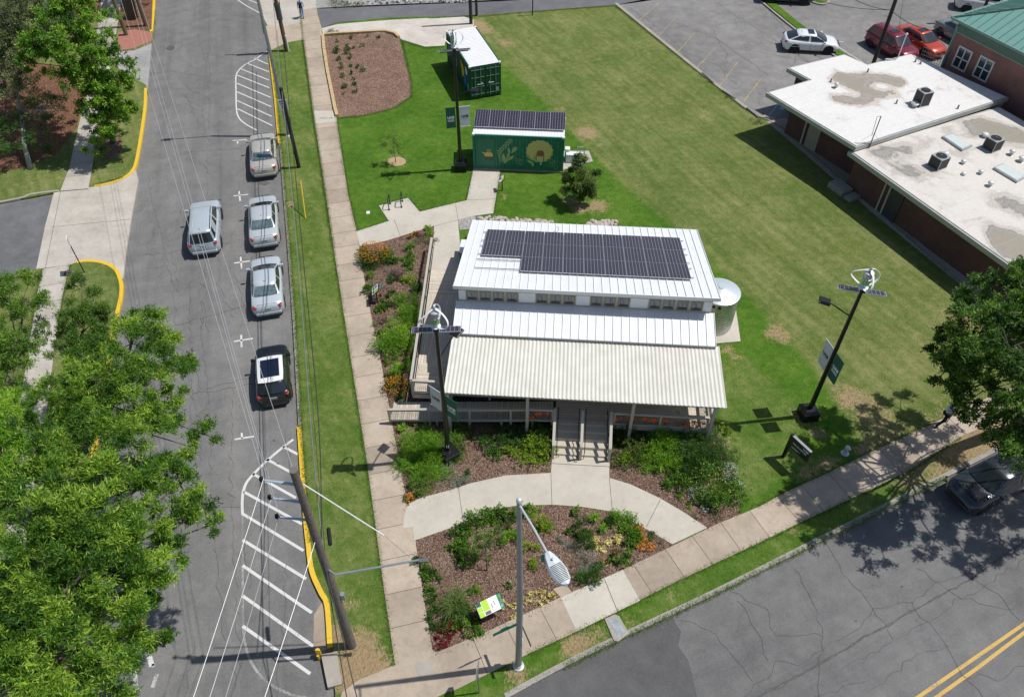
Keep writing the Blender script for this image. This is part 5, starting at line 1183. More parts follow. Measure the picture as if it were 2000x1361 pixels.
    if roofmat:
        rr = [((a - cen.x) * .97 + cen.x, b * .97, zt + .03) for a, b, z in topr]; r2 = [((a - cen.x) * .86 + cen.x, b * .84, zr_ + .014) for a, b, z in topr]; r3 = [((a - cen.x) * .4 + cen.x, b * .4, zr_ + .04) for a, b, z in topr]
        mm = MB().add(rr + r2 + r3, [(k, (k + 1) % n, n + (k + 1) % n, n + k) for k in range(n)] + [(n + k, n + (k + 1) % n, 2 * n + (k + 1) % n, 2 * n + k) for k in range(n)] + [tuple(range(2 * n, 3 * n))])
        mm.build('roof', roofmat, t, smooth=True)
    def patch(name, b0, b1, t1, t0, mat, ins=.06, inh=(.14, .1), off=.012, side=1):
        """window inset in the quad b0-b1 (base) t0-t1 (top)"""
        b0, b1, t1, t0 = map(Vector, (b0, b1, t1, t0)); bl = lambda s, r: (b0.lerp(b1, s)).lerp(t0.lerp(t1, s), r)
        pts = [bl(ins, inh[0]), bl(1 - ins, inh[0]), bl(1 - ins, 1 - inh[1]), bl(ins, 1 - inh[1])]
        nn = (pts[1] - pts[0]).cross(pts[3] - pts[0]).normalized(); cc = Vector((cen.x, 0, .9))
        if nn.dot(pts[0] - cc) < 0: nn = -nn
        q = [p + nn * off for p in pts]; q2 = [p - nn * .02 for p in pts]
        return MB().add(q + q2, [(0, 1, 2, 3), (7, 6, 5, 4), (0, 4, 5, 1), (1, 5, 6, 2), (2, 6, 7, 3), (3, 7, 4, 0)]).build(name, mat, t)
    # windscreens split in two facets each side of the centre to follow the curve
    def screen(name, side_b, mid_b, side_t, mid_t, mat, inh):
        vsb = []; 
        A = [Vector(side_b), Vector(mid_b[0]), Vector(mid_b[1]), Vector(mid_b[2]), Vector((side_b[0], -side_b[1], side_b[2]))]
        B = [Vector(side_t), Vector(mid_t[0]), Vector(mid_t[1]), Vector(mid_t[2]), Vector((side_t[0], -side_t[1], side_t[2]))]
        vs = []
        sgn = 1 if side_b[0] > 0 else -1
        for k in range(5):
            a = A[k].lerp(B[k], inh[0]); b = A[k].lerp(B[k], 1 - inh[1]); f = 1 - .10 * (k in (0, 4))
            a = Vector((a.x, a.y * f, a.z)) + Vector((sgn * .012, 0, .014)); b = Vector((b.x, b.y * f, b.z)) + Vector((sgn * .012, 0, .014)); vs += [a, b]
        return MB().add(vs, [(2 * k, 2 * k + 2, 2 * k + 3, 2 * k + 1)[::1] for k in range(4)]).build(name, mat, t)
    screen('windscreen', base[3], [base[4], base[5], base[6]], topr[3], [topr[4], topr[5], topr[6]], GLC if kind != 'x' else GLS, (.06, .04))
    screen('rear_window', base[0], [base[13], base[12], base[11]], topr[0], [topr[13], topr[12], topr[11]], glassb, (.10, .10))
    for sgn in (-1, 1):
        bs = [(X(rb), sgn * wbr, zbr), (X(fb), sgn * wbf, zbf)]; tp = [(X(rt), sgn * wtr, zt - .02), (X(ft), sgn * wtf, zt - .02)]
        mb_ = (X(.46), sgn * wb, deckz(.46)); mt_ = (X(.44), sgn * wt, zt)
        if kind in ('suv',): pass
        patch('side_window', bs[0], mb_, mt_, tp[0], GLC, .10, (.12, .10)); patch('side_window', mb_, bs[1], tp[1], mt_, GLC, .04, (.10, .10))
        # mirror
        MB().box((X(fb) - .22, sgn * (W_ / 2 + .06), deckz(fb) + .07), (.13, .20, .13)).box((X(fb) - .2, sgn * (W_ / 2 - .05), deckz(fb) + .03), (.06, .12, .04)).build('side_mirror', pnt if not dark else PLAST, t, bevel=.02)
        # lamps
        zl = c['deck'][1][1] - .16; s_ = .012
        tm = MB(); xr = -L / 2; MB().box((xr + .13, sgn * W_ * .365, interp(c['deck'], .02) - .055), (.20, .30, .11), rz=sgn * .38, ry=-.35).build('tail_light', REDL, t, bevel=.02)
        zf = c['deck'][-2][1] - .02; xf = L / 2
        MB().box((xf - .26, sgn * W_ * .325, zf - .06), (.26, .24, .09), rz=-sgn * .5).build('headlight', CLRL, t, bevel=.03)
        for s in (.195, .805):
            w = MB().lathe((0, 0, 0), [(.20, -.10), (.33, -.10), (.335, -.07), (.335, .07), (.32, .10), (.21, .10)], 22)
            w.xform(Matrix.Translation((X(s), sgn * (W_ / 2 - .105), .335)) @ Matrix.Rotation(pi / 2, 4, 'X')); wo = w.build('wheel', TYRE, t)
            r_ = MB().lathe((0, 0, 0), [(.215, -.03), (.215, .03), (.20, .035), (.19, .0), (.06, .02), (.01, .03)], 20)
            for k in range(5):
                a = 2 * pi * k / 5; r_.box((cos(a) * .12, sin(a) * .12, .03), (.17, .045, .02), rz=a)
            r_.xform(Matrix.Translation((X(s), sgn * (W_ / 2 - .045), .335)) @ Matrix.Rotation(-sgn * pi / 2, 4, 'X')); r_.build('rim', rim, wo)
            ar = MB(); pts = []
            for k in range(17):
                a = pi * k / 16; pts.append((X(s) + .42 * cos(a), .335 + .42 * sin(a)))
            pts += [(X(s) - .42, .2), (X(s) + .42, .2)]
            ar.add([(x, sgn * (W_ / 2 * .995 + .004), z) for x, z in pts] + [(x, sgn * (W_ / 2 - .12), z) for x, z in pts], [tuple(range(19)), tuple(range(19, 38))[::-1]] + [(q, (q + 1) % 19, 19 + (q + 1) % 19, 19 + q) for q in range(19)])
            ar.build('wheel_arch', SEAM, t)
        for s in (.40, .60): MB().box((X(s) - .12, sgn * W_ / 2 * .995, c['waist'] * .80), (.17, .03, .025)).build('door_handle', CHROME if pnt is not None else PLAST, t)
    # panel gaps: bonnet, boot, doors
    gp = MB(); zbn = c['deck']
    for s in (.27, .47, .67):
        for sgn in (-1, 1): gp.box((X(s), sgn * (W_ / 2 * .997), c['waist'] * .62), (.012, .012, c['waist'] * .62))
    if kind == 'sedan':
        gp.box((X(.035), 0, deckz(.035) + .028), (.012, W_ * .62, .012))
    gp.box((X(.965), 0, deckz(.965) + .022), (.014, W_ * .6, .014)); gp.build('panel_gap', SEAM, t)
    xr = -L / 2
    MB().box((xr + .005, 0, .74 if kind != 'suv' else .86), (.03, .34, .15), ry=-.12).build('license_plate', plate, t)
    MB().box((xr + .10, 0, .42), (.26, W_ * .78, .20)).build('rear_bumper', pnt if kind in ('sedan', 'hatch') else pnt, t, smooth=False, bevel=.05, bseg=3)
    MB().box((xr + .03, 0, .30), (.2, W_ * .7, .07)).build('bumper_trim', PLAST, t)
    fbm = MB().box((L / 2 - .09, 0, .44), (.24, W_ * .70, .22)).build('front_bumper', pnt, t, bevel=.06, bseg=3)
    gr = MB().box((L / 2 - .0, 0, .60), (.06, W_ * .44, .14))
    gr.build('grille', PLAST, t)
    if rails:
        for sgn in (-1, 1): MB().tube([(X(rt) + .15, sgn * wt * .93, zr_ + .0), (X(rt) + .25, sgn * wt * .93, zr_ + .055), (X(ft) - .25, sgn * wt * .93, zr_ + .055), (X(ft) - .12, sgn * wt * .93, zr_)], .022, 6).build('roof_rail', PLAST, t)
        m = MB()
        for k in range(-3, 4): m.box((X((rt + ft) / 2) + .05, k * .14, zr_ + .022), (L * .36, .015, .022))
        m.build('roof_rib', pnt, t)
    if sunroof: MB().box((X(lerp(rt, ft, .72)), 0, zr_ + .036), (.5, .8, .02)).build('sunroof', GLC, t, bevel=.008)
    MB().lathe((X(rt) + .18, 0, zr_ + .0), [(.03, 0), (.02, .06), (.005, .07)], 6).build('aerial', PLAST, t)
    return t
def at_rear(u, v, heading, L, z=.25):
    p = P(u, v, z); d = Vector((cos(heading), sin(heading), 0)); p = p + d * L / 2; p.z = RDZ + .015; return p
HS = radians(103.7)
make_car('sedan', paint('champagne', (.52, .485, .43)), 'champagne beige sedan parked at the kerb, farthest up the street', at_rear(518, 343, HS, 4.75), HS, group='cars parked along the east kerb')
make_car('sedan', paint('silver', (.56, .59, .60)), 'silver sedan parked second in the row, between the champagne and pale blue ones', at_rear(519, 480, HS, 4.75), HS, group='cars parked along the east kerb')
c3 = make_car('sedan', paint('pale_blue_silver', (.57, .62, .65)), 'pale blue silver sedan parked third in the row, ahead of the small black car', at_rear(526, 613, HS, 4.65), HS, group='cars parked along the east kerb', scale=.985)
mini = make_car('mini', paint('black', (.010, .009, .010), .2), 'small black hatchback with a white roof and big dark sunroof, nearest of the parked row', at_rear(538, 787, HS, 3.72), HS, group='cars parked along the east kerb', roofmat=paint('white_roof', (.74, .74, .73), 0), glassb=GLC)
MB().box((-.42, 0, 1.462), (1.2, .92, .02)).build('sunroof', M('sunroof_blue', (.008, .012, .028), .08, spec=.9), mini, bevel=.06, bseg=4)
make_car('suv', paint('silver_suv', (.52, .57, .61)), 'silver blue sport utility vehicle driving up the middle of the street', at_rear(401, 494, radians(103.2), 4.7), radians(103.2), cat='car', group='drive', rails=True, glassb=GLC)
def by_wheel(u, v, heading, kind, front, left, z=-.02):
    c = CARS[kind]; p = P(u, v, z); hx = (.305 if front else -.305) * c['L']; hy = (c['W'] / 2 - .1) * (1 if left else -1)
    d = Vector((cos(heading), sin(heading), 0)); n = Vector((-d.y, d.x, 0)); q = p - d * hx - n * hy; q.z = z; return q
make_car('hatch', paint('white', (.76, .77, .78), 0), 'white hatchback with black wheels parked across the worn lot', by_wheel(1549, 103, radians(-6.5), 'hatch', False, False), radians(-6.5), rim=RIMB, glassb=GLC, sunroof=True)
hr = radians(-66)
make_car('suv', paint('dark_red', (.20, .008, .022)), 'dark red sport utility vehicle parked between the pole and the orange car', by_wheel(1698, 92, hr, 'suv', False, False), hr, rails=False, sunroof=True, glassb=GLC)
make_car('sedan', paint('orange_red', (.52, .055, .018)), 'bright orange red coupe parked beside the dark red vehicle', by_wheel(1698, 92, hr, 'suv', False, False) + Vector((cos(radians(24)), sin(radians(24)), 0)) * 2.75 + Vector((cos(hr), sin(hr), 0)) * .25, hr, sunroof=True, glassb=GLC)
make_car('sedan', paint('grey', (.22, .22, .225)), 'grey sedan half hidden behind the corner of the green roofed building', by_wheel(1834, 70, hr, 'sedan', False, False), hr, glassb=GLC)
make_car('suv', paint('van_white', (.74, .74, .74), 0), 'white van behind the ridge of the green roof at the top right', P(1918, 20, -.02), radians(-20), cat='van', glassb=GLC, zr=1.9)
make_car('suv', paint('truck_black', (.012, .012, .013), .2), 'black sport utility vehicle at the top edge of the parking lot', by_wheel(1503, 7, radians(-8), 'suv', False, False), radians(-8), glassb=GLC)
make_car('suv', paint('charcoal', (.045, .052, .062), .5), 'dark grey sport utility vehicle parked in tree shade on the south road', by_wheel(1916, 1001, radians(206), 'suv', True, True, RDZ), radians(206), rails=True)
# ================================================================ POLES, SIGNS, WIRES, SMALL THINGS
WOODP = M('weathered_wood', (.16, .135, .11), .9, var=.45, scale=9, bmp=.5, bscale=20)
WOODB = M('brown_pole_wood', (.17, .085, .045), .9, var=.3, scale=6)
GALP = M('galvanised_pole', (.34, .36, .37), .45, .6, var=.12, scale=4)
DGREEN = M('banner_green', (.008, .105, .068), .6, var=.1); BWHITE = M('banner_white', (.60, .64, .68), .6, var=.05)
INK = M('sign_ink', (.012, .02, .018), .5, var=0); PAPER = M('sign_white', (.88, .89, .88), .45, var=.03); LGREEN = M('sign_lime', (.42, .68, .04), .45, var=.05)
def lamp_pole(ub, vb, vt, ban_az, ban, pan_az, arm_az, arm_v, rot_t, label, ban_v, base_rz=0.0):
    b0 = P(ub, vb); H_ = hgt(ub, vb, vt); t = empty('solar_lamp_pole', b0, 0, label, 'lamp post', 'black hybrid lamp poles with wind turbine and solar panels')
    MB().box((0, 0, .27), (.82, .82, .54), rz=base_rz).build('base', BLK, t, bevel=.03)
    MB().box((0, 0, .60), (.80, .80, .14), rz=base_rz, taper=.72).build('base_cap', BLK, t)
    MB().tube([(0, 0, .5), (0, 0, H_)], [.125, .075], 12).build('pole', BLK, t, smooth=False)
    # turbine
    tz = H_; tw = M('turbine_white', (.78, .80, .82), .35, var=.03)
    MB().lathe((0, 0, tz), [(.06, 0), (.20, .02), (.20, .05), (.055, .06), (.05, .22)], 18).build('turbine_mount', tw, t)
    MB().lathe((0, 0, tz + .22), [(.05, 0), (.17, .02), (.17, .30), (.19, .31), (.19, .34), (.17, .35), (.17, .62), (.20, .64), (.06, .68), (.05, .86), (.02, .9)], 20).build('generator', M('generator_grey', (.42, .45, .46), .4, .3), t)
    MB().lathe((0, 0, tz + .26), [(.176, 0), (.176, .24)], 10).build('generator_band', M('band_green', (.12, .42, .03), .4), t)
    for k in range(3):
        a0 = rot_t + 2 * pi * k / 3; pts = []
        for i in range(13):
            s = i / 12; r = .06 + .62 * sin(pi * (s ** .85)) ** .8; z = tz + .06 + s * .95; a = a0 + .5 * s; pts.append((r * cos(a), r * sin(a), z))
        m = MB(); wv = .038; vs = []
        for i, p in enumerate(pts):
            tang = Vector((-sin(a0 + .5 * i / 12), cos(a0 + .5 * i / 12), 0)); vs += [Vector(p) + tang * wv, Vector(p) - tang * wv]
            rad = Vector((p[0], p[1], 0)).normalized() * .02; vs += [Vector(p) - tang * wv - rad, Vector(p) + tang * wv - rad]
        fs = []
        for i in range(12):
            for q in range(4): fs.append((4 * i + q, 4 * i + (q + 1) % 4, 4 * i + 4 + (q + 1) % 4, 4 * i + 4 + q))
        m.add(vs, fs).build('blade', tw, t)
    # two solar panels on a cross arm
    pz = H_ - .16; ca, sa = cos(pan_az), sin(pan_az)
    MB().box((0, 0, pz - .08), (1.7, .07, .07), rz=pan_az).build('cross_arm', BLK, t)
    for s_ in (-1, 1):
        pf = MB().box((0, 0, 0), (.86, .42, .03)).build('solar_panel', ALU, t); pf.location = (ca * .55 * s_, sa * .55 * s_, pz); pf.rotation_euler = (radians(-14 if s_ else 0), 0, pan_az)
        cl_ = MB().box((0, 0, .017), (.80, .37, .006)).build('cells', SOLAR, pf)
    # lamp arm
    az_h = hgt(ub, vb, arm_v); d = Vector((cos(arm_az), sin(arm_az), 0)); e = d * 1.05
    MB().tube([(0, 0, az_h), d * .35 + Vector((0, 0, az_h + .16)), d * .8 + Vector((0, 0, az_h + .40)), e + Vector((0, 0, az_h + .5))], .032, 8).build('lamp_arm', BLK, t)
    MB().box(e * 1.18 + Vector((0, 0, az_h + .52)), (.50, .42, .10), rz=arm_az, ry=-.12).build('lamp_head', BLK, t, bevel=.02)
    MB().box(e * 1.2 + Vector((0, 0, az_h + .48)), (.34, .22, .02), rz=arm_az, ry=-.12).build('lens', CLRL, t)
    # banners
    z1 = hgt(ub, vb, ban_v[0]); z0 = hgt(ub, vb, ban_v[1]); bd = Vector((cos(ban_az), sin(ban_az), 0)); W_ = .62
    up_ = Vector((0, 0, 1)); nn = bd.cross(up_)
    for s_, mat, ink, txt in ((-1, ban[0], ban[2], 1), (1, ban[1], ban[3], 1)):
        c = bd * s_ * (.15 + W_ / 2) + Vector((0, 0, (z0 + z1) / 2))
        bo = MB().box((0, 0, 0), (W_, .014, z1 - z0)).build('banner', mat, t); bo.location = c; bo.rotation_euler = (0, 0, ban_az)
        for zz in (z1 + .01, z0 - .01): MB().tube([bd * s_ * .05 + Vector((0, 0, zz)), bd * s_ * (.2 + W_) + Vector((0, 0, zz))], .018, 6).build('banner_bracket', mat, t)
        im = PAPER if ink else INK
        for side in (1, -1):
            m4 = frame4((0, -.010 * side, .02), (side, 0, 0), (0, 0, 1))
            text_mesh('UAB', .235, im, 'lettering', bo, m4 , .002, .012)
            ln = MB()
            if ink:
                for k in range(3): ln.box((0, -.010 * side, -.14 - k * .06), (.44, .004, .028))
            else: ln.box((0, -.010 * side, -.13), (.42, .004, .012))
            ln.build('small_print', im, bo)
    MB().box((0, -.105, 1.02), (.12, .02, .2)).build('service_label', PAPER, t) if ub > 860 and ub < 880 else None
    return t
GW = (DGREEN, BWHITE, True, False); WG = (BWHITE, DGREEN, False, True)
lamp_pole(900, 331, 93, radians(12), GW, radians(8), radians(-20), 185, .4, 'black lamp pole with turbine, green and white banners, standing beside the mural container', (210, 248))
lamp_pole(877, 893, 638, radians(-38), WG, radians(2), radians(55), 700, 1.2, 'black lamp pole with turbine rising from the front planting bed by the ramp', (770, 806), .6)
lamp_pole(1576, 812, 562, radians(-76), WG, radians(-14), radians(160), 618, .2, 'black lamp pole with turbine on the right lawn beside the black street name sign', (686, 728), .1)

def wood_pole(nm, ub, vb, H_, r0, r1, label, cat='utility pole', mat=WOODP, lean=(0, 0), group=None):
    t = empty(nm, P(ub, vb), 0, label, cat, group)
    n = 8; pts = [(lean[0] * k / n, lean[1] * k / n, H_ * k / n) for k in range(n + 1)]
    MB().tube(pts, [lerp(r0, r1, k / n) for k in range(n + 1)], 14).build('pole', mat, t, smooth=False)
    return t
def bez(a, b, sag, n=14):
    a = Vector(a); b = Vector(b); return [a.lerp(b, k / n) - Vector((0, 0, sag * 4 * (k / n) * (1 - k / n))) for k in range(n + 1)]
def wire(name, pts, r, mat, label, group=None):
    o = MB().tube(pts, r, 5).build(name, mat); tag(o, label, 'wire', group); return o
WWIRE = M('bare_wire', (.5, .5, .5), .4, .3, var=0); BWIRE = M('black_cable', (.018, .018, .018), .6, var=0); GWIRE = M('grey_cable', (.16, .17, .18), .6, var=0)
# main wooden pole, leaning very slightly as in the photo
base = P(688, 1260); topp = P(573, 918, 12.0); lean = (topp.x - base.x, topp.y - base.y)
up1 = wood_pole('utility_pole', 688, 1260, 12.0, .175, .125, 'thick weathered wooden utility pole with three insulator arms by the kerb corner', lean=lean)
def polept(z): return base + Vector((lean[0] * z / 12, lean[1] * z / 12, z))
ARMM = M('fibreglass_arm', (.36, .44, .52), .5, var=.1)
ins = []
for (u, v), zz in (((517, 938), 11.25), ((533, 973), 10.3), ((547, 1010), 9.3)):
    e = P(u, v, zz + .05); a = polept(zz); ins.append(e + Vector((0, 0, .12)))
    ao = MB().tube([a - base, e - base], [.055, .035], 8).box(a - base, (.16, .16, .22)).build('insulator_arm', ARMM, up1)
    MB().lathe(e - base + Vector((-.08, 0, -.02)), [(.03, 0), (.075, .03), (.04, .06), (.08, .09), (.04, .13), (.06, .17), (.02, .2)], 10).build('insulator', BLK, ao)
MB().lathe(polept(12.0) - base, [(.122, -.01), (.122, .01), (.01, .012)], 12).build('pole_cap', M('grey_wood_end', (.15, .13, .12), .9, var=.3, scale=20), up1)
cd = MB().tube([polept(.02) - base + Vector((-.22, -.02, 0)), polept(2.2) - base + Vector((-.2, -.02, 0))], .035, 6).build('cable_conduit', GALP, up1)
MB().box(polept(4.1) - base + Vector((.24, .05, 0)), (.14, .16, .35)).build('junction_box', GALP, up1)
# street light arm of the wooden pole
s0 = P(655, 1122, 6.3); s1 = P(819, 1093, 6.9)
MB().tube([polept(6.25) - base, s0 - base, s1 - base], [.035, .04, .035], 8).build('light_arm', M('grey_arm', (.36, .40, .44), .4, .4), up1)
MB().box(s1 - base + Vector((.14, .0, -.03)), (.34, .16, .10), rz=.1).build('lamp_head', M('lamp_dark', (.10, .11, .11), .5), up1, bevel=.03)
# bare conductors
far = [P(234, -6, 10.6), P(254, -6, 10.3), P(262, -6, 10.0), P(271, -6, 10.9)]
tgt = [ins[0], ins[1], ins[2], polept(11.8)]
for k, (a, b) in enumerate(zip(tgt, far)):
    d = b - a; b2 = a + d * 1.25; wire('power_line', bez(a, b2, .25), .0085, WWIRE, ['bare power line from the top insulator arm to the far street corner', 'bare power line from the middle insulator arm to the far street corner', 'bare power line from the lowest insulator arm to the far street corner', 'bare power line from the very top of the wooden pole to the far street corner'][k], 'bare overhead power lines')
for k, (a, q) in enumerate(((ins[0], (375, 1361)), (ins[1], (407, 1361)), (ins[2], (438, 1361)), (polept(8.2), (515, 1361)))):
    b = P(*q, 10.6 if k < 3 else 7.8); d = b - a; wire('power_line', bez(a, a + d * 1.5, .1), .0095, WWIRE, ['bare power line running down left from the top insulator arm', 'bare power line running down left from the middle insulator arm', 'bare power line running down left from the lowest insulator arm', 'thin line running down left from half way up the wooden pole'][k], 'bare overhead power lines')
g0 = polept(10.6); g1_ = P(592, 945, 10.6); g2_ = P(750, 1045, 7.6)
o = MB().tube([g1_, g2_], .022, 6).build('guy_rod', M('white_rod', (.78, .78, .76), .4)); tag(o, 'white guy strain rod slanting right from the top of the wooden pole', 'guy wire')
wire('guy_wire', [g2_, P(800, 1088, 5.6)], .006, GWIRE, 'thin guy wire continuing from the white strain rod')
# black service cables along the verge
tb = [polept(6.7), polept(7.2), polept(6.2)]
for k, (tp, mid_, fp, mt, l) in enumerate(((tb[0], P(579, 480, 6.2), P(533, -5, 5.2), GWIRE, 'grey service cable over the verge, left of the pair'), (tb[1], P(590, 480, 6.5), P(545, -5, 5.6), BWIRE, 'black service cable over the verge, right of the pair'), (tb[2], P(583, 480, 5.9), P(541, 60, 5.0), BWIRE, 'thinnest black cable over the verge between the pair'))):
    ends = [P(606, 820, 6.4), P(622, 820, 6.8), P(613, 820, 6.0)][k]
    wire('service_cable', smooth_line([fp, mid_, ends, tp], 8), [.022, .02, .01][k], mt, l, 'service cables over the verge')
o = MB().lathe((0, 0, 0), [(.03, 0), (.075, .04), (.075, .62), (.03, .66)], 10).build('cable_splice', BLK); a = P(641, 1030, 6.9); b = P(646, 1072, 6.75)
o.location = a; o.rotation_euler = (b - a).to_track_quat('Z', 'Y').to_euler(); tag(o, 'black cylindrical cable splice hanging beside the wooden pole', 'cable splice')
for k, (q0, q1) in enumerate((((658, 1266), (677, 1361)), ((679, 1270), (697, 1361)))):
    a = polept(6.5 + .3 * k); b = P(*q1, 6.3); wire('service_cable', bez(a, a + (b - a) * 1.3, .05), .018, BWIRE, ['black cable running down from the wooden pole, nearer the street', 'black cable running down from the wooden pole, nearer the sidewalk'][k], 'cables running down from the wooden pole')
# poles farther up the street
t = wood_pole('utility_pole', 560, 99, 7.5, .17, .14, 'brown wooden pole with a grey metal sleeve at the far end of the verge', mat=WOODB)
MB().tube([(0, 0, 2.6), (0, 0, 3.9)], .235, 12).build('metal_sleeve', M('dark_grey_metal', (.09, .10, .10), .5, .4), t)
MB().tube([(.22, -.2, 0), (.22, -.2, 1.35)], .06, 8).build('meter_pipe', WHITE, t)
MB().box((0, 0, 7.0), (2.6, .1, .12)).build('cross_arm', WOODB, t)
wood_pole('utility_pole', 584, 327, 5.9, .13, .11, 'short dark creosoted pole beside the grey lamp post', mat=M('creosote', (.030, .022, .018), .8, var=.3))
t = empty('street_light', P(565, 264), 0, 'tall grey steel lamp post carrying a speed limit sign at the kerb', 'street light')
gl_top = P(497, -30, 10.3) - t.location
MB().tube([(0, 0, 0), (gl_top.x * .5, gl_top.y * .5, gl_top.z * .5), gl_top], [.16, .12, .09], 10).build('pole', GALP, t)
MB().lathe((0, 0, 0), [(.25, 0), (.2, .06), (.12, .1)], 12).build('base', M('vent_cap', (.66, .66, .64)), t)
MB().tube([gl_top, gl_top + Vector((-2.6, -.4, .35))], .04, 6).build('arm', GALP, t)
MB().box(gl_top + Vector((-2.9, -.45, .36)), (.75, .3, .12), rz=.15).build('lamp_head', GALP, t, bevel=.04)
def sign_face(name, cpx, z, w, h, azm, mat, parent=None, tilt=0.0):
    c = P(*cpx, z); o = MB().box((0, 0, 0), (w, .02, h)).build(name, mat, parent, bevel=0); o.location = c if not parent else c - parent.location; o.rotation_euler = (tilt, 0, azm); return o
s = sign_face('speed_sign', (553, 205.5), 2.7, .62, .78, radians(4), PAPER, t)
for tx, z, sz in (('SPEED', .26, .17), ('LIMIT', .10, .17), ('30', -.17, .38)): text_mesh(tx, sz, INK, 'lettering', s, frame4((0, -.013, z), (1, 0, 0), (0, 0, 1)), .002, .006)
WP = M('far_pole_wood', (.15, .12, .075), .9, var=.2)
wood_pole('utility_pole', 247, 69, 11, .17, .14, 'left of two leaning wooden poles on the brick corner', mat=WP)
wood_pole('utility_pole', 286, 51, 11, .18, .15, 'right of two leaning wooden poles on the brick corner, nearer the yellow kerb', mat=WP)
wood_pole('utility_pole', 920, 47, 8, .15, .12, 'left of two dark poles by the worn slab north of the containers', mat=M('dark_wood', (.045, .04, .032), .8, var=.3))
wood_pole('utility_pole', 931, 31, 8, .12, .10, 'right of two dark poles by the worn slab north of the containers', mat=M('dark_wood', (.045, .04, .032)))
wood_pole('sign_post', 1040, 30, 2.4, .05, .05, 'thin dark post at the lawn edge of the alley', cat='post', mat=BLK)
t = wood_pole('utility_pole', 1703, 132, 9, .16, .13, 'dark wooden utility pole standing beside the dark red car', mat=M('dark_pole', (.06, .052, .045), .9, var=.3))
for k, q in enumerate(((1560, -10), (1640, -20))): a = P(1737, 20, 4.6); wire('power_line', bez(a, P(*q, 4.5), .3), .02, BWIRE, ['slack cable running left from the parking lot pole', 'upper slack cable running left from the parking lot pole'][k], 'cables over the parking lot')
wire('power_line', bez(P(1738, 18, 4.6), P(1858, 62, 5.6), .5), .02, BWIRE, 'slack cable from the parking lot pole to the green roofed building')
wire('power_line', bez(P(1764, 0, 5), P(1755, 68, 5.1), .1), .015, BWIRE, 'steep cable dropping to the white service mast')
wood_pole('utility_pole', 1912, 40, 9, .14, .12, 'dark pole behind the green roof in front of the white van', mat=M('dark_pole', (.06, .052, .045)))
# bottom centre steel pole with cobra head lamp
t = empty('street_light', P(1012.5, 1300), 0, 'tall grey steel lamp post at the corner with a cobra head lamp and street signs', 'street light')
HS_ = 12.0; MB().tube([(0, 0, 0), (.02, 0, 6), (-.05, 0, HS_)], [.135, .11, .075], 14).build('pole', GALP, t)
MB().lathe((0, 0, 0), [(.23, 0), (.23, .05), (.15, .09), (.15, .2)], 14).build('base', M('base_plate', (.6, .61, .6), .4, .4), t)
MB().lathe((-.05, 0, HS_), [(.09, 0), (.085, .1), (.05, .15), (.01, .16)], 12).build('pole_cap', M('vent_cap', (.66, .66, .64)), t)
zc = 12.35; ea = P(1069, 1080, zc) - t.location; eb = P(1107, 1142, zc + .02) - t.location
MB().tube([(-.05, 0, HS_ - .15), ea * .5 + Vector((0, 0, (HS_ + zc) / 4 + .0)) if False else (Vector((-.05, 0, HS_ - .15)) + ea) / 2 + Vector((0, 0, .05)), ea], .038, 8).build('arm', M('arm_white', (.62, .63, .64), .4, .3), t)
ln = (eb - ea); Ld = ln.length; ra = math.atan2(ln.y, ln.x)
hd = MB(); secs = []
for s_, w in ((0, .07), (.12, .12), (.35, .17), (.6, .19), (.85, .155), (.95, .10), (1.0, .04)):
    x = s_ * Ld; w *= 1.3; secs.append([(x, -w, 0), (x, -w * .8, .07), (x, 0, .10), (x, w * .8, .07), (x, w, 0), (x, 0, -.07)])
ho = loft(secs).build('lamp_head', M('lamp_shell', (.66, .70, .71), .4, .2, var=.03), t); ho.location = ea; ho.rotation_euler = (0, 0, ra)
m = MB()
for k in range(12): m.box((Ld * (.42 + .043 * k), 0, .095), (.018, .37 - .014 * abs(k - 4), .02))
m.build('cooling_fin', M('fin_dark', (.08, .09, .09), .5), ho); MB().lathe((Ld * .26, 0, .08), [(.035, 0), (.03, .07), (.01, .075)], 10).build('photocell', GALP, ho)
# street name signs on the pole
NS = M('street_sign_green', (.0, .17, .115), .5, var=.06)
def plate(a, b, z, h, mat, name='street_sign', bulge=0):
    p, q = P(*a, z) - t.location, P(*b, z) - t.location; d = (q - p); L = d.length; r_ = math.atan2(d.y, d.x)
    pts = [(-L / 2, -h / 2), (L / 2, -h / 2), (L / 2, h / 2)] + ([(L * .22, h / 2), (L * .1, h / 2 + bulge), (-L * .1, h / 2 + bulge), (-L * .22, h / 2)] if bulge else []) + [(-L / 2, h / 2)]
    n = len(pts); o = MB().add([(x, -.01, z_) for x, z_ in pts] + [(x, .01, z_) for x, z_ in pts], [tuple(range(n)), tuple(range(n, 2 * n))[::-1]] + [(i, n + i, n + (i + 1) % n, (i + 1) % n) for i in range(n)]).build(name, mat, t)
    o.location = (p + q) / 2; o.rotation_euler = (0, 0, r_); return o
plate((963, 1240), (1008, 1219), 2.7, .22, NS, bulge=.10); plate((1016, 1213), (1037, 1261), 2.7, .2, M('sign_edge_dark', (.05, .07, .055), .6), bulge=0)
o = MB().box((0, 0, 0), (.3, .02, .45)).build('small_sign', PAPER, t); o.location = P(1017, 1258, 1.9) - t.location; o.rotation_euler = (0, 0, radians(58))
o = plate((1057, 1090), (1069, 1088), 11.6, .42, NS, 'green_plate')
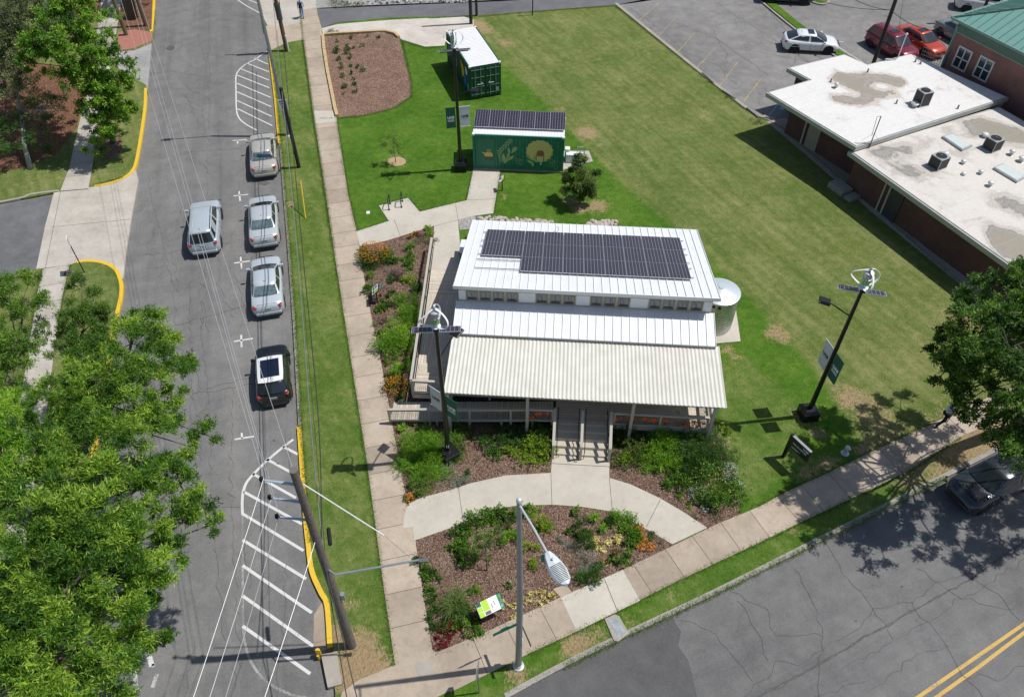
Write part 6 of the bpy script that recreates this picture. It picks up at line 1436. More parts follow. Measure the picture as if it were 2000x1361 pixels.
# stop sign seen edge on
t2 = empty('stop_sign', P(936, 1352), 0, 'stop sign seen edge on, in the grass at the corner', 'traffic sign'); t = t2
MB().tube([(0, 0, 0), (0, 0, 2.5)], .03, 6).build('post', GALP, t2)
pts = [(.38 * cos(pi / 8 + k * pi / 4), .38 * sin(pi / 8 + k * pi / 4)) for k in range(8)]
o = MB().add([(x, -.008, z) for x, z in pts] + [(x, .008, z) for x, z in pts], [tuple(range(8)), tuple(range(8, 16))[::-1]] + [(i, 8 + i, 8 + (i + 1) % 8, (i + 1) % 8) for i in range(8)]).build('sign_plate', M('sign_back', (.35, .34, .33), .5, .4), t2)
o.location = (0, 0, 2.25); o.rotation_euler = (0, 0, radians(83))
# monument sign on the lawn
t = empty('monument_sign', P(1529, 891), 0, 'black post sign with white lettering on the right lawn, near the lamp pole', 'sign')
p0 = P(1552, 840, 1.75) - t.location; p1 = P(1587, 872, 1.75) - t.location; ra = math.atan2((p1 - p0).y, (p1 - p0).x); Ls = 1.12
MB().box((.02, -.02, .88), (.14, .14, 1.78), rz=ra).build('post', BLK, t)
so = MB().box((0, 0, 0), (Ls, .12, .78)).build('sign_panel', M('sign_black', (.014, .014, .015), .45, var=.05), t, bevel=.008); cx = Vector((cos(ra), sin(ra), 0)) * (Ls / 2 + .06); so.location = (cx.x, cx.y, 1.36); so.rotation_euler = (0, 0, ra)
MB().box((0, 0, .395), (Ls + .02, .13, .012)).build('top_cap', M('cap_grey', (.30, .30, .32), .4), so)
for tx, x, z, sz in (('UAB', .34, .22, .17), ('SOLAR HOUSE', .02, .04, .125)): text_mesh(tx, sz, PAPER, 'lettering', so, frame4((x, -.064, z), (1, 0, 0), (0, 0, 1)), .002, .003)
MB().box((-.14, -.0635, -.2), (.5, .003, .022)).box((-.2, -.0635, -.26), (.38, .003, .022)).build('small_print', PAPER, so)
# interpretive panels
def info(base_px, c_px, z, w, h, azm, tilt, label, fields, posts=(-.4, .4)):
    c = P(*c_px, z); t = empty('information_panel', Vector((c.x, c.y, 0)), azm, label, 'information sign')
    M4 = Matrix.Translation((0, 0, z)) @ Matrix.Rotation(tilt, 4, 'X')
    MB().box((0, 0, 0), (w, h, .05)).xform(M4).build('tray', BLK, t)
    MB().box((0, 0, .028), (w - .03, h - .03, .006)).xform(M4).build('panel_face', PAPER, t)
    for k, (x0, y0, x1, y1, mat) in enumerate(fields):
        MB().box((w * (x0 + x1 - 1) / 2, h * (y0 + y1 - 1) / 2, .034), (w * (x1 - x0), h * (y1 - y0), .004)).xform(M4).build('printed_field', mat, t)
    for x in posts: MB().box((x * w, .02, z / 2 - .04), (.09, .06, z - .05)).build('post', BLK, t)
    return t
TEAL = M('sign_teal', (.0, .24, .15), .45, var=.1); DKT = M('sign_dark_teal', (.02, .10, .09), .45); BRN = M('sign_photo', (.16, .14, .08), .5, var=.5, scale=60); BLU = M('sign_photo_blue', (.10, .16, .34), .5, var=.4, scale=60); ORG = M('sign_orange', (.62, .5, .28), .5)
info(None, (957, 1182), .95, 1.12, .62, radians(27), radians(30), 'wide angled information board with lime and white panels in the corner bed', [(.02, .7, .2, .98, DKT), (.02, .36, .2, .68, LGREEN), (.02, .02, .2, .34, LGREEN), (.22, .3, .46, .98, LGREEN), (.24, .05, .46, .26, BRN), (.84, .02, .99, .98, TEAL), (.87, .7, .96, .9, LGREEN), (.87, .42, .96, .62, ORG), (.55, .3, .57, .6, INK), (.66, .4, .68, .72, INK), (.87, .1, .95, .3, PAPER)])
info(None, (733, 566), 1.0, .62, .5, radians(278), radians(42), 'small angled information board at the edge of the west bed', [(.6, .5, .98, .98, LGREEN), (.1, .15, .45, .45, BRN), (.1, .55, .4, .85, BLU), (.55, .15, .9, .4, DKT)], posts=(0,))
info(None, (980, 350), .9, .5, .45, radians(278), radians(42), 'small angled information board beside the path to the mural container', [(.5, .5, .98, .98, LGREEN), (.1, .1, .45, .5, DKT)], posts=(0,))
t = empty('planter_box', P(733, 590), radians(-4), 'small dark square drain box under the west information board', 'box'); MB().box((-.14, 0, .14), (.42, .42, .28)).build('box', M('dark_box', (.05, .035, .03), .7, var=.3, scale=20), t, bevel=.02)
# sign at the west driveway, seen edge on
t = empty('driveway_sign', P(165, 532), 0, 'small white sign on a dark post, seen edge on at the west driveway', 'traffic sign')
MB().tube([(0, 0, 0), (0, 0, 2.1)], .03, 6).build('post', BLK, t)
o = MB().box((0, 0, 0), (.5, .015, .6)).build('sign_plate', PAPER, t); o.location = (0, 0, 2.35); o.rotation_euler = (0, 0, radians(112))
for z in (.15, 0, -.15): MB().box((0, -.01, z), (.36, .006, .05)).build('lettering', INK, o)
t = empty('valve_box', P(132, 535), .1, 'dark meter box lid beside the west sidewalk', 'meter box'); MB().box((0, 0, .03), (.35, .45, .06)).build('lid', M('meter_lid', (.06, .06, .06), .8), t)
# yellow guy guards and bollard
def rod(name, a, b, r, mat, label, cat): o = MB().tube([a, b], r, 8).build(name, mat); tag(o, label, cat); return o
rod('guy_guard', P(597, 427, 0), P(587, 352, 1.9), .035, YEL, 'yellow plastic guy wire guard leaning over the verge', 'guy guard')
t = empty('bollard', P(625, 1281, RDZ), 0, 'yellow bollard on the gutter beside the concrete storm inlet', 'bollard')
MB().lathe((0, 0, 0), [(.10, 0), (.10, .58), (.08, .62), (.01, .63)], 14).build('post', YEL, t); MB().box((.0, -.12, .2), (.08, .1, .4)).build('bracket', YEL, t)
o = slab('storm_inlet', PX([(627, 1277), (658, 1272), (668, 1335), (640, 1342)], .1), .1, .3, CONC_GREY, kind=None); tag(o, 'grey concrete storm drain inlet slab behind the yellow bollard', 'storm drain')
o = slab('storm_inlet', PX([(1181, 1208), (1200, 1199), (1209, 1202), (1229, 1236), (1207, 1252), (1199, 1250)], .06), .06, .15, CONC_GREY, kind=None); tag(o, 'old concrete drain lid set in the south verge', 'storm drain')
MB().prism([(p.x, p.y) for p in PX([(1188, 1211), (1203, 1206), (1222, 1234), (1208, 1244)], .06)], .05, .066).build('lid', M('drain_lid', (.30, .33, .33), .8, var=.35, scale=5), o)
t = empty('water_valve', P(1650, 885), 0, 'silver and white standpipe near the south sidewalk', 'hydrant')
MB().lathe((0, 0, 0), [(.2, 0), (.2, .03), (.09, .06), (.08, .38), (.13, .4), (.12, .5), (.04, .56)], 14).build('body', M('hydrant_white', (.6, .6, .6), .5, .3), t); MB().tube([(-.2, 0, .3), (.2, 0, .3)], .055, 8).build('nozzle', GALP, t)
# bike racks
for u, v, l in ((761, 405, 'dark green bicycle rack hoop, left of the two'), (785, 400, 'dark green bicycle rack hoop, right of the two')):
    t = empty('bicycle_rack', P(u, v), 0, l, 'bicycle rack', 'bicycle rack hoops on the concrete pad')
    pts = [(.0, -.32, .04), (.0, -.32, .75), (0, -.2, .86), (0, .2, .86), (0, .32, .75), (0, .32, .04)]
    MB().tube(pts, .032, 8).build('hoop', M('rack_green', (.01, .055, .03), .4, .2), t); MB().box((0, -.32, .05), (.14, .14, .015)).box((0, .32, .05), (.14, .14, .015)).build('foot_plate', M('rack_green', (.01, .055, .03)), t)
t = empty('irrigation_box', P(719, 416), .1, 'small white irrigation box lid in the lawn by the path', 'irrigation box'); MB().box((0, 0, .02), (.22, .28, .04)).build('lid', WHITE, t)
# air conditioner beside the mural container
t = empty('outdoor_unit', P(1124, 318), radians(-4), 'white outdoor cooling unit on a pad beside the mural container', 'air conditioner')
MB().box((-.1, .1, .36), (1.15, .42, .62)).build('casing', WHITE, t, bevel=.02); MB().box((-.6, .42, .45), (.34, .4, .85)).build('side_cabinet', WHITE, t, bevel=.02); MB().tube([(.1, .5, .0), (.1, .6, .9), (.5, .7, .8), (.6, .7, .2)], .04, 6).build('pipe', GALP, t)
# retaining edge of tan blocks round the north bed
TB = M('tan_block', (.52, .37, .20), .9, var=.22, scale=5)
wl_ = [(631, 70), (633, 95), (640, 140), (648, 180), (655, 215), (659, 229)]
nb = 0; t = empty('retaining_edge', P(640, 140), 0, 'low edge of tan concrete blocks round the north planting bed', 'retaining wall')
def blocks(px, w=.24, h=.2, step=.42):
    pts = [P(*q) for q in px]
    for i in range(len(pts) - 1):
        a, b = pts[i], pts[i + 1]; L = (b - a).length; n = max(1, round(L / step)); r_ = az(a, b)
        for k in range(n):
            c = a.lerp(b, (k + .5) / n) - t.location + Vector((0, 0, h / 2 + random.uniform(-.012, .012)))
            MB().box((c.x, c.y, c.z), (L / n - .012, w, h), rz=r_ + random.uniform(-.02, .02)).build('block', TB, t)
blocks(wl_); blocks([(634, 70), (660, 68), (700, 66), (742, 63.5), (755, 64), (772, 68), (779, 75)], step=.5)
# boulders north of the cottage
ROCK = M('limestone_rock', (.44, .38, .33), .9, var=.3, scale=3, bmp=.6, bscale=8)
def rock(name, p, s, mat, seed):
    r = random.Random(seed); bm = bmesh.new(); bmesh.ops.create_icosphere(bm, subdivisions=2, radius=1)
    ax = [Vector((r.gauss(0, 1), r.gauss(0, 1), r.gauss(0, 1))).normalized() for _ in range(7)]; lim = [r.uniform(.55, .85) for _ in range(7)]
    for v in bm.verts:
        for a, l in zip(ax, lim):
            d = v.co.dot(a)
            if d > l: v.co -= a * (d - l)
        v.co = Vector((v.co.x * s[0], v.co.y * s[1], v.co.z * s[2]))
    me = bpy.data.meshes.new(name); bm.to_mesh(me); bm.free(); me.materials.append(mat); o = bpy.data.objects.new(name, me); COL.objects.link(o); o.location = p; o.rotation_euler = (0, 0, r.uniform(0, 6)); return o
r_ = random.Random(5)
for k in range(34):
    u = 938 + k * 4.2; o = rock('boulder', P(u, 427 + k * .25 + r_.uniform(-3, 3), .06), (r_.uniform(.16, .3), r_.uniform(.13, .22), r_.uniform(.1, .18)), ROCK, k); tag(o, 'pale boulder in the long row behind the cottage roof', 'boulder', 'boulders in the long row behind the cottage')
for k in range(18):
    u = 1150 + (k % 9) * 6.4; o = rock('boulder', P(u, 434 + (k // 9) * 5 + r_.uniform(-2, 2), .06), (r_.uniform(.15, .26), r_.uniform(.13, .2), r_.uniform(.1, .16)), ROCK, 60 + k); tag(o, 'pale boulder in the short pile behind the cottage roof', 'boulder', 'boulders in the short pile behind the cottage')
# rubble along the alley (uncountable)
VV = []; m = MB()
for k in range(420):
    u = r_.uniform(640, 920) ; v = r_.uniform(-30, 10 - (u - 640) * .012); p = P(u, v); s = r_.uniform(.08, .28); z = s * .5
    m.box((p.x, p.y, z), (s * 1.4, s, s), rz=r_.uniform(0, 6), rx=r_.uniform(-.5, .5), ry=r_.uniform(-.5, .5), taper=.7)
o = m.build('rubble', M('rubble_stone', (.42, .41, .39), .9, var=.35, scale=2)); o['kind'] = 'stuff'; tag(o, 'band of broken grey stone rubble north of the alley', 'rubble')
# blue bin in the trees at the far left
t = empty('white_box', P(92, 16), .3, 'small pale box on the ground between the trees at the far left', 'box'); MB().box((0, 0, .3), (.8, .5, .6)).build('box', M('pale_box', (.5, .58, .66), .5), t, bevel=.03)

# ================================================================ PEOPLE
def skin_body(name, joints, edges, mat, parent, sub=2):
    """one continuous skinned surface grown from a joint graph; first joint is the root"""
    me = bpy.data.meshes.new(name); me.from_pydata([j[0] for j in joints], edges, []); o = bpy.data.objects.new(name, me); COL.objects.link(o)
    md = o.modifiers.new('skin', 'SKIN'); md.use_smooth_shade = True
    for i, j in enumerate(joints):
        r = j[1]; me.skin_vertices[0].data[i].radius = r if isinstance(r, tuple) else (r, r); me.skin_vertices[0].data[i].use_root = (i == 0)
    s = o.modifiers.new('sub', 'SUBSURF'); s.levels = s.render_levels = sub
    bpy.context.view_layer.update()
    m2 = bpy.data.meshes.new_from_object(o.evaluated_get(bpy.context.evaluated_depsgraph_get())); bpy.data.objects.remove(o)
    m2.name = name; m2.materials.clear(); m2.materials.append(mat); o = bpy.data.objects.new(name, m2); COL.objects.link(o); o.parent = parent; return o
def person(loc, rz, label, shirt, trousers, skin, hair, step=.2, lean=0.0, arms=((-.05, .02), (.10, .02)), shoes=(.05, .04, .04)):
    t = empty('person', loc, rz, label, 'person')
    SK = M('skin_%02x' % int(skin[0] * 255), skin, .6, var=.05); SH = M('cloth_%02x%02x' % (int(shirt[0] * 255), int(shirt[2] * 255)), shirt, .85, var=.12, scale=12); TR = M('cloth_%02x%02x_t' % (int(trousers[0] * 255), int(trousers[2] * 255)), trousers, .85, var=.15, scale=12)
    lx = lean
    pel = (0, 0, .92); ch = (lx * .6, 0, 1.22); nk = (lx * .9, 0, 1.47); hd = (lx + .015, 0, 1.62); tp = (lx + .01, 0, 1.70)
    hip = [(0, .09, .90), (0, -.09, .90)]; kn = [(step * .55 + .04, .10, .49), (-step * .35 + .03, -.10, .49)]; an = [(step * .9, .10, .09), (-step * 1.1, -.10, .11)]; to = [(step * .9 + .16, .11, .035), (-step * 1.1 + .15, -.11, .045)]
    shd = [(lx * .8, .18, 1.40), (lx * .8, -.18, 1.40)]
    el = [(lx * .8 + arms[0][0] * .5, .235, 1.13), (lx * .8 + arms[1][0] * .5, -.235, 1.13)]; wr = [(lx * .8 + arms[0][0] * 1.6 + .05, .24 + arms[0][1], .88), (lx * .8 + arms[1][0] * 1.6 + .05, -.24 - arms[1][1], .88)]
    hnd = [(w[0] + .02, w[1], w[2] - .08) for w in wr]
    J = [(pel, (.13, .10)), (ch, (.14, .10)), (nk, .052), (hd, (.078, .088)), (tp, .055)]; E = [(0, 1), (1, 2), (2, 3), (3, 4)]
    for k in (0, 1):
        b = len(J); J += [(hip[k], .085), (kn[k], .055), (an[k], .038), (to[k], .028)]; E += [(0, b), (b, b + 1), (b + 1, b + 2), (b + 2, b + 3)]
    for k in (0, 1):
        b = len(J); J += [(shd[k], .052), (el[k], .038), (wr[k], .026), (hnd[k], .032)]; E += [(1, b), (b, b + 1), (b + 1, b + 2), (b + 2, b + 3)]
    body = skin_body('body', J, E, SK, t)
    # fingers and thumb
    f = MB()
    for k in (0, 1):
        h = Vector(hnd[k]); s_ = 1 if k == 0 else -1
        for q in range(4):
            a = h + Vector((-.027 + q * .018, 0, -.02)); L = (.060, .072, .068, .052)[q]; f.tube([a, a + Vector((.004, -s_ * .008, -L * .6)), a + Vector((.006, -s_ * .026, -L))], [.0085, .008, .006], 6)
        a = h + Vector((.028, 0, .015)); f.tube([a, a + Vector((.026, -s_ * .01, -.03)), a + Vector((.03, -s_ * .016, -.055))], [.0095, .009, .007], 6)
    # ears, nose
    f.lathe((hd[0] + .0, .082, hd[2] - .03), [(.012, 0), (.014, .03), (.01, .045)], 6).lathe((hd[0], -.082, hd[2] - .03), [(.012, 0), (.014, .03), (.01, .045)], 6).box((hd[0] + .088, 0, hd[2] - .01), (.03, .025, .035))
    f.build('hands_and_face', SK, t)
    ey = MB().box((hd[0] + .082, .03, hd[2] + .015), (.008, .022, .01)).box((hd[0] + .082, -.03, hd[2] + .015), (.008, .022, .01)).box((hd[0] + .08, 0, hd[2] - .055), (.01, .04, .008)); ey.build('eyes_and_mouth', INK, t)
    # clothes follow the same joints, a little fuller
    g_ = .016
    skin_body('shirt', [((0, 0, .93), (.150, .125)), (ch, (.162, .122)), ((lx * .86, 0, 1.42), (.09, .07)), (shd[0], .072), (tuple(Vector(shd[0]).lerp(Vector(el[0]), .75)), .056), (shd[1], .072), (tuple(Vector(shd[1]).lerp(Vector(el[1]), .75)), .056)], [(0, 1), (1, 2), (1, 3), (3, 4), (1, 5), (5, 6)], SH, t)
    skin_body('trousers', [((0, 0, .95), (.148, .118)), (hip[0], .105), (kn[0], .075), (tuple(Vector(an[0]) + Vector((0, 0, .03))), .058), (hip[1], .105), (kn[1], .075), (tuple(Vector(an[1]) + Vector((0, 0, .03))), .058)], [(0, 1), (1, 2), (2, 3), (0, 4), (4, 5), (5, 6)], TR, t)
    SHO = M('shoe_%02x' % int(shoes[0] * 255), shoes, .6)
    for k in (0, 1): skin_body('shoe', [((an[k][0] - .03, an[k][1], an[k][2] - .045), .045), ((to[k][0] - .03, to[k][1], to[k][2] + .004), .042), ((to[k][0] + .05, to[k][1], to[k][2]), .03)], [(0, 1), (1, 2)], SHO, t, 1)
    skin_body('hair', [((hd[0] - .03, 0, hd[2] - .01), (.085, .08)), ((hd[0] - .012, 0, hd[2] + .055), (.085, .088)), ((hd[0] + .03, 0, hd[2] + .085), (.05, .06))], [(0, 1), (1, 2)], M('hair_%02x' % int(hair[0] * 255), hair, .8), t, 1)
    return t
wd = radians(100)
person(P(591, 35, .02), wd, 'person in blue shirt and jeans with a dark backpack, walking on the north pavement', (.16, .42, .68), (.11, .24, .42), (.30, .17, .11), (.02, .015, .012), step=.26)
bp = empty('backpack', P(591, 35, 1.22) + Vector((0, 0, 0)), wd, 'dark navy backpack worn by the person in the blue shirt', 'backpack'); bq = P(591, 35, .02); bp.location = (bq.x, bq.y, 1.08) 
bp.location = Vector((bq.x, bq.y, 1.02)) - Vector((cos(wd), sin(wd), 0)) * .2
MB().box((0, 0, .18), (.16, .30, .44)).build('bag', M('navy_cloth', (.012, .018, .035), .85, var=.15), bp, bevel=.05, bseg=3); MB().box((-.09, 0, .1), (.05, .22, .2)).build('pocket', M('navy_cloth', (.012, .018, .035)), bp, bevel=.02)
MB().tube([(.08, .1, .38), (.2, .11, .40), (.3, .1, .25), (.1, .12, .02)], .016, 6).build('strap', BLK, bp); MB().tube([(.08, -.1, .38), (.2, -.11, .40), (.3, -.1, .25), (.1, -.12, .02)], .016, 6).build('strap', BLK, bp)
person(P(1836, 830, .02), radians(15), 'person in white shirt and black trousers striding along the south sidewalk', (.66, .68, .74), (.014, .014, .018), (.16, .09, .06), (.02, .015, .012), step=.36, lean=.08, arms=((.16, .02), (-.12, .02)))
# ================================================================ VEGETATION
def leaf_mat(name, dark, mid, light, tr=.30, rough=.55):
    m, t, b = nmat(name); c = ramp(t, attr(t, 'tint'), [(0, dark), (.5, mid), (1, light)])
    t.links.new(c, b.inputs['Base Color']); b.inputs['Roughness'].default_value = rough; b.inputs['Specular IOR Level'].default_value = .35
    tl = t.nodes.new('ShaderNodeBsdfTranslucent'); t.links.new(mix(t, 1., c, (1.5, 1.7, .7), 'MULTIPLY'), tl.inputs[0])
    ms = t.nodes.new('ShaderNodeMixShader'); ms.inputs[0].default_value = tr; out = t.nodes['Material Output']
    t.links.new(b.outputs[0], ms.inputs[1]); t.links.new(tl.outputs[0], ms.inputs[2]); t.links.new(ms.outputs[0], out.inputs[0]); return m
G = {
 'oak': leaf_mat('leaf_oak', (.018, .060, .006), (.092, .215, .016), (.37, .50, .06), .32),
 'oak_dark': leaf_mat('leaf_oak_dark', (.025, .065, .010), (.075, .16, .022), (.18, .29, .045), .33),
 'maple': leaf_mat('leaf_maple', (.035, .10, .010), (.13, .27, .022), (.32, .47, .055), .36),
 'deep': leaf_mat('leaf_deep', (.02, .055, .010), (.05, .125, .02), (.12, .23, .04)),
 'mid': leaf_mat('leaf_mid', (.025, .07, .008), (.085, .195, .018), (.25, .39, .05), .30),
 'bright': leaf_mat('leaf_bright', (.04, .12, .008), (.15, .32, .018), (.38, .55, .06), .36),
 'lime': leaf_mat('leaf_lime', (.10, .18, .012), (.24, .36, .025), (.45, .54, .08), .4),
 'olive': leaf_mat('leaf_olive', (.04, .07, .018), (.11, .16, .035), (.22, .28, .07)),
 'grey': leaf_mat('leaf_grey', (.10, .13, .10), (.20, .25, .21), (.38, .44, .38), .15),
 'silver': leaf_mat('leaf_silver', (.30, .34, .30), (.48, .54, .48), (.68, .72, .66), .1),
 'blue': leaf_mat('leaf_blue', (.08, .14, .12), (.15, .23, .19), (.28, .36, .30), .15),
 'purple': leaf_mat('leaf_purple', (.05, .03, .04), (.12, .07, .08), (.22, .14, .15), .15),
 'dull': leaf_mat('leaf_dull', (.05, .07, .03), (.12, .155, .06), (.24, .27, .13), .2),
 'dry': leaf_mat('leaf_dry', (.13, .09, .05), (.26, .19, .11), (.42, .34, .2), .1),
 'crimson': leaf_mat('leaf_crimson', (.06, .004, .008), (.16, .010, .014), (.32, .03, .03), .15),
 'orange': leaf_mat('petal_orange', (.48, .13, .004), (.74, .25, .006), (.88, .42, .03), .2),
 'yellow': leaf_mat('petal_yellow', (.55, .42, .08), (.74, .66, .22), (.85, .82, .5), .2),
 'pink': leaf_mat('petal_pink', (.35, .05, .18), (.55, .12, .32), (.7, .3, .5), .2),
 'red': leaf_mat('petal_red', (.3, .02, .01), (.6, .05, .02), (.75, .15, .05), .2)}
BARK = M('bark', (.10, .082, .065), .95, var=.35, scale=8, bmp=.5, bscale=18); BARKG = M('bark_grey', (.30, .285, .26), .9, var=.25, scale=6); TWIG = M('twig', (.11, .085, .05), .9, var=.2)
def unit(n, r): v = r.normal(size=(n, 3)); return v / np.linalg.norm(v, axis=1, keepdims=True)
def leaf_quads(C, out, nper, sp, L, W_, r, outw=.6, upw=.35, tint=None, jit=.22):
    """rhombic leaves radiating from cluster centres C"""
    n = len(C); B = np.repeat(C, nper, 0) + r.normal(size=(n * nper, 3)) * sp; O = np.repeat(out, nper, 0)
    d = unit(n * nper, r) + O * outw + np.array([0, 0, upw]); d /= np.linalg.norm(d, axis=1, keepdims=True)
    s = np.cross(d, unit(n * nper, r) * .7 + np.array([0, 0, 1.0])); s /= np.linalg.norm(s, axis=1, keepdims=True) + 1e-9
    l = L * r.uniform(.65, 1.25, (n * nper, 1)); w = W_ * r.uniform(.7, 1.2, (n * nper, 1))
    V = np.stack([B, B + d * l * .45 + s * w / 2, B + d * l, B + d * l * .45 - s * w / 2], 1)
    if tint is None: tint = r.uniform(.1, .9, n)
    T = np.clip(np.repeat(tint, nper) + r.normal(0, jit, n * nper), 0, 1); return V, T
def lobe_clusters(c, rad, dens, r, squash=.8):
    """clumps of twig ends over an uneven ellipsoid, with gaps between the clumps"""
    ns = max(4, int(6 * rad ** 2 + 3)); D = unit(ns, r); D[:, 2] = np.where(D[:, 2] < -.35, -D[:, 2] * .5, D[:, 2])
    sub = D * rad * r.uniform(.50, 1.12, (ns, 1)) * np.array([1, 1, squash]); per = max(3, int(dens * rad ** 2 / ns * 12)); sr = .235 * rad ** .5
    pts = np.repeat(sub, per, 0) + r.normal(size=(ns * per, 3)) * sr * np.array([.6, .6, .42])
    tn = np.repeat(r.uniform(.15, .85, ns), per) + r.normal(0, .08, ns * per)
    out = pts / (np.linalg.norm(pts, axis=1, keepdims=True) + 1e-6); return pts + np.array(c), out, tn, sub + np.array(c)
def limb(m, a, b, r0, r1, rr, wob=.12):
    a = Vector(a); b = Vector(b); L = (b - a).length; pts = []
    for k in range(5):
        s = k / 4; p = a.lerp(b, s) + Vector((rr.normal() * wob * L * .12, rr.normal() * wob * L * .12, L * .10 * sin(pi * s))) * (1 if 0 < k < 4 else 0); pts.append(p)
    m.tube(pts, [lerp(r0, r1, k / 4) for k in range(5)], 7); return pts
def tree(name, label, base, lobes, mat, seed, trunk_r=.2, L=.13, W_=.035, dens=9, nper=14, sp=.05, group=None, bark=BARK, cat='tree', fork=.45, extra_twigs=3, twigmat=None, squash=.8, upw=.3, twig_r=0):
    r = np.random.default_rng(seed); b0 = base if isinstance(base, Vector) else P(*base); t = empty(name, b0, 0, label, cat, group)
    cen = [((p - b0) if isinstance(p, Vector) else (P(p[0], p[1], p[2]) - b0), rad) for p, rad in [((l if isinstance(l[0], Vector) else (l[:3], l[3]))) for l in lobes]]
    mx_ = sum((c for c, _ in cen), Vector()) / len(cen); top = max(c.z for c, _ in cen)
    tr = MB(); fk = Vector((mx_.x * .35, mx_.y * .35, min(c.z for c, _ in cen) * .75 + .1)); fk.z = max(fk.z, top * .18)
    crown_top = Vector((mx_.x, mx_.y, top * .85))
    tr.tube([(0, 0, -.05), (fk.x * .3, fk.y * .3, fk.z * .5), fk], [trunk_r * 1.25, trunk_r, trunk_r * .85], 12)
    lead = [fk.lerp(crown_top, s) for s in (0, .33, .66, 1)]; tr.tube(lead, [trunk_r * .85, trunk_r * .6, trunk_r * .35, trunk_r * .12], 8)
    VV = []; TT = []
    for c, rad in cen:
        s = min(.95, max(0, (c.z - fk.z) / max(.1, crown_top.z - fk.z) * .75)); a = fk.lerp(crown_top, s); limb(tr, a, c, trunk_r * (.34 if rad > .0 and (c - fk).length < 6 else .10) * (1 - .5 * s), trunk_r * .07, r)
        pts, out, tn, sub = lobe_clusters(tuple(c), rad, dens, r, squash)
        for q in sub[:extra_twigs * 2]: limb(tr, c, q, twig_r or trunk_r * .09, .008, r)
        V, T = leaf_quads(pts, out, nper, sp, L, W_, r, tint=tn, upw=upw); VV.append(V); TT.append(T)
    tr.build('trunk', bark, t, smooth=True)
    quads_mesh('crown', np.concatenate(VV), mat, t, np.concatenate(TT)); return t
SUNV = Vector((cos(SUN_EL) * cos(SUN_AZ), cos(SUN_EL) * sin(SUN_AZ), sin(SUN_EL)))
def above(u, v, z): g_ = P(u, v, 0); return g_ + SUNV * (z / SUNV.z)
# ---- street trees on the left
tree('oak_tree', 'large willow oak reaching over the west street, its upper crown beside the yellow kerb', (128, 905), [(280, 628, 9, 0.78), (255, 672, 9.2, 1.20), (322, 690, 8.6, 0.99), (362, 722, 7.6, 0.62), (376, 716, 7.4, 0.31), (292, 742, 9, 1.35), (222, 748, 9.6, 1.46), (185, 705, 8.4, 1.14), (148, 800, 9, 1.35), (340, 778, 7.4, 0.57), (398, 848, 6.6, 0.64), (372, 872, 6.6, 0.62), (330, 838, 7.4, 0.73), (290, 828, 8, 1.14), (232, 850, 9.5, 1.46), (105, 770, 8, 0.83), (170, 870, 9.8, 1.35), (265, 800, 9, 0.94), (150, 755, 8, .9), (120, 820, 8.4, .9), (185, 770, 8.6, .8), (160, 835, 8.8, .9), (75, 838, 8.5, 1.04), (200, 800, 9.8, 1.04)], G['oak'], 21, .30, .165, .032, 19, 15, .05)
tree('oak_tree', 'huge willow oak at the lower left with a bright green crown over the street', (95, 1290), [(120, 900, 9.5, 1.02), (60, 930, 10, 1.43), (300, 925, 8, 1.02), (352, 948, 7.6, 0.87), (395, 985, 7.2, 0.87), (418, 1022, 6.9, 0.43), (360, 1020, 7.6, 0.82), (232, 965, 9.5, 1.43), (300, 1010, 8.4, 1.02), (140, 1010, 10.4, 1.53), (322, 1085, 7.2, 0.77), (60, 1060, 10.5, 1.53), (205, 1085, 9.4, 1.43), (275, 1120, 8.2, 1.02), (130, 1160, 10, 1.53), (45, 1200, 10, 1.53), (225, 1195, 8.6, 1.22), (285, 1215, 7.6, 0.82), (320, 1262, 7.1, 0.56), (150, 1270, 9.2, 1.43), (55, 1325, 9.6, 1.53), (215, 1295, 8.2, 0.97), (170, 1365, 8.4, 1.02), (-15, 1000, 10, 1.63), (-20, 1150, 10, 1.73), (-20, 1290, 10, 1.63), (80, 1420, 9, 1.53), (270, 1170, 7.4, 0.61), (190, 1020, 10, 1.12)], G['oak'], 22, .38, .18, .035, 18, 15, .05)
tree('oak_tree', 'yellow green tree leaning in at the far left edge, level with the oaks', (-40, 1010), [(20, 860, 8, 0.95), (-10, 900, 8.5, 1.47), (30, 800, 7, 0.63), (10, 960, 9.3, 1.16), (-50, 830, 8, 1.37)], G['bright'], 23, .22, .17, .035, 18, 15, .05)
tree('oak_tree', 'open branched tree at the left edge over the west sidewalk, with gaps in its crown', (10, 900), [(18, 565, 7, 1.00), (58, 552, 6.8, 0.62), (45, 612, 6.6, 1.00), (8, 660, 7, 1.25), (68, 680, 5.6, 0.75), (28, 740, 6, 1.00), (82, 640, 5.7, 0.53), (-40, 600, 7, 1.62), (25, 805, 5.4, 0.62), (62, 590, 6.4, 0.62), (55, 770, 5.0, 0.56), (-30, 720, 6.6, 1.38), (90, 660, 5.4, 0.38), (38, 700, 6, 0.62)], G['mid'], 24, .16, .14, .032, 17, 14, .05, extra_twigs=6)
tree('oak_tree', 'slender dark green tree in the verge behind the curved yellow kerb', (178, 800), [(160, 560, 7.2, 0.65), (182, 588, 6.6, 0.78), (150, 610, 6.4, 0.72), (200, 625, 6, 0.78), (165, 645, 6, 0.98), (190, 672, 5.6, 0.91), (140, 672, 5.5, 0.72), (208, 655, 5.4, 0.65), (128, 640, 5.6, 0.52), (170, 705, 5, 1.04)], G['oak_dark'], 25, .15, .13, .03, 24, 14, .045)
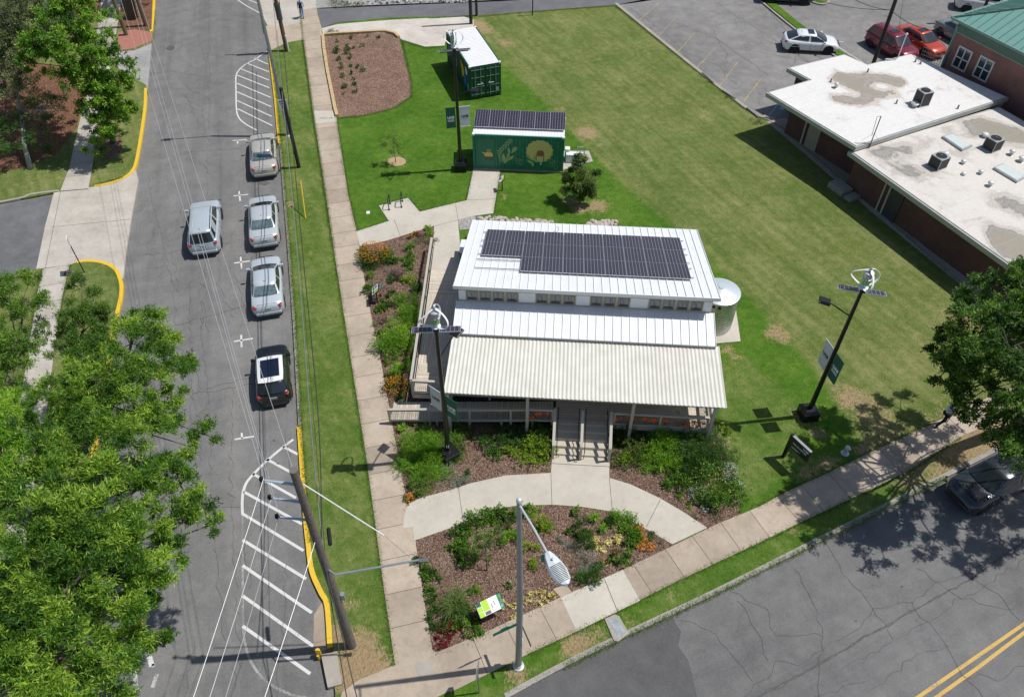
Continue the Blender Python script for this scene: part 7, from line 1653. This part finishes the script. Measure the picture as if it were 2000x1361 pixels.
tree('maple_tree', 'bright green maple with a layered crown, standing by the upper west sidewalk', (221, 278), [(216, 262, 1.8, 0.85), (205, 240, 2.8, 1.22), (236, 232, 2.9, 0.98), (250, 205, 3.2, 0.85), (225, 200, 4, 1.34), (200, 180, 4.8, 1.46), (235, 165, 4.6, 1.22), (170, 160, 5.6, 1.46), (205, 130, 6, 1.46), (160, 115, 7, 1.59), (190, 85, 7.2, 1.34), (130, 80, 8, 1.59), (160, 45, 8.6, 1.46), (120, 30, 9, 1.34), (150, 5, 9.6, 1.22), (95, 100, 7, 1.22), (125, 140, 6, 1.22), (65, 85, 7.4, 1.10), (55, 125, 6.2, 0.85), (140, -25, 10, 1.22), (215, 30, 8, 0.61), (250, 140, 4.6, 0.55), (180, 210, 3.8, 1.10), (185, 290, 1.2, 0.73)], G['maple'], 26, .16, .17, .085, 10, 13, .07, upw=.1)
tree('bare_tree', 'grey half bare tree with tangled pale branches at the far left', (60, 330), [(10, 60, 6, 1.6), (60, 25, 6.4, 1.4), (0, 130, 5, 1.4), (45, 175, 4.2, 1.1), (85, 215, 3, 1.1), (-30, 80, 6, 1.8), (-20, 200, 4, 1.5), (90, 50, 6.5, 1.0), (-10, 0, 7, 1.8), (50, 90, 5.4, 1.2), (30, 130, 4.8, 1.2), (100, -10, 7.5, 1.2), (-60, 140, 5, 1.8)], G['dull'], 27, .15, .15, .06, 5, 10, .09, bark=BARKG, extra_twigs=14, twig_r=.035)
tree('shade_tree', 'olive green tree filling the top left corner behind the grey bare tree', (20, 60), [(0, 20, 8, 1.7), (40, 40, 7.5, 1.5), (80, 20, 7.8, 1.3), (20, 80, 6.5, 1.5), (70, 70, 6.6, 1.3), (110, 50, 7, 1.1), (-40, 50, 7, 2), (100, 100, 5.6, .9), (40, 115, 5.4, 1.2), (-10, 110, 5.8, 1.6), (60, -10, 8.6, 1.5), (0, 160, 4.8, 1.3), (55, 155, 4.4, 1.1)], G['dull'], 30, .2, .14, .06, 11, 11, .08)
tree('evergreen_shrub', 'dark dense evergreen shrub below the grey bare tree at the far left', (55, 320), [(110, 200, 2.4, .9), (60, 200, 3, 1.2), (0, 200, 3, 1.3), (30, 290, 1.2, 1.0), (75, 270, 1.6, 1.1), (100, 240, 2.2, .8), (45, 240, 2.2, 1.2), (10, 250, 2, 1.2), (95, 290, .8, .7), (-25, 300, 1.4, 1.3)], G['deep'], 28, .12, .12, .05, 8, 11, .07, cat='shrub')
tree('shade_tree', 'tall shade tree whose thick trunk stands between the leaning poles at the top left', (258, 36), [(Vector((x, y, z)), r_) for x, y, z, r_ in ((-30, 73, 9, 2.0), (-33, 72, 10, 2.2), (-28, 76, 10, 2.2), (-35, 77, 9, 2), (-31, 79, 11, 2.4), (-29, 71.5, 11.5, 1.6), (-32, 69, 12, 1.5), (-35, 70.5, 11.5, 1.8))], G['deep'], 29, .42, .2, .09, 5, 9, .1)
# ---- big tree at the right edge
tree('oak_tree', 'large dark oak at the right edge, shading the south sidewalk and road', (1985, 838), [(1905, 558, 8.4, 0.67), (1950, 560, 8.8, 1.12), (1995, 580, 9.2, 1.34), (1885, 600, 7.6, 0.84), (1930, 630, 8.6, 1.34), (1852, 668, 7, 0.84), (1825, 695, 6.6, 0.50), (1895, 690, 8, 1.34), (1970, 680, 9.2, 1.57), (1848, 725, 6.6, 0.90), (1915, 750, 7.6, 1.23), (1990, 760, 8.8, 1.46), (1880, 790, 6.6, 0.67), (1905, 815, 6, 0.73), (1955, 838, 6.4, 0.90), (2005, 880, 6.5, 1.01), (1935, 862, 5.6, 0.50), (2035, 640, 9, 1.68), (2050, 740, 8.6, 1.68), (1870, 765, 6.4, 0.62), (1975, 892, 5.6, 0.56)] +
     [(above(*q), rr_) for q, rr_ in (((1720, 990, 6.5), .7), ((1770, 1020, 6.5), 1.0), ((1830, 1050, 7), 1.1), ((1890, 1030, 7), 1.2), ((1960, 1050, 7.5), 1.3), ((1900, 1085, 7), .9), ((1840, 985, 6.5), 1.1), ((1760, 975, 6), .6), ((1985, 990, 8), 1.3), ((1930, 960, 8), 1.3), ((1715, 820, 7.2), 1.0), ((1760, 800, 7.6), 1.0), ((1790, 850, 7.4), 1.2), ((1700, 880, 6.6), .8), ((1850, 870, 7.6), 1.2), ((1760, 890, 7), .9))], G['oak_dark'], 31, .30, .18, .055, 15, 13, .05)
# ---- small trees on the lawn
tree('small_tree', 'dense dark young tree beside the mural container and its white cooling unit', (1130, 398), [(1132, 338, 2.2, .75), (1114, 358, 1.6, .62), (1150, 352, 1.7, .6), (1134, 312, 2.9, .42), (1162, 345, 1.8, .4), (1128, 380, .8, .7), (1148, 375, .9, .55), (1108, 378, .9, .4), (1140, 358, 1.9, .7)], G['olive'], 32, .06, .12, .045, 40, 13, .06)
tree('sapling', 'thin grey green sapling on the lawn in a ring of tan mulch', (773, 317), [(758, 284, 1.5, .34), (778, 284, 1.5, .36), (768, 273, 1.9, .28), (782, 296, 1.0, .2), (748, 286, 1.3, .2), (770, 296, 1.1, .26)], G['olive'], 33, .025, .10, .028, 26, 9, .04)
tree('sapling', 'staked young tree with a sparse crown in the middle of the corner bed', (951, 1114), [(948, 1062, 1.6, .38), (960, 1048, 1.8, .33), (936, 1050, 1.7, .3), (950, 1036, 2.1, .26)], G['mid'], 34, .022, .10, .035, 22, 9, .04)
# ---- bed plants: kind, u, v, radius, height, label
LS = {  # leaf style: material, leaf length, width, clusters per m2 of radius^2, leaves per cluster, out, up
 'leafy': ('mid', .085, .048, 190, 9), 'dark': ('deep', .08, .038, 190, 9), 'bright': ('bright', .07, .034, 250, 10), 'fern': ('bright', .10, .016, 300, 12), 'lime': ('lime', .08, .045, 180, 9),
 'olive': ('olive', .075, .034, 200, 9), 'grey': ('grey', .05, .015, 220, 9), 'silver': ('silver', .05, .03, 200, 8), 'blue': ('blue', .05, .012, 260, 10), 'purple': ('purple', .06, .03, 120, 8), 'willow': ('deep', .14, .024, 200, 10),
 'dry': ('dry', .06, .02, 90, 7), 'dull': ('dull', .06, .025, 110, 8), 'crimson': ('crimson', .08, .03, 260, 9), 'hosta': ('yellow', .08, .05, 200, 7)}
PN = {'leafy': 'shrub', 'dark': 'shrub', 'bright': 'shrub', 'fern': 'feathery_plant', 'lime': 'shrub', 'olive': 'shrub', 'grey': 'perennial', 'silver': 'dusty_shrub', 'blue': 'mound_plant', 'purple': 'perennial', 'willow': 'willow_shrub', 'dry': 'dry_plant', 'dull': 'perennial', 'crimson': 'red_plant', 'hosta': 'variegated_plant'}
pseed = [100]
def plant(kind, u, v, rad, h, label, group=None, fl=None, nfl=0):
    pseed[0] += 1; r = np.random.default_rng(pseed[0]); mk_, L, W_, dn, nper = LS[kind]; big = rad >= .3; rad *= 1.22 if big else 1.1; h *= 1.15; dn *= 1.15
    p = P(u, v, h * .45); b0 = Vector((p.x, p.y, .01)); t = empty(PN[kind], b0, 0, label, 'flower' if fl and nfl > 30 else 'plant', group)
    n = max(8, int(dn * (rad ** 2) * 1.9 * (1 + h / (rad + .3) * .4))); ns = max(3, int(9 * rad + 3))
    D = unit(ns, r); D[:, 2] = np.abs(D[:, 2]) ** .8; sub = D * r.uniform(.5, .95, (ns, 1)) * np.array([rad, rad, h * .85]); per = max(2, n // ns)
    C = np.repeat(sub, per, 0) + r.normal(size=(ns * per, 3)) * np.array([rad * .22, rad * .22, h * .13]); C[:, 2] = np.clip(C[:, 2], .03, h)
    tn = np.repeat(r.uniform(.2, .8, ns), per) + (C[:, 2] / h - .5) * .0; out = C / (np.linalg.norm(C, axis=1, keepdims=True) + 1e-6)
    V, T = leaf_quads(C, out, nper, .018 + rad * .02, L, W_, r, .7, .5, tn)
    quads_mesh('foliage', V, G[mk_], t, T)
    if rad > .14:
        st_ = MB()
        for q in sub[:8]: st_.tube([(0, 0, 0), tuple(q * .5 + np.array([0, 0, .02])), tuple(q)], [.012, .008, .004], 5)
        st_.build('stem', TWIG, t)
    if fl:
        a = r.uniform(0, 2 * pi, nfl); rr = rad * np.sqrt(r.uniform(0, 1, nfl)) * .95; z = h * (1.02 - .35 * (rr / rad) ** 2) * r.uniform(.8, 1.08, nfl); C = np.stack([rr * np.cos(a), rr * np.sin(a), z], 1)
        V, T = leaf_quads(C, np.tile([0, 0, 1.], (nfl, 1)), 7, .006, .035, .028, r, 0, .35); quads_mesh('flowers', V, G[fl], t, T)
    return t
def blades(u, v, rad, h, n, mat, label, L=1.0, w=.02, group=None, nm='ornamental_grass', arch=.6):
    """arching strap leaves from one crown"""
    pseed[0] += 1; r = np.random.default_rng(pseed[0]); p = P(u, v, h * .4); t = empty(nm, Vector((p.x, p.y, .01)), 0, label, 'plant', group)
    a = r.uniform(0, 2 * pi, n); R_ = rad * r.uniform(.45, 1.05, n); H_ = h * r.uniform(.6, 1.05, n); b = r.normal(size=(n, 2)) * rad * .12; Q = []
    for k in range(3):
        def pt(s): rr = R_ * s; z = H_ * np.sin(np.pi * (s ** .8) * arch) / math.sin(pi * arch if arch < .5 else pi / 2); return np.stack([b[:, 0] + rr * np.cos(a), b[:, 1] + rr * np.sin(a), z + .01], 1)
        s0, s1 = k / 3, (k + 1) / 3; A, B = pt(s0), pt(s1); sd = np.stack([-np.sin(a), np.cos(a), 0 * a], 1) * w * r.uniform(.7, 1.2, (n, 1)); w0, w1 = 1 - s0 * .7, 1 - s1 * .9
        Q.append(np.stack([A - sd * w0, A + sd * w0, B + sd * w1, B - sd * w1], 1))
    T = np.tile(r.uniform(0, 1, n), 3); quads_mesh('foliage', np.concatenate(Q), G[mat], t, T); return t
P_ = plant
# west bed, from the path down to the ramp
P_('dark', 731, 497, .85, .85, 'big orange flowering bush at the top left corner of the west bed', fl='orange', nfl=420)
P_('dark', 710, 488, .30, .45, 'small dark shrub left of the big orange flowering bush')
P_('leafy', 762, 503, .42, .55, 'round green shrub right of the big orange flowering bush')
P_('dark', 813, 458, .24, .28, 'orange marigold clump by the path, right of its smaller twin', fl='orange', nfl=45)
P_('dark', 801, 463, .17, .24, 'smallest orange marigold clump by the path edge', fl='orange', nfl=28)
P_('dull', 822, 458, .2, .25, 'pink flowering clump beside the path marigolds', fl='pink', nfl=30)
P_('bright', 836, 449, .32, .4, 'bright leafy plant at the top tip of the west bed')
P_('dull', 826, 470, .55, .3, 'low dull green patch below the tip of the west bed')
P_('leafy', 801, 482, .3, .4, 'fine leaved shrub in the middle of the upper west bed')
P_('bright', 797, 500, .38, .45, 'light green feathery shrub below the fine leaved one in the west bed')
P_('leafy', 800, 517, .32, .35, 'loose green clump right of the purple perennial')
P_('purple', 779, 533, .42, .5, 'dark purple perennial in the centre of the west bed')
P_('grey', 762, 528, .3, .3, 'grey green perennial left of the dark purple one')
P_('dark', 770, 545, .3, .35, 'dark green clump just below the purple perennial')
P_('lime', 800, 545, .4, .45, 'yellow green variegated shrub near the west railing')
P_('leafy', 722, 562, .34, .75, 'tall leafy plant directly behind the west information board')
P_('leafy', 716, 540, .18, .25, 'little green plant at the kerb above the west information board')
P_('bright', 729, 535, .2, .35, 'thin light green plant above the leafy one by the information board')
P_('grey', 752, 560, .3, .28, 'low grey perennial right of the information board')
P_('crimson', 744, 578, .14, .18, 'small pinkish red plant right of the west information board')
P_('leafy', 755, 592, .38, .4, 'spreading green clump below the red plant in the west bed')
P_('dark', 765, 574, .3, .3, 'dark low clump above the feathery shrubs of the west bed')
P_('dark', 818, 565, .4, .5, 'dark shrub against the west railing')
P_('leafy', 740, 604, .28, .3, 'low green clump beside the drain box')
P_('dull', 738, 628, .3, .25, 'flat dull clump between the sidewalk and the large feathery shrubs')
P_('purple', 748, 622, .35, .25, 'low purple brown patch in the middle of the west bed')
P_('fern', 797, 590, .65, 1.1, 'tall bright feathery shrub, upper one against the west railing')
P_('fern', 792, 622, .62, 1.0, 'bright feathery shrub, middle one against the west railing')
P_('bright', 775, 662, 1.05, .95, 'largest rounded green shrub in the west bed')
P_('dark', 742, 650, .26, .3, 'small dark plant left of the largest rounded shrub')
P_('dull', 741, 672, .2, .2, 'little dull plant at the sidewalk left of the largest shrub')
P_('bright', 753, 706, .2, .35, 'thin grassy green plant at the sidewalk below the largest shrub')
P_('bright', 787, 722, .52, .6, 'bright round shrub near the bottom of the west bed')
P_('leafy', 812, 700, .35, .5, 'green shrub squeezed against the lower west railing')
P_('dark', 773, 757, .58, .5, 'orange flowering clump at the bottom of the west bed', fl='orange', nfl=190)
P_('dark', 765, 738, .35, .35, 'dark clump with a few orange blooms above the lower flowering clump', fl='orange', nfl=22)
P_('dry', 770, 704, .4, .15, 'dry brown ground plant near the lower west bed')
# front bed left of the steps
blades(786, 837, .36, .32, 70, 'bright', 'bright rosette of strap leaves by the ramp end', w=.025)
P_('fern', 826, 866, .95, .9, 'wide feathery bright bush left of the front lamp pole')
P_('fern', 856, 868, .85, .85, 'feathery bright bush just behind the front lamp pole')
P_('fern', 812, 893, .72, .7, 'feathery bush at the sidewalk edge of the front bed')
P_('fern', 834, 922, .78, .7, 'lower feathery bush between the sidewalk and the front lamp pole')
P_('olive', 895, 850, .6, .6, 'loose grassy bush right of the front lamp pole')
P_('grey', 874, 930, .48, .5, 'grey green rosemary bush in front of the lamp pole base')
P_('blue', 906, 941, .34, .3, 'blue grey mound at the edge of the curved path')
P_('dark', 919, 921, .2, .22, 'small dark green plant right of the lamp pole base')
P_('dark', 800, 972, .22, .22, 'orange marigold clump at the bottom tip of the front bed', fl='orange', nfl=60)
P_('leafy', 816, 962, .28, .3, 'green plant right of the marigold at the tip of the front bed')
P_('dark', 797, 953, .2, .2, 'dark plant above the marigold at the tip of the front bed')
P_('dull', 922, 855, .22, .4, 'upright twiggy plant in the shade of the ramp')
P_('dark', 974, 850, .72, .65, 'dark spreading shrub below the ramp')
P_('grey', 968, 872, .36, .3, 'silvery low shrub in front of the dark spreading one')
P_('leafy', 962, 886, .36, .28, 'light green low plant in front of the silvery shrub')
P_('lime', 1008, 880, .42, .5, 'yellow green shrub, left of the pair beside the steps')
P_('dark', 1042, 842, .85, .85, 'dark tall shrub at the left side of the steps')
P_('lime', 1044, 872, .78, .8, 'yellow green shrub touching the left side of the steps')
P_('leafy', 1060, 852, .4, .8, 'leafy shrub pressed against the left stair rail')
for q in ((1003, 913), (1034, 916), (1025, 905), (930, 900)): P_('dull', *q, .17, .15, 'tiny dull seedling in the bare mulch of the front bed', 'seedlings in the front bed')
# bed right of the steps
P_('willow', 1216, 836, .6, 1.0, 'tall dark feathery shrub at the right side of the steps')
P_('olive', 1226, 872, .82, .85, 'round olive green shrub at the right side of the steps')
P_('lime', 1222, 895, .36, .5, 'pale sprig in front of the olive green shrub')
P_('bright', 1296, 868, .92, 1.1, 'large bright leafy shrub in the middle of the right bed')
P_('bright', 1308, 905, .68, .7, 'lower bright shrub in front of the large one')
P_('bright', 1268, 888, .55, .8, 'bright shrub left of the large one in the right bed')
P_('willow', 1378, 866, 1.12, 1.35, 'tall dark willow leaved shrub at the right corner of the porch')
P_('willow', 1350, 905, .7, .8, 'dark shrub in front of the tall willow leaved one')
P_('leafy', 1325, 945, .55, .6, 'green shrub in the lower right bed')
P_('leafy', 1398, 945, 1.02, 1.0, 'big mixed shrub with yellow tips in the lower right bed', fl='yellow', nfl=40)
P_('silver', 1428, 925, .36, .95, 'silvery plant on top of the big mixed shrub'); P_('silver', 1362, 958, .32, .55, 'silvery plant left of the big mixed shrub'); P_('silver', 1394, 968, .34, .8, 'silvery plant in front of the big mixed shrub'); P_('silver', 1440, 950, .3, .5, 'silvery plant at the right edge of the right bed')
P_('silver', 1380, 995, .18, .3, 'small silvery plant lowest in the right bed')
P_('bright', 1326, 970, .2, .18, 'little bright green tuft, upper of two by the curved path'); P_('bright', 1346, 985, .18, .16, 'little bright green tuft, lower of two by the curved path')
P_('lime', 1416, 838, .3, .3, 'pale yellow weed at the right end of the porch')
P_('dull', 1356, 1010, .22, .2, 'small plant at the bottom of the right bed'); P_('dull', 1401, 1008, .25, .3, 'small plant by the south sidewalk in the right bed')
P_('dry', 1255, 915, .35, .18, 'dry pinkish plant left of the bright shrubs'); P_('dry', 1292, 935, .3, .15, 'dry plant below the lower bright shrub'); P_('dry', 1350, 935, .4, .2, 'dry tuft above the green shrub in the right bed')
# corner bed
for u, v, rr_, l in ((893, 1046, .42, 'leftmost'), (918, 1022, .48, 'second from the left'), (948, 1008, .46, 'third from the left'), (973, 1004, .36, 'fourth from the left'), (998, 1002, .3, 'fifth from the left')): P_('leafy', u, v, rr_, .5, l + ' of the green shrubs along the curved path')
P_('bright', 1036, 998, .32, .45, 'bright shrub at the curved path right of the steel lamp post')
P_('dull', 940, 1062, .4, .6, 'loose shrub under the staked young tree'); P_('leafy', 914, 1084, .45, .5, 'loose green shrub left of the staked young tree'); P_('leafy', 893, 1066, .35, .4, 'low shrub below the leftmost shrub of the curved path')
P_('bright', 1000, 1052, .42, .6, 'bright shrub just left of the steel lamp post'); P_('olive', 985, 1028, .35, .4, 'olive shrub behind the bright one near the lamp post')
P_('lime', 1062, 1018, .42, .5, 'yellow green shrub right of the steel lamp post'); P_('lime', 1026, 1062, .2, .6, 'upright pale plant right beside the steel lamp post'); P_('lime', 1046, 1062, .2, .6, 'upright pale plant under the cobra lamp arm'); P_('lime', 1040, 1100, .25, .3, 'low pale plant left of the cobra lamp head')
P_('leafy', 957, 1090, .12, .3, 'tiny plant at the foot of the staked young tree')
k_ = 0
for u, v, w_ in ((815, 1096, 'top'), (828, 1106, 'second'), (843, 1112, 'third'), (832, 1126, 'fourth'), (849, 1132, 'fifth'), (838, 1150, 'sixth'), (841, 1166, 'seventh'), (846, 1182, 'eighth'), (843, 1200, 'ninth')): P_('leafy' if k_ % 2 else 'dark', u, v, .26, .3, w_ + ' plant down the left edge of the corner bed'); k_ += 1
blades(889, 1178, .85, .5, 420, 'olive', 'big dark arching grass clump behind the wide information board', w=.012)
P_('leafy', 905, 1198, .45, .5, 'leafy plant below the dark grass clump'); P_('leafy', 924, 1226, .38, .35, 'leafy plant at the foot of the wide information board'); P_('dark', 862, 1206, .42, .35, 'leafy plant above the crimson plants'); P_('leafy', 893, 1215, .35, .35, 'leafy plant right of the crimson plants')
for i in range(18):
    u, v = 855 + (i % 5) * 12.5 + random.uniform(-3, 3), 1222 + (i // 5) * 13 + random.uniform(-3, 3)
    if u < 908 - (i // 5) * 9: P_('crimson', u, v, .135, .2, 'crimson plume plant in the red patch at the corner', 'crimson plants at the bottom corner of the bed')
P_('bright', 926, 1155, .24, .26, 'small round green plant above the wide information board'); P_('leafy', 995, 1143, .15, .2, 'small sprig left of the lamp post near the hostas')
P_('dark', 928, 1213, .14, .3, 'single orange daisy plant beside the wide information board', fl='orange', nfl=5)
for u, v in ((986, 1181), (1001, 1184), (1025, 1172), (1034, 1166), (1044, 1160), (1016, 1188), (1056, 1157), (1069, 1157), (1052, 1176), (1064, 1170), (1003, 1201), (1080, 1163)): P_('hosta', u, v, .14, .13, 'small cream variegated plant in the row by the south sidewalk', 'variegated plants in a row by the south sidewalk')
P_('blue', 1091, 1056, .24, .2, 'blue grey mound, smaller of two near the cobra lamp head'); P_('blue', 1114, 1067, .28, .22, 'blue grey mound, larger of two near the cobra lamp head'); P_('leafy', 1110, 1034, .24, .22, 'little green plant above the blue grey mounds')
P_('willow', 1140, 1032, .36, .5, 'wispy dark shrub, upper of four right of the blue mounds'); P_('willow', 1141, 1056, .36, .5, 'wispy dark shrub, second of four right of the blue mounds'); P_('grey', 1146, 1094, .46, .55, 'wispy grey shrub, third of four right of the blue mounds'); P_('willow', 1155, 1120, .46, .55, 'wispy dark shrub, lowest of four near the south sidewalk')
P_('leafy', 1128, 996, .26, .35, 'tall weed at the top edge of the corner bed')
blades(1160, 1012, .36, .35, 90, 'bright', 'daylily clump at the top of the corner bed, upper one', w=.018); blades(1178, 1032, .34, .32, 90, 'bright', 'daylily clump at the top of the corner bed, lower one', w=.018)
P_('dark', 1192, 1012, .34, .35, 'dark plant between the daylilies and the bright round shrub')
P_('bright', 1222, 1016, .52, .6, 'bright round shrub near the right end of the corner bed'); P_('leafy', 1234, 1052, .44, .5, 'round green shrub below the bright one at the right end'); P_('leafy', 1238, 1034, .32, .4, 'green plant between the two round shrubs at the right end')
P_('hosta', 1175, 1058, .3, .35, 'yellow variegated shrub, left of two in the corner bed'); P_('hosta', 1199, 1053, .26, .3, 'yellow variegated shrub, right of two in the corner bed')
for u, v, w_ in ((1250, 1035, 'topmost'), (1256, 1053, 'second'), (1253, 1069, 'third'), (1270, 1068, 'rightmost')): P_('dull', u, v, .2, .2, w_ + ' orange marigold clump at the right end of the corner bed', fl='orange', nfl=48)
P_('olive', 1273, 1047, .24, .22, 'olive plant at the right tip of the corner bed'); P_('dry', 1290, 1060, .36, .2, 'dry brown plant at the right tip of the corner bed')
P_('leafy', 1212, 1088, .34, .4, 'round shrub near the south sidewalk in the corner bed'); P_('dark', 1199, 1082, .22, .35, 'red spiked plant left of the round shrub', fl='red', nfl=10); P_('leafy', 1182, 1097, .22, .25, 'low plant with orange tips by the south sidewalk', fl='orange', nfl=8)
# north bed seedlings
for i, (u, v, rr_) in enumerate([(657, 80, .16), (656, 96, .32), (688, 72, .2), (717, 71, .15), (738, 72, .18), (682, 91, .3), (677, 102, .26), (662, 114, .22), (683, 111, .22), (707, 88, .22), (698, 130, .18), (708, 135, .22), (663, 129, .28), (686, 127, .18), (686, 141, .18), (669, 148, .24), (672, 167, .26), (692, 163, .22), (694, 176, .24), (671, 183, .14), (691, 155, .16)]):
    P_('dark' if i % 3 else 'olive', u, v, rr_, rr_ * 1.5, 'young shrub planted in rows in the north mulch bed', 'young shrubs in the north mulch bed')
# weeds along the retaining edge and the alley
for u, v, rr_, l in ((640, 62, .5, 'weedy tuft beside the alley mouth'), (655, 64, .4, 'weedy tuft above the north bed'), (660, 6, .8, 'green weeds at the left end of the rubble'), (700, 8, .5, 'second patch of green weeds in the rubble'), (1385, 160, .25, 'weed by the wheel stops, upper one'), (1420, 190, .25, 'weed by the wheel stops, lower one'), (1478, 235, .4, 'weeds at the corner of the parking lot'), (848, 470, .3, 'weeds at the top of the west railing')): P_('dull', u, v, rr_, rr_ * .5, l)
# ---- grass tufts: ragged lawn edges against the concrete, and scattered over the turf
def tufts(lines, dens, seed, w=.07):
    r = np.random.default_rng(seed); C = []
    for ln_ in lines:
        pts = [P(*q) for q in ln_]
        for a, b in zip(pts, pts[1:]):
            L = (b - a).length; n = int(L * dens); s = r.uniform(0, 1, n); nn = Vector((-(b - a).y, (b - a).x, 0)).normalized()
            o = r.normal(0, w, n); C.append(np.stack([a.x + (b.x - a.x) * s + nn.x * o, a.y + (b.y - a.y) * s + nn.y * o, np.full(n, .005)], 1))
    return np.concatenate(C)
E_ = [SWL, [(626, 232), (657, 232), (680, 380), (697, 453)], [(697, 453), (759, 432)], [(740, 402), (797, 387), (820, 414), (912, 392), (926, 326)], [(978, 326), (963, 417)], SSI[6:11], SSO[1:10], [(592, 80), (612, 225), (630, 340), (652, 487)], EB[2:11], [(1103, 1301), (1229, 1239), (1402, 1157), (1593, 1061), (1849, 931)], [(785, 80), (803, 160), (803, 190), (770, 212), (712, 226), (660, 232)], [(1395, 850), (1446, 960), (1444, 1003)], [(1200, 12), (1452, 212), (1530, 252), (1890, 566)], [(184, 362), (200, 358), (240, 347)], [(84, 526), (72, 580), (60, 660)], [(137, 517), (122, 580), (112, 642)], [(930, 330), (1098, 336)], [(935, 33), (1050, 23), (1200, 12)], [(782, 80), (830, 95), (868, 92)]]
C = tufts(E_, 170, 5); r = np.random.default_rng(9)
V, T = leaf_quads(C, np.tile([0, 0, 1.], (len(C), 1)), 4, .015, .075, .012, r, .1, .35)
o = quads_mesh('grass_tufts', V, leaf_mat('grass_blade', (.045, .10, .010), (.10, .18, .022), (.22, .28, .07), .25), None, T); o['kind'] = 'stuff'; tag(o, 'ragged grass blades along the lawn edges', 'grass')
n = 90000; x = r.uniform(-20, 30, n); y = r.uniform(10, 66, n); k = in_poly(x, y, EBP)
for bp_ in list(BEDS.values()): k &= ~in_poly(x, y, [(p.x, p.y) for p in PX(bp_)])
for pl_ in (SWL + SWR[::-1], SSI + SSO[::-1], [(696, 453), (759, 432), (740, 402), (797, 387), (820, 414), (912, 392), (926, 323), (978, 326), (963, 417), (895, 431), (899, 484), (846, 483)], [(797, 985), (878, 958), (988, 929), (1076, 924), (1079, 860), (1190, 860), (1190, 934), (1288, 973), (1381, 1031), (1313, 1063), (1193, 999), (1080, 986), (947, 1001), (809, 1056)], [(630, 60), (760, 36), (925, 33), (925, 60), (868, 92), (785, 80)], [(772, 1296), (845, 1269), (936, 1324), (800, 1430), (650, 1440), (655, 1345)], [(1450, 205), (2100, 200), (2100, 700), (1890, 566)], [(515, 50), (630, 18), (630, 80), (525, 106)]):
    k &= ~in_poly(x, y, [(p.x, p.y) for p in PX(pl_)])
hx = (x - HO.x) * HX.x + (y - HO.y) * HX.y; hy = (x - HO.x) * HY.x + (y - HO.y) * HY.y; k &= ~((hx > -3) & (hx < 12.9) & (hy > -1.5) & (hy < 14))
C = np.stack([x[k], y[k], np.full(k.sum(), .0)], 1)
V, T = leaf_quads(C, np.tile([0, 0, 1.], (len(C), 1)), 3, .03, .08, .014, r, .1, .3)
o = quads_mesh('turf_blades', V, bpy.data.materials['grass_blade'], None, T); o['kind'] = 'stuff'; tag(o, 'longer grass blades scattered over the lawns', 'grass')

C = tufts([EB[3:11], [(989, 1366), (1103, 1304), (1229, 1242), (1402, 1160), (1593, 1064)], [(640, 1200), (655, 1361)], [(305, 62), (290, 170)], [(1200, 14), (1452, 218)], SSI[:6], [(812, 1060), (845, 1271)], [(797, 993), (777, 887), (743, 700)]], 16, 21, .16); C[:, 2] = RDZ + .02
V, T = leaf_quads(C, np.tile([0, 0, 1.], (len(C), 1)), 1, .02, .05, .025, r, 0, .05)
V[:, :, 2] += np.where(in_poly(C[:, 0], C[:, 1], EBP), .18, 0)[:, None]
o = quads_mesh('leaf_litter', V, G['dry'], None, T); o['kind'] = 'stuff'; tag(o, 'dry leaves and grit lying along the gutters and bed edges', 'leaf litter')
